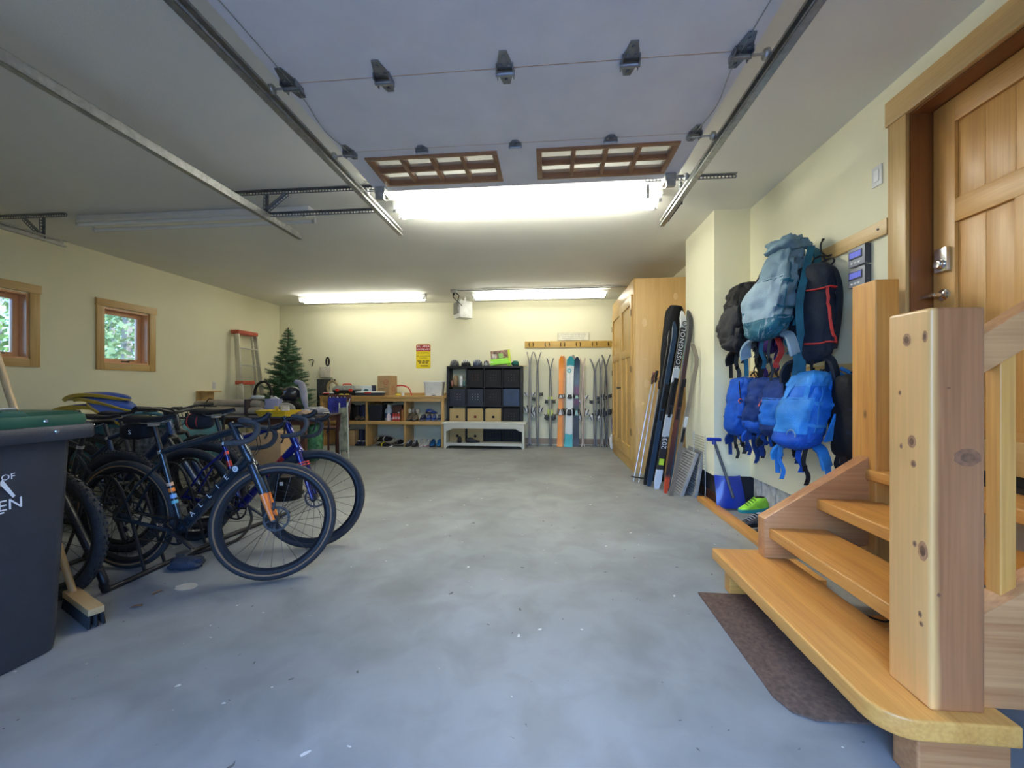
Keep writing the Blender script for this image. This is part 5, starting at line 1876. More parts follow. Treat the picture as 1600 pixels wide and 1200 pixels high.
wb_ = mat('white_binding', (.70, .70, .70), .4)
gb_ = mat('black_binding', (.02, .02, .022), .4)
lime2 = mat('lime_binding', (.50, .60, .06), .4)
mintb = mat('mint_binding', (.40, .62, .58), .4)
pairs = [   # x, tip height, colour A, colour B, binding A, binding B, splay, text
    (-.385, 1.87, (.20, .16, .17), (.22, .20, .20), wb_, wb_, .055, 'grey-mauve', 'leftmost of the ski row'),
    (-.232, 1.87, (.10, .095, .09), (.12, .115, .11), gb_, wb_, .07, 'charcoal', 'second pair from the left'),
    (.022, 1.74, (.07, .07, .07), (.09, .09, .09), gb_, gb_, .06, 'black and lime', 'third pair from the left'),
    (.663, 1.74, (.62, .46, .38), (.66, .52, .44), wb_, wb_, .045, 'pale peach', 'right of the printed skis'),
    (.900, 1.73, (.13, .13, .15), (.16, .16, .18), gb_, wb_, .09, 'slate grey', 'fourth from the cabinet side'),
    (1.020, 1.71, (.20, .19, .18), (.30, .29, .27), gb_, gb_, .03, 'brownish grey', 'narrow splayed next to the last'),
    (1.118, 1.80, (.11, .10, .095), (.14, .13, .12), gb_, gb_, .075, 'dark bronze', 'nearest the tall cabinet'),
]
for (x, ztip, ca_, cb_, ba, bbm, sp, nm, wh) in pairs:
    L = ztip / math.cos(R(2.0))
    for s, col in ((-1, ca_), (1, cb_)):
        m = mat('%s_ski_%d' % (nm.replace(' ', '_'), s), col, .4, 0, .2, 6)
        lab = '%s ski of the %s pair, %s' % ('left' if s < 0 else 'right', nm, wh)
        ski(lab, (x + s * .021, 8.03, .003), 0 if s < 0 else PI, R(-2.2), R(s * -.2), L, .10, sp, m, ba if nm[0] != 'b' or s < 0 else bbm, bbm, 'skis standing along the back wall')
# face-on skis
def face_ski(label, x, y, L, w, m, bm1, tilt, splay=.06):
    return ski(label, (x, y, .003), R(90), R(-3.0), tilt, L, w, splay, m, bm1, bm1, 'skis standing along the back wall')
def bands(name, stops, top=1.8):
    m, nt, b = _nodes(name)
    tc = nt.nodes.new('ShaderNodeTexCoord')
    sp_ = nt.nodes.new('ShaderNodeSeparateXYZ')
    nt.links.new(tc.outputs['Object'], sp_.inputs[0])
    mr = nt.nodes.new('ShaderNodeMapRange')
    mr.inputs['From Max'].default_value = top
    nt.links.new(sp_.outputs['Z'], mr.inputs[0])
    nz = nt.nodes.new('ShaderNodeTexNoise')
    nz.inputs['Scale'].default_value = 9
    nt.links.new(tc.outputs['Object'], nz.inputs['Vector'])
    ad = nt.nodes.new('ShaderNodeMath')
    ad.operation = 'MULTIPLY_ADD'
    nt.links.new(nz.outputs['Fac'], ad.inputs[0])
    ad.inputs[1].default_value = .05
    nt.links.new(mr.outputs[0], ad.inputs[2])
    r_ = ramp(nt, stops)
    nt.links.new(ad.outputs[0], r_.inputs[0])
    nt.links.new(r_.outputs[0], b.inputs['Base Color'])
    b.inputs['Roughness'].default_value = .35
    return m
orng = mat('orange_topsheet', (.90, .30, .02), .4, 0, .08, 4)
wtt = bands('white_teal_topsheet', [(0, (.05, .42, .46)), (.16, (.05, .42, .46)), (.17, (.78, .80, .78)), (.90, (.78, .80, .78)), (.91, (.04, .36, .42)), (1, (.04, .36, .42))])
nvp = bands('navy_plum_topsheet', [(0, (.03, .03, .04)), (.45, (.03, .03, .04)), (.5, (.16, .03, .10)), (.66, (.14, .05, .14)), (.72, (.06, .12, .22)), (1, (.01, .015, .04))])
face_ski('orange ski standing face-on in the middle of the ski row', .205, 7.97, 1.78, .095, orng, wb_, R(1.2))
k = face_ski('white and teal ski standing in front of the others', .372, 7.92, 1.77, .145, wtt, gb_, R(1.6))
MB().torus((-.013, .02, 1.49), .032, .009, 24, 6, 'x', flat=.15).build('round_logo', mat('teal_print', (.04, .42, .48), .5), k)
face_ski('white-backed ski hidden behind the white and teal one', .44, 8.02, 1.80, .12, mat('bone_ski', (.40, .38, .33), .4), gb_, R(1.2))
face_ski('navy and plum printed ski beside the white one', .522, 7.98, 1.76, .115, nvp, mintb, R(.9))
face_ski('twin orange ski tucked behind the first orange one', .245, 8.06, 1.79, .09, mat('faded_orange_topsheet', (.80, .36, .16), .4), wb_, R(1.4))
# lime ankle patches of the black and lime pair
for s in (-1, 1):
    for ob in [q for q in bpy.data.objects if q.get('label', '').startswith(('left' if s < 0 else 'right') + ' ski of the black and lime')]:
        MB().b2(-.035, .002, -.053, .053, .60, .72).b2(-.03, .002, -.053, .053, .92, .98).build('lime_plate', lime2, ob)

# white and lilac bundle at the foot of the cabinet
o = MB().ell((0, 0, .15), (.07, .07, .15), 14, 10, 0, None, .8, .25, 5).build('plastic_bag', mat('white_film', (.72, .72, .74), .4, 0, .1, 10), None, loc=(1.20, 7.70, 0))
tag(o, 'crumpled white bag on the floor at the far cabinet corner', 'bag')
o = MB().ell((0, 0, .17), (.06, .06, .17), 14, 10, 0, None, .8, .25, 9).build('cloth_bundle', mat('lilac_cloth', (.28, .27, .42), .7, 0, .2, 10), None, loc=(1.215, 7.72, .29))
tag(o, 'lilac cloth bundle above the white bag beside the cabinet', 'cloth')

# ================================================================== TALL CABINET
cx0, cx1, cy0, cy1, ch = 1.17, 1.945, 5.62, 7.45, 2.655
t = thing('tall_cabinet', 'tall pale plywood cabinet with two panelled doors', 'cabinet', (cx0, cy0, 0))
gp = lambda a: wood('golden_ply', (.62, .385, .11), (.50, .28, .065), a, band=.6, knots=.35)
def cb2(name, x0, x1, y0, y1, z0, z1, m, par=None, bev=.003):
    return MB().b2(x0 - cx0, x1 - cx0, y0 - cy0, y1 - cy0, z0, z1).build(name, m, par or t, bevel=bev)
cb2('side_panel', cx0, cx1, cy0, cy0 + .019, 0, ch, ply('z'))
cb2('side_panel', cx0, cx1, cy1 - .019, cy1, 0, ch, ply('z'))
cb2('top_panel', cx0, cx1, cy0 + .02, cy1 - .02, ch - .02, ch, ply('y'))
cb2('back_panel', cx1 - .01, cx1, cy0 + .02, cy1 - .02, 0, ch - .021, ply('z'))
F = lambda nm, y0, y1, z0, z1, a: cb2(nm, cx0 - .02, cx0 - .001, y0, y1, z0, z1, gp(a))
F('face_stile', cy0, cy0 + .07, 0, ch, 'z')
F('face_stile', cy1 - .07, cy1, 0, ch, 'z')
F('face_rail', cy0 + .071, cy1 - .071, ch - .20, ch, 'y')
F('face_rail', cy0 + .071, cy1 - .071, 0, .16, 'y')
plug = wood('ply_patch', (.76, .55, .28), (.66, .44, .19), 'z')
for (x, z, rx, rz_) in ((1.29, 2.05, .032, .06), (1.60, 2.07, .03, .055), (1.32, 1.22, .036, .055), (1.29, 1.55, .03, .02), (1.27, .95, .02, .018), (1.52, 1.65, .03, .05), (1.24, .12, .02, .04), (1.70, 2.40, .03, .05)):
    MB().prism([(rx * math.cos(a * PI / 8), rz_ * math.sin(a * PI / 8)) for a in range(16)], 0, .0012, 0, Matrix(((1, 0, 0, x - cx0), (0, 0, -1, 0), (0, 1, 0, z), (0, 0, 0, 1)))).build('plug_patch', plug, t)
dw = (cy1 - cy0 - .14) / 2
for k in range(2):
    a0 = cy0 + .07 + k * dw + .004
    a1 = a0 + dw - .008
    z0, z1 = .165, ch - .205
    d = cb2('door', cx0 - .026, cx0 - .020, a0, a1, z0, z1, gp('z'), None, .0)
    def dp(nm, ya, yb, za, zb, a):
        return MB().b2(-.044, -.027, ya - cy0, yb - cy0, za, zb).build(nm, gp(a), d, bevel=.002)
    sw = .10
    dp('stile', a0, a0 + sw, z0, z1, 'z')
    dp('stile', a1 - sw, a1, z0, z1, 'z')
    for (za, zb) in ((z1 - .13, z1), (1.60, 1.72), (z0, z0 + .17)):
        dp('rail', a0 + sw, a1 - sw, za, zb, 'y')
    mid = (a0 + a1) / 2
    dp('mullion', mid - .045, mid + .045, z0 + .17, 1.60, 'z')
    ky = a1 - .045 if k == 0 else a0 + .045
    MB().lathe([(0, 0), (.008, 0), (.008, .025), (.020, .032), (.018, .046), (0, .05)], 14, 0, Matrix.Translation((-.044, ky - cy0, 1.16)) @ Matrix.Rotation(R(-90), 4, 'Y')).build('knob', BLACKM, d)
    hy = a0 if k == 0 else a1
    for zz in (.55, 1.42, 2.2):
        MB().b2(-.050, -.043, hy - cy0 - .012, hy - cy0 + .012, zz - .045, zz + .045).build('hinge', BLACKM, d)

# ================================================================== CROSS-COUNTRY SKIS AND POLES BY THE CHASE
def lean(name, label, cat, foot, top, group=None, roll=0.0):
    """thing whose local +z runs from foot to top; local -y faces the camera side"""
    t = thing(name, label, cat, foot, group=group)
    z = (Vector(top) - Vector(foot)).normalized()
    y = Vector((-.25, 1, 0))
    y = (y - z * y.dot(z)).normalized()
    x = y.cross(z)
    Mx = Matrix((x, y, z)).transposed() @ Matrix.Rotation(roll, 3, 'Z')
    t.rotation_euler = Mx.to_euler()
    return t, (Vector(top) - Vector(foot)).length
def xc_ski(label, foot, top, m, w=.055, flatend=True, bend=.10, roll=0.0):
    t, L = lean('cross_country_ski', label, 'ski', foot, top, 'cross-country skis leaning by the wall', roll)
    def fn(u, v):
        b = 0
        if u > .88:
            b = bend * ((u - .88) / .12) ** 1.8
        ww = w * (.95 + .1 * (2 * u - 1) ** 2)
        if u > .95:
            ww *= math.sqrt(max(.04, 1 - ((u - .95) / .052) ** 2))
        if u < .04:
            ww *= .6 + 10 * u
        return (ww * (v - .5), -.012 + b, L * u)
    MB().grid(24, 3, fn, 0, .02).build('ski_body', m, t, ang=50)
    b = MB().b2(-.022, .022, -.045, -.013, L * .47, L * .60).b2(-.025, .025, -.06, -.04, L * .58, L * .62).b2(-.018, .018, -.035, -.013, L * .40, L * .46)
    b.build('binding', BLACKP, t, bevel=.006)
    return t, L
xcw = bands('white_black_xc', [(0, (.62, .66, .72)), (.13, (.64, .68, .74)), (.135, (.03, .03, .035)), (.31, (.03, .03, .035)), (.315, (.50, .53, .57)), (.43, (.50, .53, .57)), (.435, (.03, .03, .035)), (.60, (.03, .03, .035)), (.605, (.52, .55, .59)), (.68, (.52, .55, .59)), (.685, (.025, .025, .03)), (.90, (.025, .025, .03)), (.905, (.55, .57, .60)), (1, (.6, .62, .64))], 2.14)
xcn = mat('navy_xc', (.02, .045, .09), .35, 0, .2, 5)
xcr = bands('red_black_xc', [(0, (.60, .06, .03)), (.10, (.62, .08, .03)), (.14, (.03, .03, .04)), (.4, (.10, .02, .02)), (1, (.03, .03, .04))])
xct = bands('teal_black_xc', [(0, (.03, .10, .16)), (.3, (.03, .10, .17)), (.6, (.03, .03, .04)), (.85, (.03, .25, .32)), (1, (.02, .03, .03))])
k, L = xc_ski('white and black racing ski with big lettering leaning by the chase', (1.225, 4.80, 0), (1.575, 4.84, 2.06), xcw, .078)
def skitext(s, size, z, m, sp=1.0):
    textmesh(s, size, m, k, frame3((0.0, -.0345, L * z), (0, 0, 1), (-1, 0, 0)), space=sp)
skitext('ROSSIGNOL', .082, .785, PRINTW, 1.12)
mat('black_print', (.02, .02, .02), .5)
skitext('203', .088, .255, PRINTW, 1.0)
MB().b2(-.030, .030, -.0352, -.0335, L * .135, L * .17).build('lime_patch', mat('lime_print', (.55, .75, .05), .5), k)
skitext('X', .05, .153, MATS['black_print'])
MB().torus((0, -.0345, L * .925), .026, .006, 20, 5, 'y', flat=.15).build('round_logo', MATS['black_print'], k)
skitext('X', .03, .925, MATS['black_print'])
xc_ski('black ski with orange-red tail beside the lettered racing ski', (1.275, 4.62, 0), (1.60, 4.70, 2.03), xcr, .05, bend=.08)
xc_ski('teal and black ski just behind the orange-tailed one', (1.33, 4.72, 0), (1.605, 4.76, 2.05), xct, .055, bend=.08)
xc_ski('dark blue ski behind the lettered racing ski', (1.17, 4.93, 0), (1.50, 4.95, 1.95), xcn, .055, bend=.06)
xc_ski('black ski with small white print left of the racing ski', (1.14, 4.99, 0), (1.46, 5.00, 1.85), mat('black_xc', (.018, .018, .02), .35, 0, .2, 5), .05, bend=.06)
# old wooden-grey ski with a strongly curved tip
t, L = lean('touring_ski', 'brown-grey touring ski with a curled tip leaning on the chase', 'ski', (1.30, 4.50, 0), (1.605, 4.50, 1.62), 'cross-country skis leaning by the wall')
def fn(u, v):
    b = .0 if u < .88 else .13 * ((u - .88) / .12) ** 1.6
    return (.045 * (v - .5) - b * .6, -.01 + b * .2, L * u * (1 if u < .9 else 1 + .02 * (u - .9)))
MB().grid(24, 3, fn, 0, .016).build('ski_body', wood('grey_ski_wood', (.26, .22, .17), (.16, .13, .10), 'z'), t, ang=50)
MB().b2(-.018, .018, -.035, -.012, L * .46, L * .53).build('binding', wb_, t, bevel=.006)
MB().b2(-.015, .015, -.03, -.012, L * .36, L * .45).build('heel_plate', BLACKP, t, bevel=.004)
MB().b2(-.02, .02, -.0125, -.0105, L * .83, L * .93).build('white_mark', PRINTW, t)
# black ski bag leaning behind
t, L = lean('ski_bag', 'long black padded ski bag leaning against the cabinet and chase', 'bag', (1.34, 5.17, 0), (1.555, 5.12, 2.18))
def bagfn(u, v):
    a = v * 2 * PI
    w = .085 + .05 * min(1, max(0, (u - .35) / .4)) - (.06 * max(0, (u - .96) / .04))
    dd = .045 + .02 * math.sin(u * 9) * .4
    k_ = 1 + .10 * noise.noise(Vector((math.cos(a) * 2, math.sin(a) * 2, u * 9)))
    return (w * math.cos(a) * k_, dd * math.sin(a) * k_, .01 + (L - .02) * u)
b = MB().grid(30, 16, bagfn)
b.build('bag_body', fabric('black_bag_nylon', (.010, .010, .012), .55), t, ang=60)
MB().ribbon([(-.10, -.05, L * .55), (-.04, -.07, L * .7), (.02, -.07, L * .85)], .03, .004, (1, 0, .3)).build('bag_strap', BLACKP, t)
polem = mat('silver_pole', (.55, .56, .58), .3, .7, .08, 5)
polem2 = mat('black_pole', (.03, .03, .035), .35, .3, .2, 5)
for i, (f, tp, m) in enumerate((((1.045, 5.14, 0), (1.335, 5.30, 1.36), polem), ((1.10, 5.10, 0), (1.38, 5.32, 1.38), polem), ((1.155, 5.06, 0), (1.40, 5.24, 1.30), polem), ((1.20, 5.13, 0), (1.45, 5.20, 1.38), polem2))):
    t, L = lean('ski_pole', ('leftmost silver', 'second silver', 'third silver', 'rightmost black')[i] + ' ski pole leaning against the cabinet side', 'ski pole', f, tp, 'ski poles by the cabinet')
    MB().tube([(0, 0, .0), (0, 0, L - .14)], [.005, .008], 8).build('shaft', m, t)
    MB().tube([(0, 0, L - .15), (0, 0, L - .10), (0, 0, L)], [.011, .014, .017], 10).build('grip', BLACKP if i % 2 else mat('maroon_grip', (.16, .05, .05), .6), t)
    MB().ell((0, -.005, .055), (.045, .035, .010), 10, 5, 0, None, .8).build('basket', BLACKP, t)
    MB().tube(curve([(.0, -.01, L - .03), (-.03, -.03, L - .08), (-.02, -.04, L - .16), (.01, -.02, L - .10)], 4), .006, 6).build('wrist_loop', BLACKP, t)
# slatted grey panels and a wire rack leaning on the chase
slat = mat('weathered_grey_slat', (.32, .31, .29), .75, 0, .2, 14)
for i, (f, tp, nm) in enumerate((((1.40, 4.47, .0), (1.565, 4.52, .475), 'front grey slatted plastic panel leaning on the chase'), ((1.53, 4.43, 0), (1.603, 4.46, .465), 'rear grey slatted panel standing closer to the wall'))):
    t = thing('slatted_panel', nm, 'panel', f, group='slatted panels')
    z = (Vector(tp) - Vector(f)).normalized()
    y = Vector((0, 1, 0))
    x = y.cross(z)
    t.rotation_euler = Matrix((x, y, z)).transposed().to_euler()
    Lp, Wp = .50, .42
    MB().b2(.0, .035, 0, .035, 0, Lp).build('frame_side', slat, t, bevel=.004)
    MB().b2(.0, .035, Wp - .035, Wp, 0, Lp).build('frame_side', slat, t, bevel=.004)
    MB().b2(.0, .035, .036, Wp - .036, 0, .03).build('frame_end', slat, t, bevel=.004)
    MB().b2(.0, .035, .036, Wp - .036, Lp - .03, Lp).build('frame_end', slat, t, bevel=.004)
    for q in range(15):
        zz = .035 + q * .0290
        MB().b2(.004, .026, .036, Wp - .036, zz, zz + .022).build('slat', slat, t)
    MB().b2(.020, .034, .036, Wp - .036, .03, Lp - .03).build('backing', mat('dark_slot', (.06, .06, .06), .8), t)
t = thing('wire_rack', 'thin grey wire rack leaning on the chase behind the slatted panels', 'wire rack', (1.575, 4.30, .30))
for q in range(13):
    MB().tube([(.015, 0, .02 + q * .028), (.015, .33, .02 + q * .028)], .003, 5).build('wire', STEEL, t)
for yy in (0, .33):
    MB().tube([(.02, yy, -.30), (.019, yy, .38)], .004, 6).build('side_wire', STEEL, t)

# ================================================================== SHOVEL, SHOES UNDER THE PACKS
t = thing('snow_shovel', 'blue plastic snow shovel with grey shaft standing in the alcove', 'shovel', (1.735, 3.98, .0))
shb = mat('blue_shovel_plastic', (.012, .04, .36), .3, 0, .12, 6, coat=.3)
def sh(u, v):
    y = (v - .5)
    zz = .02 + .29 * u
    w = .27 * (1 - .12 * u)
    return (y * w, .02 + .07 * u * 1.0 - .05 * (1 - (2 * y) ** 2) * (.4 + .6 * u) + .03 * u * u + .03, zz)
MB().grid(10, 10, sh, 0, .006).build('blade', shb, t)
MB().tube([(0.01, .03, .12), (-.03, .075, .30), (-.145, .09, .655)], .014, 10).build('shaft', mat('grey_shaft', (.10, .11, .13), .4, .3), t)
MB().tube([(-.21, .085, .67), (-.08, .095, .665)], .018, 10).tube([(-.145, .09, .62), (-.145, .09, .67)], .018, 8).build('grip', shb, t)
neon = mat('neon_green_mesh', (.35, .80, .05), .5, 0, .2, 20)
tealm = mat('teal_sole', (.02, .30, .28), .6)
shoe('running_shoe', 'neon green running shoe on the alcove floor by the shovel', 'shoe', (1.76, 3.66, .10), R(195), neon, tealm, BLACKP, L=.30, hi=.12)
greym = c_('grey_trail_mesh', (.06, .06, .07))
shoe('trail_shoe', 'dark grey trail shoe under the neon green shoe', 'shoe', (1.74, 3.60, .0), R(200), greym, BLACKP, c_('pale_lace', (.5, .5, .52)), L=.30, hi=.10)
shoe('trail_shoe', 'dark shoe with pale laces next to the timber curb', 'shoe', (1.77, 3.36, .0), R(165), c_('black_mesh', (.02, .022, .03)), BLACKP, c_('pale_lace', (.5, .5, .52)), L=.29, hi=.10)
shoe('trail_shoe', 'dark shoe with pale laces nearest the wooden steps', 'shoe', (1.78, 3.14, .0), R(170), c_('black_mesh', (.02, .022, .03)), BLACKP, c_('pale_lace', (.5, .5, .52)), L=.29, hi=.10)
shoe('trail_shoe', 'black shoe against the whitewashed footing', 'shoe', (1.88, 3.42, .0), R(185), c_('black_mesh', (.02, .022, .03)), BLACKP, BLACKP, L=.28, hi=.14)
# underside clutter beneath the steps
t = thing('offcut_board', 'short timber offcut with cord lying under the steps', 'timber', (1.62, 2.10, .0), R(10))
MB().b2(-.25, .2, -.05, .05, 0, .05).build('board', fir('x'), t, bevel=.003)
MB().tube(curve([(-.2, -.03, .055), (-.12, .04, .07), (-.03, -.02, .06), (.05, .03, .06)], 4), .005, 6).build('cord', BLACKP, t)

# ================================================================== HOOK RAILS AND BACKPACKS
for z, nm, y0 in ((2.11, 'upper pine hook rail running to the door casing', 2.515), (1.285, 'lower pine hook rail behind the blue packs', 2.52)):
    t = thing('hook_rail', nm, 'hook rail', (XR - .001, y0, z))
    MB().b2(-.02, 0, 0, 4.12 - y0, -.045, .045).build('board', pine('y'), t, bevel=.003)
    for yy in (.06, .75, 1.4):
        MB().lathe([(.007, 0), (.007, .004), (0, .005)], 8, 0, Matrix.Translation((-.02, yy, 0)) @ Matrix.Rotation(R(-90), 4, 'Y')).build('screw', BLACKM, t)
    for yy in ((.455, .765, 1.275) if z > 2 else (.40, .76, 1.02, 1.36)):
        MB().tube(curve([(-.02, yy, -.02), (-.05, yy, -.03), (-.085, yy, .0), (-.09, yy, .05), (-.075, yy, .085)], 4), .006, 8).tube([(-.075, yy, .085), (-.07, yy, .092)], [.010, .006], 8).build('hook', BLACKM, t)


def pack(name, label, hook, W, D, H, drop, tilt, main, side, accent, yaw=0.0, seed=1, pocket=None, lid=None, wob=.10, straps=True, belt=None, topw=.72, botw=.85, tails=4):
    """backpack hanging from a hook; local -x points out from the wall, z up, origin at the hook"""
    t = thing(name, label, 'backpack', hook, rz=yaw, group='backpacks on the wall hooks')
    zt = -drop

    def surf(u, v, off=1.0):
        a = v * 2 * PI
        e = .66
        cx, sx = math.cos(a), math.sin(a)
        cx = math.copysign(abs(cx) ** e, cx)
        sx = math.copysign(abs(sx) ** e, sx)
        end = math.sqrt(max(0.0, 1 - (max(0, .14 - u) / .14) ** 2)) * math.sqrt(max(0.0, 1 - (max(0, u - .90) / .10) ** 2))
        end = max(.04, end)
        prof = (botw + (1 - botw) * math.sin(min(1, u * 1.8) * PI / 2)) * (1 - (1 - topw) * max(0, (u - .42) / .58) ** 1.4)
        q = Vector((cx * 1.3 + seed, sx * 1.3, u * 3.2 + seed))
        big = noise.noise(q)
        crease = abs(noise.noise(Vector((cx * 2.2 + seed * 2, sx * 2.2 - u * 3.0, u * 5.5 + seed))))
        fold = abs(noise.noise(Vector((cx * 3.5 - seed, sx * 3.5 + u * 5, u * 11))))
        k = 1 + wob * (1.3 * big - 1.5 * (0.25 - min(.25, crease)) * 2 - .7 * (0.2 - min(.2, fold)) * 2)
        x = -D / 2 - .005 - tilt * (1 - u) + cx * D / 2 * prof * end * off * (k if cx < 0.3 else 1)
        return Vector((x, sx * W / 2 * prof * end * k * off, zt - H * (1 - u)))

    def patch(nm, m, u0, u1, v0, v1, off, nu=12, nv=14, th=.008):
        def fn(a, b):
            u, v = u0 + (u1 - u0) * a, v0 + (v1 - v0) * b
            edge = min(1, 6 * min(a, 1 - a)) * (min(1, 6 * min(b, 1 - b)) if v1 - v0 < .95 else 1)
            return surf(u, v, 1.0 + (off - 1.0) * max(.12, edge) ** .5)
        return MB().grid(nu, nv, fn, 0, -th if False else 0).build(nm, m, t, ang=70)

    def line(nm, m, pts, r=.005, off=1.03):
        return MB().tube([surf(u, v, off) for u, v in pts], r, 6).build(nm, m, t)

    def band(nm, m, pts, w, off=1.04, axis='u'):
        """webbing lying on the fabric: pts are (u, v)"""
        d = .5 * w
        P = []
        for u, v in pts:
            P.append((u, v))
        mb = MB()
        if axis == 'u':    # runs up and down, width around
            dv = d / (W * 1.6)
            mb.grid(len(P) - 1, 1, lambda a, b: surf(P[round(a * (len(P) - 1))][0], P[round(a * (len(P) - 1))][1] + (b - .5) * 2 * dv, off))
        else:
            du = d / H
            mb.grid(len(P) - 1, 1, lambda a, b: surf(P[round(a * (len(P) - 1))][0] + (b - .5) * 2 * du, P[round(a * (len(P) - 1))][1], off))
        return mb.build(nm, m, t, ang=70)

    MB().grid(36, 44, lambda u, v: surf(u, v)).build('body', main, t, ang=70)
    if side is not None:
        patch('base_panel', side, .0, .24, 0, 1, 1.02, 10, 40)
    if pocket is not None:
        patch('front_pocket', pocket, .22, .66, .36, .64, 1.12)
        line('pocket_zip', accent, [(.64, .37 + .26 * i / 10) for i in range(11)], .004, 1.06)
    if lid is not None:
        patch('lid', lid, .80, 1.0, 0, 1, 1.06, 10, 40)
        for v in (.44, .56):
            band('lid_strap', accent, [(.84 - .05 * i, v) for i in range(9)], .02, 1.09)
    for v0, v1 in ((.58, .80), (.20, .42)):
        for u in (.34, .60):
            band('compression_strap', accent, [(u - .02 * i / 6, v0 + (v1 - v0) * i / 8) for i in range(9)], .02, 1.035, 'v')
    line('side_zip', accent, [(.25 + .06 * i, .70 + .012 * math.sin(i)) for i in range(10)], .004, 1.02)
    MB().tube(curve([(-.02, -.045, zt + .005), (-.012, -.03, -.01 + max(0, zt)), (-.005, 0, .004 + max(0, zt)), (-.012, .03, -.01 + max(0, zt)), (-.02, .045, zt + .005)], 4), .007, 6).build('haul_loop', BLACKP, t)
    if straps:
        for sgn in (-1, 1):
            pts = [(-.02, sgn * W * .14, zt - .01), (.0 - .012, sgn * W * .34, zt - H * .10), (-.03 - tilt * .2, sgn * W * .50, zt - H * .30), (-.045 - tilt * .5, sgn * W * .53, zt - H * .55), (-.05 - tilt * .8, sgn * W * .46, zt - H * .86)]
            MB().ribbon(curve(pts, 5), .055, .014, (1, 0, .15)).build('shoulder_strap', accent, t)
    for q in range(tails):       # loose webbing tails
        y_ = (-.5 + q / max(1, tails - 1) * .95) * W * .85
        x_ = -.05 - tilt - .025 * ((q * 2) % 3)
        l = H * (.20 + .13 * ((int(seed * 10) + q * 2) % 3))
        w_ = .018 + .008 * ((q + int(seed)) % 3)
        pts = [(x_, y_, zt - H * .93), (x_ - .014, y_ + .010, zt - H * .95 - l * .4), (x_ + .006, y_ - .006, zt - H * .95 - l * .75), (x_ - .004, y_, zt - H * .95 - l)]
        o = MB().ribbon(curve(pts, 4), w_, .004, (.86, -.5, 0))
        o.build('webbing_tail', [accent, BLACKP, side or accent, BLACKP][q % 4], t)
        if q % 2:
            MB().box((x_ - .008, y_ + .005, zt - H * .95 - l * .55), (.032, .012, .038), 0, None).build('buckle', BLACKP, t, bevel=.004)
    if belt is not None:
        for sgn in (-1, 1):
            x_ = -.06 - tilt * .95
            pts = [Vector((x_, sgn * W * .30, zt - H * .93)), Vector((x_ - .02, sgn * W * .48, zt - H * .97)), Vector((x_ - .03, sgn * W * .58, zt - H * 1.06)), Vector((x_ - .02, sgn * W * .60, zt - H * 1.16))]
            MB().ribbon(curve(pts, 5), .085, .022, (.9, -.2 * sgn, .35)).build('hip_belt', belt, t, bevel=.006)
            MB().ribbon(curve([(x_ - .02, sgn * W * .60, zt - H * 1.14), (x_ - .015, sgn * W * .61, zt - H * 1.24), (x_ - .02, sgn * W * .58, zt - H * 1.36)], 4), .032, .004, (.86, -.5, 0)).build('belt_webbing', accent, t)
    t['_s'] = 1
    del t['_s']
    return t, surf


n_black = fabric('black_ripstop', (.012, .012, .013), .6)
n_char = fabric('charcoal_ripstop', (.035, .035, .038), .6)
n_gb = fabric('grey_blue_nylon', (.15, .24, .31), .55, .16)
n_gb2 = fabric('pale_grey_blue_nylon', (.25, .35, .43), .55, .16)
n_teal = fabric('deep_teal_nylon', (.015, .11, .17), .5)
n_navy = fabric('ink_navy_nylon', (.014, .020, .034), .6)
n_blue = fabric('vivid_blue_nylon', (.010, .085, .46), .55)
n_blue2 = fabric('bright_blue_nylon', (.012, .14, .56), .5)
n_dkblue = fabric('dark_blue_nylon', (.008, .035, .17), .6)
n_sky = fabric('azure_nylon', (.03, .22, .60), .5)
coral = mat('coral_piping', (.70, .13, .10), .55)
redw = mat('red_webbing', (.55, .035, .025), .6)
purp = fabric('violet_nylon', (.03, .012, .10), .6)
HX = XR - .085
RIB = (.86, -.5, 0)

pack('trekking_backpack', 'black backpack hanging leftmost on the upper rail', (HX, 3.76, 2.15), .34, .28, .62, .05, .08, n_black, n_char, n_black, yaw=R(10), seed=2.3, pocket=n_char, lid=n_black, belt=n_black, wob=.20)
p, sf = pack('trekking_backpack', 'large grey-blue trekking backpack bulging out from the upper rail', (HX, 3.19, 2.16), .40, .24, .70, -.05, .20, n_gb, n_teal, n_teal, yaw=R(12), seed=5.1, pocket=n_gb2, lid=None, belt=n_gb2, wob=.26, topw=.62, botw=.78)
MB().ell((-.13, -.0, .055), (.10, .13, .06), 26, 14, 0, None, .8, .5, 3).build('gathered_collar', n_gb, p, ang=70)
MB().ribbon(curve([(-.10, -.19, .0), (-.17, -.215, -.2), (-.22, -.22, -.42), (-.20, -.215, -.70), (-.19, -.21, -.90)], 5), .045, .004, RIB).build('long_blue_strap', n_teal, p)
MB().ribbon(curve([(-.20, .0, -.62), (-.19, -.03, -.72), (-.19, .02, -.80), (-.20, .01, -.84)], 4), .035, .008, RIB).build('red_buckle_strap', redw, p)
p, sf = pack('trekking_backpack', 'ink navy backpack with red straps, right end of the upper rail', (HX, 2.985, 2.08), .28, .13, .70, .05, .03, n_navy, None, n_navy, yaw=R(26), seed=8.2, wob=.10, belt=n_navy, topw=.85)
def redline(uv, w=.02):
    MB().tube([sf(u, v, 1.06) for u, v in uv], w / 2, 6, flat=.5).build('red_strap', redw, p)
for u in (.72, .20):
    redline([(u - .008 * math.sin(i), .50 + .045 * i) for i in range(8)], .026)
redline([(.72 - .05 * i, .66 + .004 * i) for i in range(7)])
redline([(.42 - .045 * i, .685 + .018 * i) for i in range(6)])
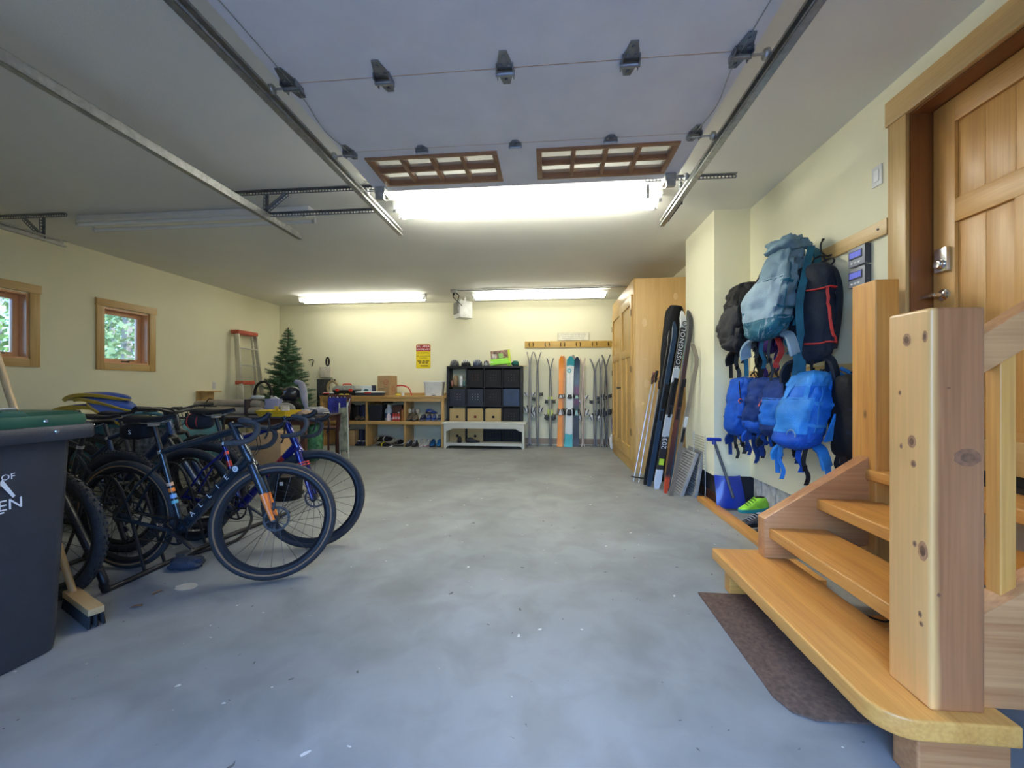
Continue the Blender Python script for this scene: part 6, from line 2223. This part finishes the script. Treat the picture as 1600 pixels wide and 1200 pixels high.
MB().tube(curve([(-.03, -.02, -.05), (-.01, -.07, -.03), (-.02, -.10, -.06), (-.03, -.06, -.10)], 4), .006, 6).build('cord_loop', BLACKP, p)
pack('daypack', 'dark violet daypack mostly hidden behind the black backpack', (HX + .02, 3.53, 1.98), .26, .13, .50, .04, .02, purp, None, purp, seed=3.7, wob=.12)

p, sf = pack('hydration_pack', 'vivid blue daypack leftmost on the lower rail', (HX, 3.86, 1.31), .30, .22, .54, .04, .05, n_blue, n_blue, n_dkblue, yaw=R(12), seed=4.4, pocket=None, wob=.17, belt=n_dkblue, topw=.85)
MB().tube([sf(.92 - .035 * i, .55 + .006 * i, 1.03) for i in range(9)], .005, 6).build('dark_cord', BLACKP, p)
MB().torus(tuple(sf(.60, .60, 1.06)), .018, .005, 14, 6, 'y').build('pull_ring', coral, p)
p, sf = pack('hydration_pack', 'dark blue pack with coral cords between two brighter packs', (HX, 3.55, 1.31), .25, .19, .47, .05, .06, n_dkblue, n_blue, n_dkblue, yaw=R(14), seed=6.6, pocket=n_dkblue, belt=n_blue, wob=.18, tails=5)
MB().tube([sf(.88 - .05 * i, .72 - .018 * i, 1.06) for i in range(9)], .007, 6).build('coral_cord', coral, p)
p, sf = pack('hydration_pack', 'navy and blue pack with a coral zip and lettering on the lower rail', (HX, 3.27, 1.31), .27, .20, .46, .06, .07, n_dkblue, n_dkblue, n_dkblue, yaw=R(16), seed=7.9, pocket=n_blue2, belt=n_navy, wob=.16, tails=5)
MB().tube([sf(.88 - .055 * i, .66 + .012 * math.sin(i * .6), 1.08) for i in range(10)], .010, 6).build('coral_zip', coral, p)
p, sf = pack('hydration_pack', 'bright azure daypack standing out at the right of the lower rail', (HX, 2.90, 1.30), .31, .22, .53, .01, .15, n_blue2, n_blue, n_sky, yaw=R(16), seed=9.3, pocket=n_sky, lid=n_sky, belt=n_sky, wob=.15, topw=.66, tails=5)
MB().tube(curve([(-.02, -.10, .0), (-.01, -.16, -.06), (-.06, -.19, -.28), (-.13, -.19, -.50)], 5), .012, 8).build('drinking_tube', n_sky, p)
MB().torus(tuple(sf(.20, .52, 1.04)), .032, .005, 24, 6, 'x').build('round_badge', n_gb2, p)
pack('daypack', 'black daypack against the wall behind the azure one', (XR - .03, 2.70, 1.29), .22, .14, .54, .03, .01, n_black, None, n_navy, yaw=R(6), seed=1.9, wob=.12)

# ---------------------------------------------------------------- switch and two thermostat-like panels
t = thing('light_switch', 'double light switch plate on the right wall beside the door casing', 'switch', (XR - .001, 2.605, 2.44))
MB().b2(-.006, 0, -.036, .036, -.06, .06).build('plate', WHITEP, t, bevel=.003)
MB().b2(-.010, -.006, -.018, .018, -.034, .034).build('rocker', WHITEPAINT, t, bevel=.002)
for z, nm in ((1.985, 'upper'), (1.855, 'lower')):
    t = thing('wall_controller', nm + ' grey wall controller with a blue screen beside the far newel post', 'controller', (XR - .001, 2.725, z - .045))
    MB().b2(-.035, 0, -.07, .07, 0, .118).build('case', mat('grey_controller', (.33, .34, .37), .45), t, bevel=.006)
    MB().b2(-.036, -.001, -.072, -.0705, 0, .118).build('end_face', mat('dark_controller', (.05, .055, .07), .5), t)
    MB().b2(-.038, -.035, -.050, .060, .045, .095).build('screen_bezel', mat('dark_bezel', (.07, .075, .11), .4), t)
    MB().b2(-.0395, -.038, -.042, .052, .055, .090).build('screen', mat('blue_screen', (.10, .12, .42), .3, emit=(.12, .14, .5, .35)), t)
    for k in range(3):
        MB().b2(-.0385, -.035, -.035 + k * .03, -.015 + k * .03, .015, .027).build('button', WHITEP, t, bevel=.002)

# ================================================================== TABLE CORNER, TREE, LADDERS
t = thing('dining_table', 'dark wooden table with a shiny top carrying helmets and a yellow tray', 'table', (-4.15, 5.90, 0))
MB().b2(-.75, .75, -.55, .55, .728, .755).build('table_top', mat('polished_walnut_top', (.12, .10, .11), .22, 0, .2, 3, coat=.6), t, bevel=.006)
for s in (-1, 1):
    MB().b2(-.66, .66, s * .47 - .011, s * .47 + .011, .63, .727).build('apron', darkwood('x'), t)
    MB().b2(s * .67 - .011, s * .67 + .011, -.44, .44, .63, .727).build('apron', darkwood('y'), t)
for sx in (-1, 1):
    for sy in (-1, 1):
        MB().b2(sx * .69 - .035, sx * .69 + .035, sy * .48 - .035, sy * .48 + .035, 0, .727).build('leg', darkwood('z'), t, bevel=.005)
TZT = .756
# tan canvas bundle with straps
t = thing('canvas_bundle', 'rolled tan canvas bundle lying on the table behind the yellow tray', 'canvas', (-4.86, 5.76, TZT))
canv = fabric('tan_canvas', (.50, .42, .31), .85, .12)
for i, (z, dy, r, x0, x1) in enumerate(((.062, -.07, .062, -.52, .55), (.065, .075, .064, -.56, .56), (.165, .0, .060, -.58, .52))):
    pts = []
    for k in range(13):
        u = k / 12
        pts.append((x0 + (x1 - x0) * u, dy + .012 * math.sin(u * 9 + i), z + .008 * math.sin(u * 7 + i * 2)))
    MB().tube(pts, [r * (.8 if k in (0, 12) else 1 + .10 * math.sin(k * 1.7 + i)) for k in range(13)], 12, flat=.92).build('fold', canv, t, ang=60)
MB().b2(.33, .37, -.145, .15, -.0, .235).build('leather_strap', mat('brown_strap', (.06, .04, .035), .6), t, bevel=.012)
MB().tube(curve([(-.32, -.12, .02), (-.30, -.145, .12), (-.33, -.04, .23), (-.36, .06, .22)], 4), .008, 6).build('cord', BLACKP, t)
t = thing('plastic_tray', 'yellow plastic tray full of papers at the table front', 'tray', (-3.89, 5.49, TZT), R(-6))
yt = mat('yellow_tray_plastic', (.85, .58, .03), .4, 0, .06, 8)
def tray(z0, z1, a, b):
    mb = loft([ringpts(a, .14, z0, .02), ringpts(b, .175, z1, .02), ringpts(b - .008, .167, z1, .02), ringpts(a - .008, .132, z0 + .01, .02)], cap=False)
    mb.b2(-a + .01, a - .01, -.13, .13, z0, z0 + .01)
    return mb
tray(0, .085, .215, .255).build('tray_shell', yt, t, ang=40)
for k, (x, y, h, w, c, tl) in enumerate(((-.02, .02, .135, .05, (.75, .55, .06), 20), (.08, .05, .145, .14, (.66, .62, .52), 10), (.11, .0, .13, .10, (.70, .66, .60), -8))):
    M = Matrix.Translation((x, y, .012)) @ Matrix.Rotation(R(tl), 4, 'X')
    MB().b2(-w / 2, w / 2, -.006, .006, 0, h, 0, M).build('paper_packet', mat('packet_%d' % k, c, .7, 0, .2, 30), t)
t = thing('paper_cup_box', 'lilac paper box standing behind the yellow tray', 'box', (-4.15, 5.75, TZT))
MB().prism([(-.075, 0), (.085, 0), (.105, .235), (-.11, .235), (-.105, .05)], -.05, .05, 0, Matrix(((1, 0, 0, 0), (0, 0, -1, 0), (0, 1, 0, 0), (0, 0, 0, 1)))).build('body', mat('lilac_card', (.36, .37, .56), .6, 0, .05, 6), t, bevel=.003)
MB().prism([(-.06, .236), (.09, .236), (.02, .275)], -.02, .02, 0, Matrix(((1, 0, 0, 0), (0, 0, -1, 0), (0, 1, 0, 0), (0, 0, 0, 1)))).build('flap', WHITEP, t)

def fullface(name, label, loc, rz, shell, trim, s=1.0):
    t = thing(name, label, 'helmet', loc, rz)
    MB().ell((0, 0, .13 * s), (.145 * s, .115 * s, .125 * s), 18, 12, 0, None, 1, .05, 2).build('shell', shell, t, ang=70)
    MB().ell((.09 * s, 0, .06 * s), (.10 * s, .085 * s, .05 * s), 14, 8, 0, None, .8).build('chin_guard', trim, t, ang=70)
    MB().grid(6, 6, lambda u, v: (.08 * s + .10 * s * u, (v - .5) * .2 * s * (1 - .2 * u), .215 * s + .02 * u - .03 * (2 * v - 1) ** 2), 0, .008).build('visor', trim, t)
    MB().ell((.105 * s, 0, .135 * s), (.045 * s, .09 * s, .035 * s), 12, 7).build('eye_opening', BLACKP, t)
    return t
fullface('full_face_helmet', 'black helmet with a white stripe topmost on the table pile', (-4.02, 5.98, .945), R(185), mat('gloss_black_shell', (.02, .022, .035), .25, 0, .2, 5, coat=.6), BLACKP, .95)
t = thing('padded_vest', 'pale grey padded liner draped down from the topmost helmet', 'padding', (-3.90, 5.98, TZT))
pv = MB()
pv.tube(curve([(-.06, 0, .50), (.03, 0, .47), (.07, 0, .38), (.085, .0, .26), (.11, 0, .14), (.16, -.02, .05), (.26, -.03, .02)], 5), [.03 + .025 * math.sin(PI * min(1, i / 22)) for i in range(31)], 10)
pv.build('padding', fabric('pale_grey_padding', (.36, .36, .44), .6), t, ang=70)
fullface('ski_helmet', 'black and white helmet at the left of the table pile', (-4.20, 6.12, TZT + .001), R(150), BLACKP, mat('white_goggle', (.70, .72, .70), .4), .8)
o = MB().ell((0, 0, .03), (.10, .05, .032), 16, 8, 0, None, .8, .05, 1).build('goggles', mat('pale_goggle_frame', (.58, .60, .55), .4), None, loc=(-4.35, 5.90, .94))
o.rotation_euler = (0, 0, R(12))
o.location = (-4.42, 5.76, .985)
tag(o, 'pale ski goggles resting on the canvas bundle', 'goggles')
helmet('grey open helmet in the middle of the table pile', (-4.00, 5.80, TZT), R(20), mat('mid_grey_shell', (.17, .17, .17), .4, 0, .2, 8), mat('sand_vent', (.45, .42, .36), .5), (.15, .11, .14))
# base for upper helmet
o = MB().ell((0, 0, .095), (.12, .11, .095), 14, 9, 0, None, .7, .1, 6).build('gear_sack', n_black, None, loc=(-4.03, 6.02, TZT))
tag(o, 'black gear sack under the topmost helmet', 'bag')
for i, (x, y, r, c, nm) in enumerate(((-3.68, 5.78, .10, (.50, .52, .62), 'pale blue crumpled cloth in front of the helmets'), (-3.56, 5.92, .13, (.42, .40, .40), 'grey crumpled jacket at the right of the helmet pile'), (-3.53, 5.56, .09, (.55, .38, .26), 'peach cloth near the table corner'))):
    o = MB().ell((0, 0, r * .42), (r * 1.3, r, r * .42), 20, 12, 0, None, .9, .55, i * 3 + 1).build('crumpled_cloth', fabric('cloth_%d' % i, c), None, loc=(x, y, TZT - .005), ang=70)
    tag(o, nm, 'cloth')

# wooden chair at the end of the table, blue plastic on it
t = thing('dining_chair', 'dark red-brown wooden chair standing beyond the table end', 'chair', (-3.80, 6.78, 0))
mah = lambda a: wood('mahogany', (.16, .06, .04), (.09, .03, .02), a)
for sx in (-1, 1):
    MB().bar((sx * .19, -.19, 0), (sx * .19, -.19, .44), .04, .04).build('leg', mah('z'), t, bevel=.004)
    MB().tube([(sx * .18, .19, 0), (sx * .18, .19, .45), (sx * .205, .25, 1.03)], .02, 8).build('leg', mah('z'), t)
MB().b2(-.22, .22, -.22, .22, .44, .475).build('seat', mah('y'), t, bevel=.01)
MB().b2(-.215, .215, .225, .25, .93, 1.035).build('top_rail', mah('x'), t, bevel=.01)
MB().b2(-.19, .19, .205, .225, .68, .73).build('lower_rail', mah('x'), t, bevel=.006)
for x in (-.11, 0, .11):
    MB().bar((x, .215, .72), (x, .235, .94), .03, .012).build('back_slat', mah('z'), t)
t = thing('clothes_hangers', 'bunch of blue and white plastic hangers on the chair back', 'hangers', (-3.79, 6.95, .70))
for k in range(5):
    x = -.15 + k * .07
    MB().tube([(x, 0, .30), (x + .05, -.02, .08), (x + .11, -.03, .26)], .009, 6).build('hanger', mat('blue_hanger' if k % 2 else 'pale_hanger', (.10, .14, .55) if k % 2 else (.62, .64, .72), .35), t)
MB().grid(6, 4, lambda u, v: (-.16 + .34 * u, -.045 + .01 * math.sin(u * 9), .02 + .26 * v), 0, .005).build('blue_film', mat('blue_film', (.04, .05, .32), .3, 0, .5, 14), t)
t = thing('camouflage_chair', 'folded camouflage camp chair leaning on the table leg', 'folding chair', (-3.36, 6.30, 0), rot=(R(-7), R(-5), 0))
camo = mat('camouflage_cloth', (.24, .25, .17), .8, 0, .55, 11, .2, 120)
MB().b2(-.03, .10, -.02, .02, .12, .84).build('cloth_panel', camo, t, bevel=.012)
for x in (-.035, .105):
    MB().tube([(x, 0, .0), (x, 0, .92)], .012, 8).build('tube_leg', mat('pale_tube', (.50, .52, .44), .4), t)
o = MB().b2(-.10, .10, -.015, .015, 0, .03).build('plank_end', pine('x'), None, loc=(-3.28, 6.50, .83))
bpy.data.objects.remove(o)
# boxes and bags under the table
carton('cardboard box under the front of the table', (-3.46, 4.72, 0), (.40, .30, .62), R(10), False)
o = MB().b2(-.13, .13, -.10, .10, 0, .60).build('flat_carton', mat('greyish_card', (.22, .18, .16), .85), None, bevel=.003, loc=(-3.80, 4.66, 0))
tag(o, 'dull brown-grey carton next to the pale cardboard box', 'box')
t = thing('black_bucket', 'black ribbed bucket behind the gravel bicycle wheels', 'bucket', (-2.74, 4.02, 0))
loft([ringpts(.12, .12, 0, .10, 5), ringpts(.135, .135, .25, .11, 5)]).build('body', BLACKP, t, ang=50)
for z in (.04, .22):
    loft([ringpts(.14, .14, z, .12, 5), ringpts(.143, .143, z + .025, .12, 5)]).build('band', BLACKP, t, ang=50)
MB().b2(.0, .035, -.14, -.135, .17, .205).build('white_tag', PRINTW, t)
t = thing('green_bag', 'green and grey patterned bag hanging under the table edge', 'bag', (-3.62, 5.90, .0))
MB().ell((0, 0, .33), (.14, .10, .30), 16, 11, 0, None, .6, .15, 3).build('body', mat('green_pattern', (.05, .16, .07), .8, 0, .7, 14), t, ang=70)
MB().tube(curve([(-.08, 0, .60), (0, 0, .69), (.08, 0, .60)], 4), .009, 6).build('handle', MATS['green_pattern'], t)
o = MB().b2(-.16, .16, -.14, .14, 0, .36).build('plastic_box', mat('smoke_plastic', (.16, .17, .20), .3, 0, .5, 14), None, bevel=.01, loc=(-4.35, 5.62, 0))
tag(o, 'smoky plastic storage box under the left of the table', 'box')

# artificial tree
t = thing('artificial_tree', 'green artificial Christmas tree in the back left corner', 'tree', (-5.02, 7.36, 0))
MB().tube([(0, 0, .05), (0, 0, 2.32)], [.025, .010], 8).build('trunk', mat('brown_trunk', (.06, .035, .02), .8), t)
st_ = MB()
for k in range(3):
    a = 2 * PI * k / 3
    st_.tube([(0, 0, .10), (.28 * math.cos(a), .28 * math.sin(a), .01)], .012, 6)
st_.build('stand', BLACKM, t)
gm = mat('tree_needles', (.035, .105, .045), .7, 0, .55, 9)
nd = MB()
rt = random.Random(11)
def sprig(p, d, L):
    d = d.normalized()
    s = d.orthogonal().normalized()
    w = d.cross(s)
    n = int(L / .013)
    for i in range(n):
        u = i / n
        c = p + d * (L * u)
        for q in range(3):
            a = i * 2.4 + q * 2.09
            o = (s * math.cos(a) + w * math.sin(a) + d * .55).normalized() * (.052 * (1 - .35 * u))
            e = d.cross(o).normalized() * .0028
            k = len(nd.v)
            nd.v += [tuple(c - e), tuple(c + e), tuple(c + o)]
            nd.f.append((k, k + 1, k + 2))
            nd.m.append(0)
nb = MB()
for lv in range(30):
    z = .72 + 1.58 * lv / 29
    rr = .43 * (1 - (z - .72) / 1.63) ** .85 + .04
    rr *= 1 + .13 * math.sin(lv * 2.1)
    n = max(5, int(15 * rr / .48) + 2)
    for k in range(n):
        a = 2 * PI * k / n + lv * 1.1 + rt.uniform(-.2, .2)
        L = rr * rt.uniform(.78, 1.12)
        d = Vector((math.cos(a), math.sin(a), rt.uniform(.05, .35)))
        base = Vector((0, 0, z - .05))
        nb.tube([base, base + d.normalized() * L * .9], [.004, .002], 4, cap=False)
        sprig(base + d * (.12 * L), d, L * .95)
        for q in (.4, .62, .82):
            for s in (-1, 1):
                dd = Matrix.Rotation(s * .7, 3, 'Z') @ d + Vector((0, 0, rt.uniform(-.1, .2)))
                sprig(base + d * (L * q), dd, L * .32)
nb.build('branches', MATS['brown_trunk'], t)
o = nd.build('needles', gm, t, smooth=False)
o['kind'] = 'stuff'

# ladders leaning on the left wall
ally = mat('pale_ladder_alu', (.62, .60, .54), .4, .55, .1, 6)
redc = mat('ladder_red', (.50, .09, .05), .5)
def ladder(label, y0, y1, top, foot_x, top_x, spread, nst, back=True):
    t = thing('step_ladder', label, 'ladder', (foot_x, (y0 + y1) / 2, 0), group='ladders')
    hw = (y1 - y0) / 2
    dx = top_x - foot_x
    P = lambda u, s: Vector((dx * u, s * (hw + spread * (1 - u)), top * u))
    for s in (-1, 1):
        MB().bar(P(0, s), P(.985, s), .028, .070, 0, (1, 0, .3)).build('rail', ally, t, bevel=.004)
        if back:
            MB().bar(P(.02, s * .88) + Vector((-.11, 0, 0)), P(.97, s * .88) + Vector((-.06, 0, 0)), .022, .035, 0, (1, 0, .3)).build('rear_rail', ally, t)
    for k in range(1, nst + 1):
        u = k / (nst + 1)
        a, b = P(u, -1), P(u, 1)
        MB().bar(a, b, .075, .022, 0, (0, 0, 1)).build('step', ally, t, bevel=.003)
    a, b = P(1, -1.12), P(1, 1.12)
    MB().bar(a + Vector((-.03, 0, -.02)), b + Vector((-.03, 0, -.02)), .16, .07, 0, (0, 0, 1)).build('top_cap', redc, t, bevel=.012)
    return t
ladder('tall aluminium step ladder with red top leaning on the left wall', 6.86, 7.30, 2.20, -5.46, -5.66, .09, 6)
ladder('short aluminium step ladder with red cap in front of the tall one', 6.66, 6.92, 1.27, -5.28, -5.42, .05, 3, False)
# canister with black hose arch
t = thing('floor_vacuum', 'dusty canister with a black hose arch beside the ladders', 'vacuum', (-5.05, 6.72, 0))
MB().lathe([(0, 0), (.14, 0), (.15, .1), (.15, .72), (.12, .80), (0, .82)], 20).build('canister', mat('olive_canister', (.16, .14, .07), .5, 0, .3, 8), t, ang=40)
MB().tube(curve([(-.15, -.02, .95), (-.14, -.02, 1.12), (-.06, -.02, 1.24), (.06, -.02, 1.26), (.15, -.02, 1.16), (.17, -.02, 1.02)], 5), .022, 8).build('hose', BLACKP, t)
for x in (-.15, .17):
    MB().tube([(x, -.02, .74), (x, -.02, 1.02)], .018, 8).build('hose_end', ALU, t)
MB().b2(-.17, .19, -.05, .02, .70, .76).build('bracket', BLACKP, t, bevel=.006)
# outlet and small shelf on left wall
t = thing('wall_outlet', 'white wall outlet on the left wall near the ladders', 'outlet', (XL + .001, 6.49, 1.20))
MB().b2(0, .006, -.036, .036, -.06, .06).build('plate', WHITEP, t, bevel=.002)
for z in (-.022, .022):
    MB().b2(.006, .008, -.014, .014, z - .014, z + .014).build('socket', mat('ivory', (.6, .58, .5), .5), t)
t = thing('small_wall_shelf', 'small pale wooden bracket shelf on the left wall', 'shelf', (XL + .001, 6.30, .98))
MB().b2(0, .16, -.17, .17, .11, .13).build('board', pine('y'), t, bevel=.002)
MB().b2(0, .02, -.17, .17, -.08, .109).build('back_board', pine('y'), t, bevel=.002)
MB().prism([(0, .109), (.13, .109), (0, -.05)], -.012, .012, 0, Matrix(((1, 0, 0, .02), (0, 0, -1, -.10), (0, 1, 0, 0), (0, 0, 0, 1)))).build('bracket', pine('z'), t)
o = MB().b2(-.14, .14, -.10, .10, 0, .17).build('black_speaker', BLACKP, None, bevel=.01, loc=(-5.50, 7.72, 1.10))
bpy.data.objects.remove(o)
t = thing('black_crate', 'black box standing at the left end of the workbench behind the tree', 'box', (-4.66, 7.96, 0))
MB().b2(-.09, .09, -.09, .09, 0, 1.33).build('body', mat('black_speaker_cloth', (.02, .02, .02), .7, 0, .5, 40), t, bevel=.006)
MB().b2(-.075, .075, -.094, -.089, 1.0, 1.31).build('front_cloth', mat('speckled_cloth', (.05, .05, .05), .9, 0, .8, 60), t)

# ---------------------------------------------------------------- teal cargo trailer with blue and yellow sleds
t = thing('cargo_trailer', 'folded teal and black cargo trailer behind the bicycles', 'trailer', (-4.62, 4.20, 0))
tealc = fabric('faded_teal_cloth', (.06, .16, .19), .7)
plaid = mat('grey_check_cloth', (.17, .18, .19), .8, 0, .7, 22)
MB().b2(-.72, .72, -.30, .30, .28, .78).build('cloth_body', tealc, t, bevel=.03)
MB().b2(-.10, .66, -.312, -.302, .38, .74).build('check_panel', plaid, t, bevel=.004)
MB().tube([(-.74, -.31, .86), (.30, -.31, .86)], .028, 10).build('roller_bar', mat('teal_tube', (.04, .10, .14), .4), t)
MB().tube(curve([(.20, -.31, .88), (.38, -.31, .90), (.55, -.31, .88), (.72, -.31, .80)], 4), .02, 8).build('teal_edge', mat('teal_edge_cloth', (.10, .26, .28), .6), t)
for x in (-.72, -.24, .24, .72):
    for y in (-.31, .31):
        MB().tube([(x, y, .18), (x, y, .86)], .014, 8).build('post', BLACKM, t)
for z in (.26, .80):
    for y in (-.32, .32):
        MB().tube([(-.74, y, z), (.74, y, z)], .013, 8).build('side_rail', BLACKM, t)
for x in (-.45, .45):
    for y in (-.38, .38):
        w_ = MB().torus((x, y, .20), .175, .025, 36, 8, 'y')
        for k in range(8):
            a = k * PI / 4
            w_.tube([(x, y, .20), (x + .17 * math.cos(a), y, .20 + .17 * math.sin(a))], .005, 5)
        w_.build('trailer_wheel', RUBBER, t)
MB().tube([(.72, -.2, .30), (1.0, -.1, .40), (1.12, .0, .55)], .016, 8).build('tow_bar', BLACKM, t)
sledb = mat('sled_blue', (.015, .09, .50), .35, 0, .12, 6, coat=.3)
sledy = mat('sled_yellow', (.62, .43, .04), .45, 0, .12, 6)
for i, (x, y, z, rz, L, tl, nm) in enumerate(((-5.05, 4.08, .895, 8, .82, 4, 'lowest blue and yellow curved sled in the pile'), (-4.98, 4.12, .965, -6, .80, 9, 'middle blue and yellow curved sled with pointed tip'), (-5.12, 4.16, 1.03, 4, .72, 0, 'topmost blue and yellow curved sled, yellow side showing'), (-4.78, 4.02, .87, -14, .70, 22, 'right hand blue sled sloping down off the pile'))):
    t = thing('curved_sled', nm, 'sled', (x, y, z), group='blue and yellow sleds', rot=(0, R(tl), R(rz)))
    def fs(u, v):
        w = .17 * math.sin(PI * min(1, .06 + u * .94)) ** .6
        return (L * (u - .5), w * (v - .5) * 2, .07 * (1 - (2 * u - 1) ** 2) + .02 * math.cos((v - .5) * PI))
    MB().grid(16, 8, fs, 0, .008).build('blue_shell', sledb, t, ang=60)
    MB().grid(16, 8, lambda u, v: Vector(fs(u, v)) + Vector((0, 0, -.0095)), 0, .022).build('yellow_lining', sledy, t, ang=60)
    MB().tube([fs(u / 12, 0) for u in range(13)], .008, 6).build('yellow_edge', sledy, t)

# rag, paint patch and little litter on the floor
o = MB().ell((0, 0, .03), (.10, .065, .04), 24, 13, 0, None, .9, .38, 2).build('dark_rag', fabric('slate_rag', (.04, .05, .075)), None, loc=(-2.36, 2.43, .0), ang=70)
tag(o, 'crumpled slate blue rag on the floor by the bicycle pedal', 'rag')
o = MB().prism([(.062 * math.cos(a * .45) * (1 + .12 * math.sin(a * 3)), .045 * math.sin(a * .45)) for a in range(14)], 0, .001).build('plaster_patch', mat('plaster_patch', (.55, .50, .40), .8), None, loc=(-2.13, 2.19, .0005))
tag(o, 'pale plaster spot on the concrete near the crumpled rag', 'spot')
for i, (x, y, nm) in enumerate(((-2.20, 1.965, 'near the broom head'), (-2.23, 2.11, 'between broom and rag'))):
    o = MB().grid(4, 3, lambda u, v: (.05 * (u - .5), .018 * (v - .5), .003 + .006 * math.sin(u * 3)), 0, .002).build('dry_leaf', mat('dry_leaf', (.22, .12, .06), .8), None, loc=(x, y, .001))
    o.rotation_euler = (0, 0, R(30 + i * 40))
    tag(o, 'dry brown leaf on the floor ' + nm, 'leaf')

# ---------------------------------------------------------------- outside the windows
o = MB().b2(-40, XL - .2, -14, 40, -.3, -.02).build('ground_outside', mat('forest_floor', (.30, .30, .16), .95, 0, .4, 2))
o.name = 'ground_left'
struct(o, 'sunlit grassy ground outside the left windows')
leafm = [mat('leaf_%d' % i, c, .6, 0, .35, 3) for i, c in enumerate(((.22, .34, .10), (.30, .40, .16), (.14, .26, .09)))]
barkm = mat('pale_bark', (.34, .30, .26), .9, 0, .3, 6)
rt = random.Random(5)
spots = [(-12.0, 7.6), (-12.6, 10.9), (-16.5, 13.2), (-16.8, 9.4), (-21, 17.5), (-22, 13.0), (-20, 6.4), (-27, 20.5)]
for i, (x, y) in enumerate(spots):
    t = thing('forest_tree', 'slender leafy tree seen blurred through the left windows', 'tree', (x, y, -.02), group='trees beyond the left windows')
    MB().tube([(0, 0, 0), (.05, .05, 3), (0, .1, 7)], [.16, .12, .05], 8).build('trunk', barkm, t)
    lf = MB()
    for k in range(2200):
        z = rt.uniform(.2, 7.5)
        r_ = rt.uniform(.1, 1.7) * (1.1 - z / 9)
        a = rt.uniform(0, 2 * PI)
        c = Vector((r_ * math.cos(a), r_ * math.sin(a), z))
        u = Vector((rt.uniform(-1, 1), rt.uniform(-1, 1), rt.uniform(-1, 1))).normalized() * rt.uniform(.05, .13)
        w = u.orthogonal().normalized() * u.length * .6
        q = len(lf.v)
        lf.v += [tuple(c - u), tuple(c + w), tuple(c + u), tuple(c - w)]
        lf.f.append((q, q + 1, q + 2, q + 3))
        lf.m.append(0)
    o = lf.build('foliage', leafm[i % 3], t, smooth=False)
    o['kind'] = 'stuff'
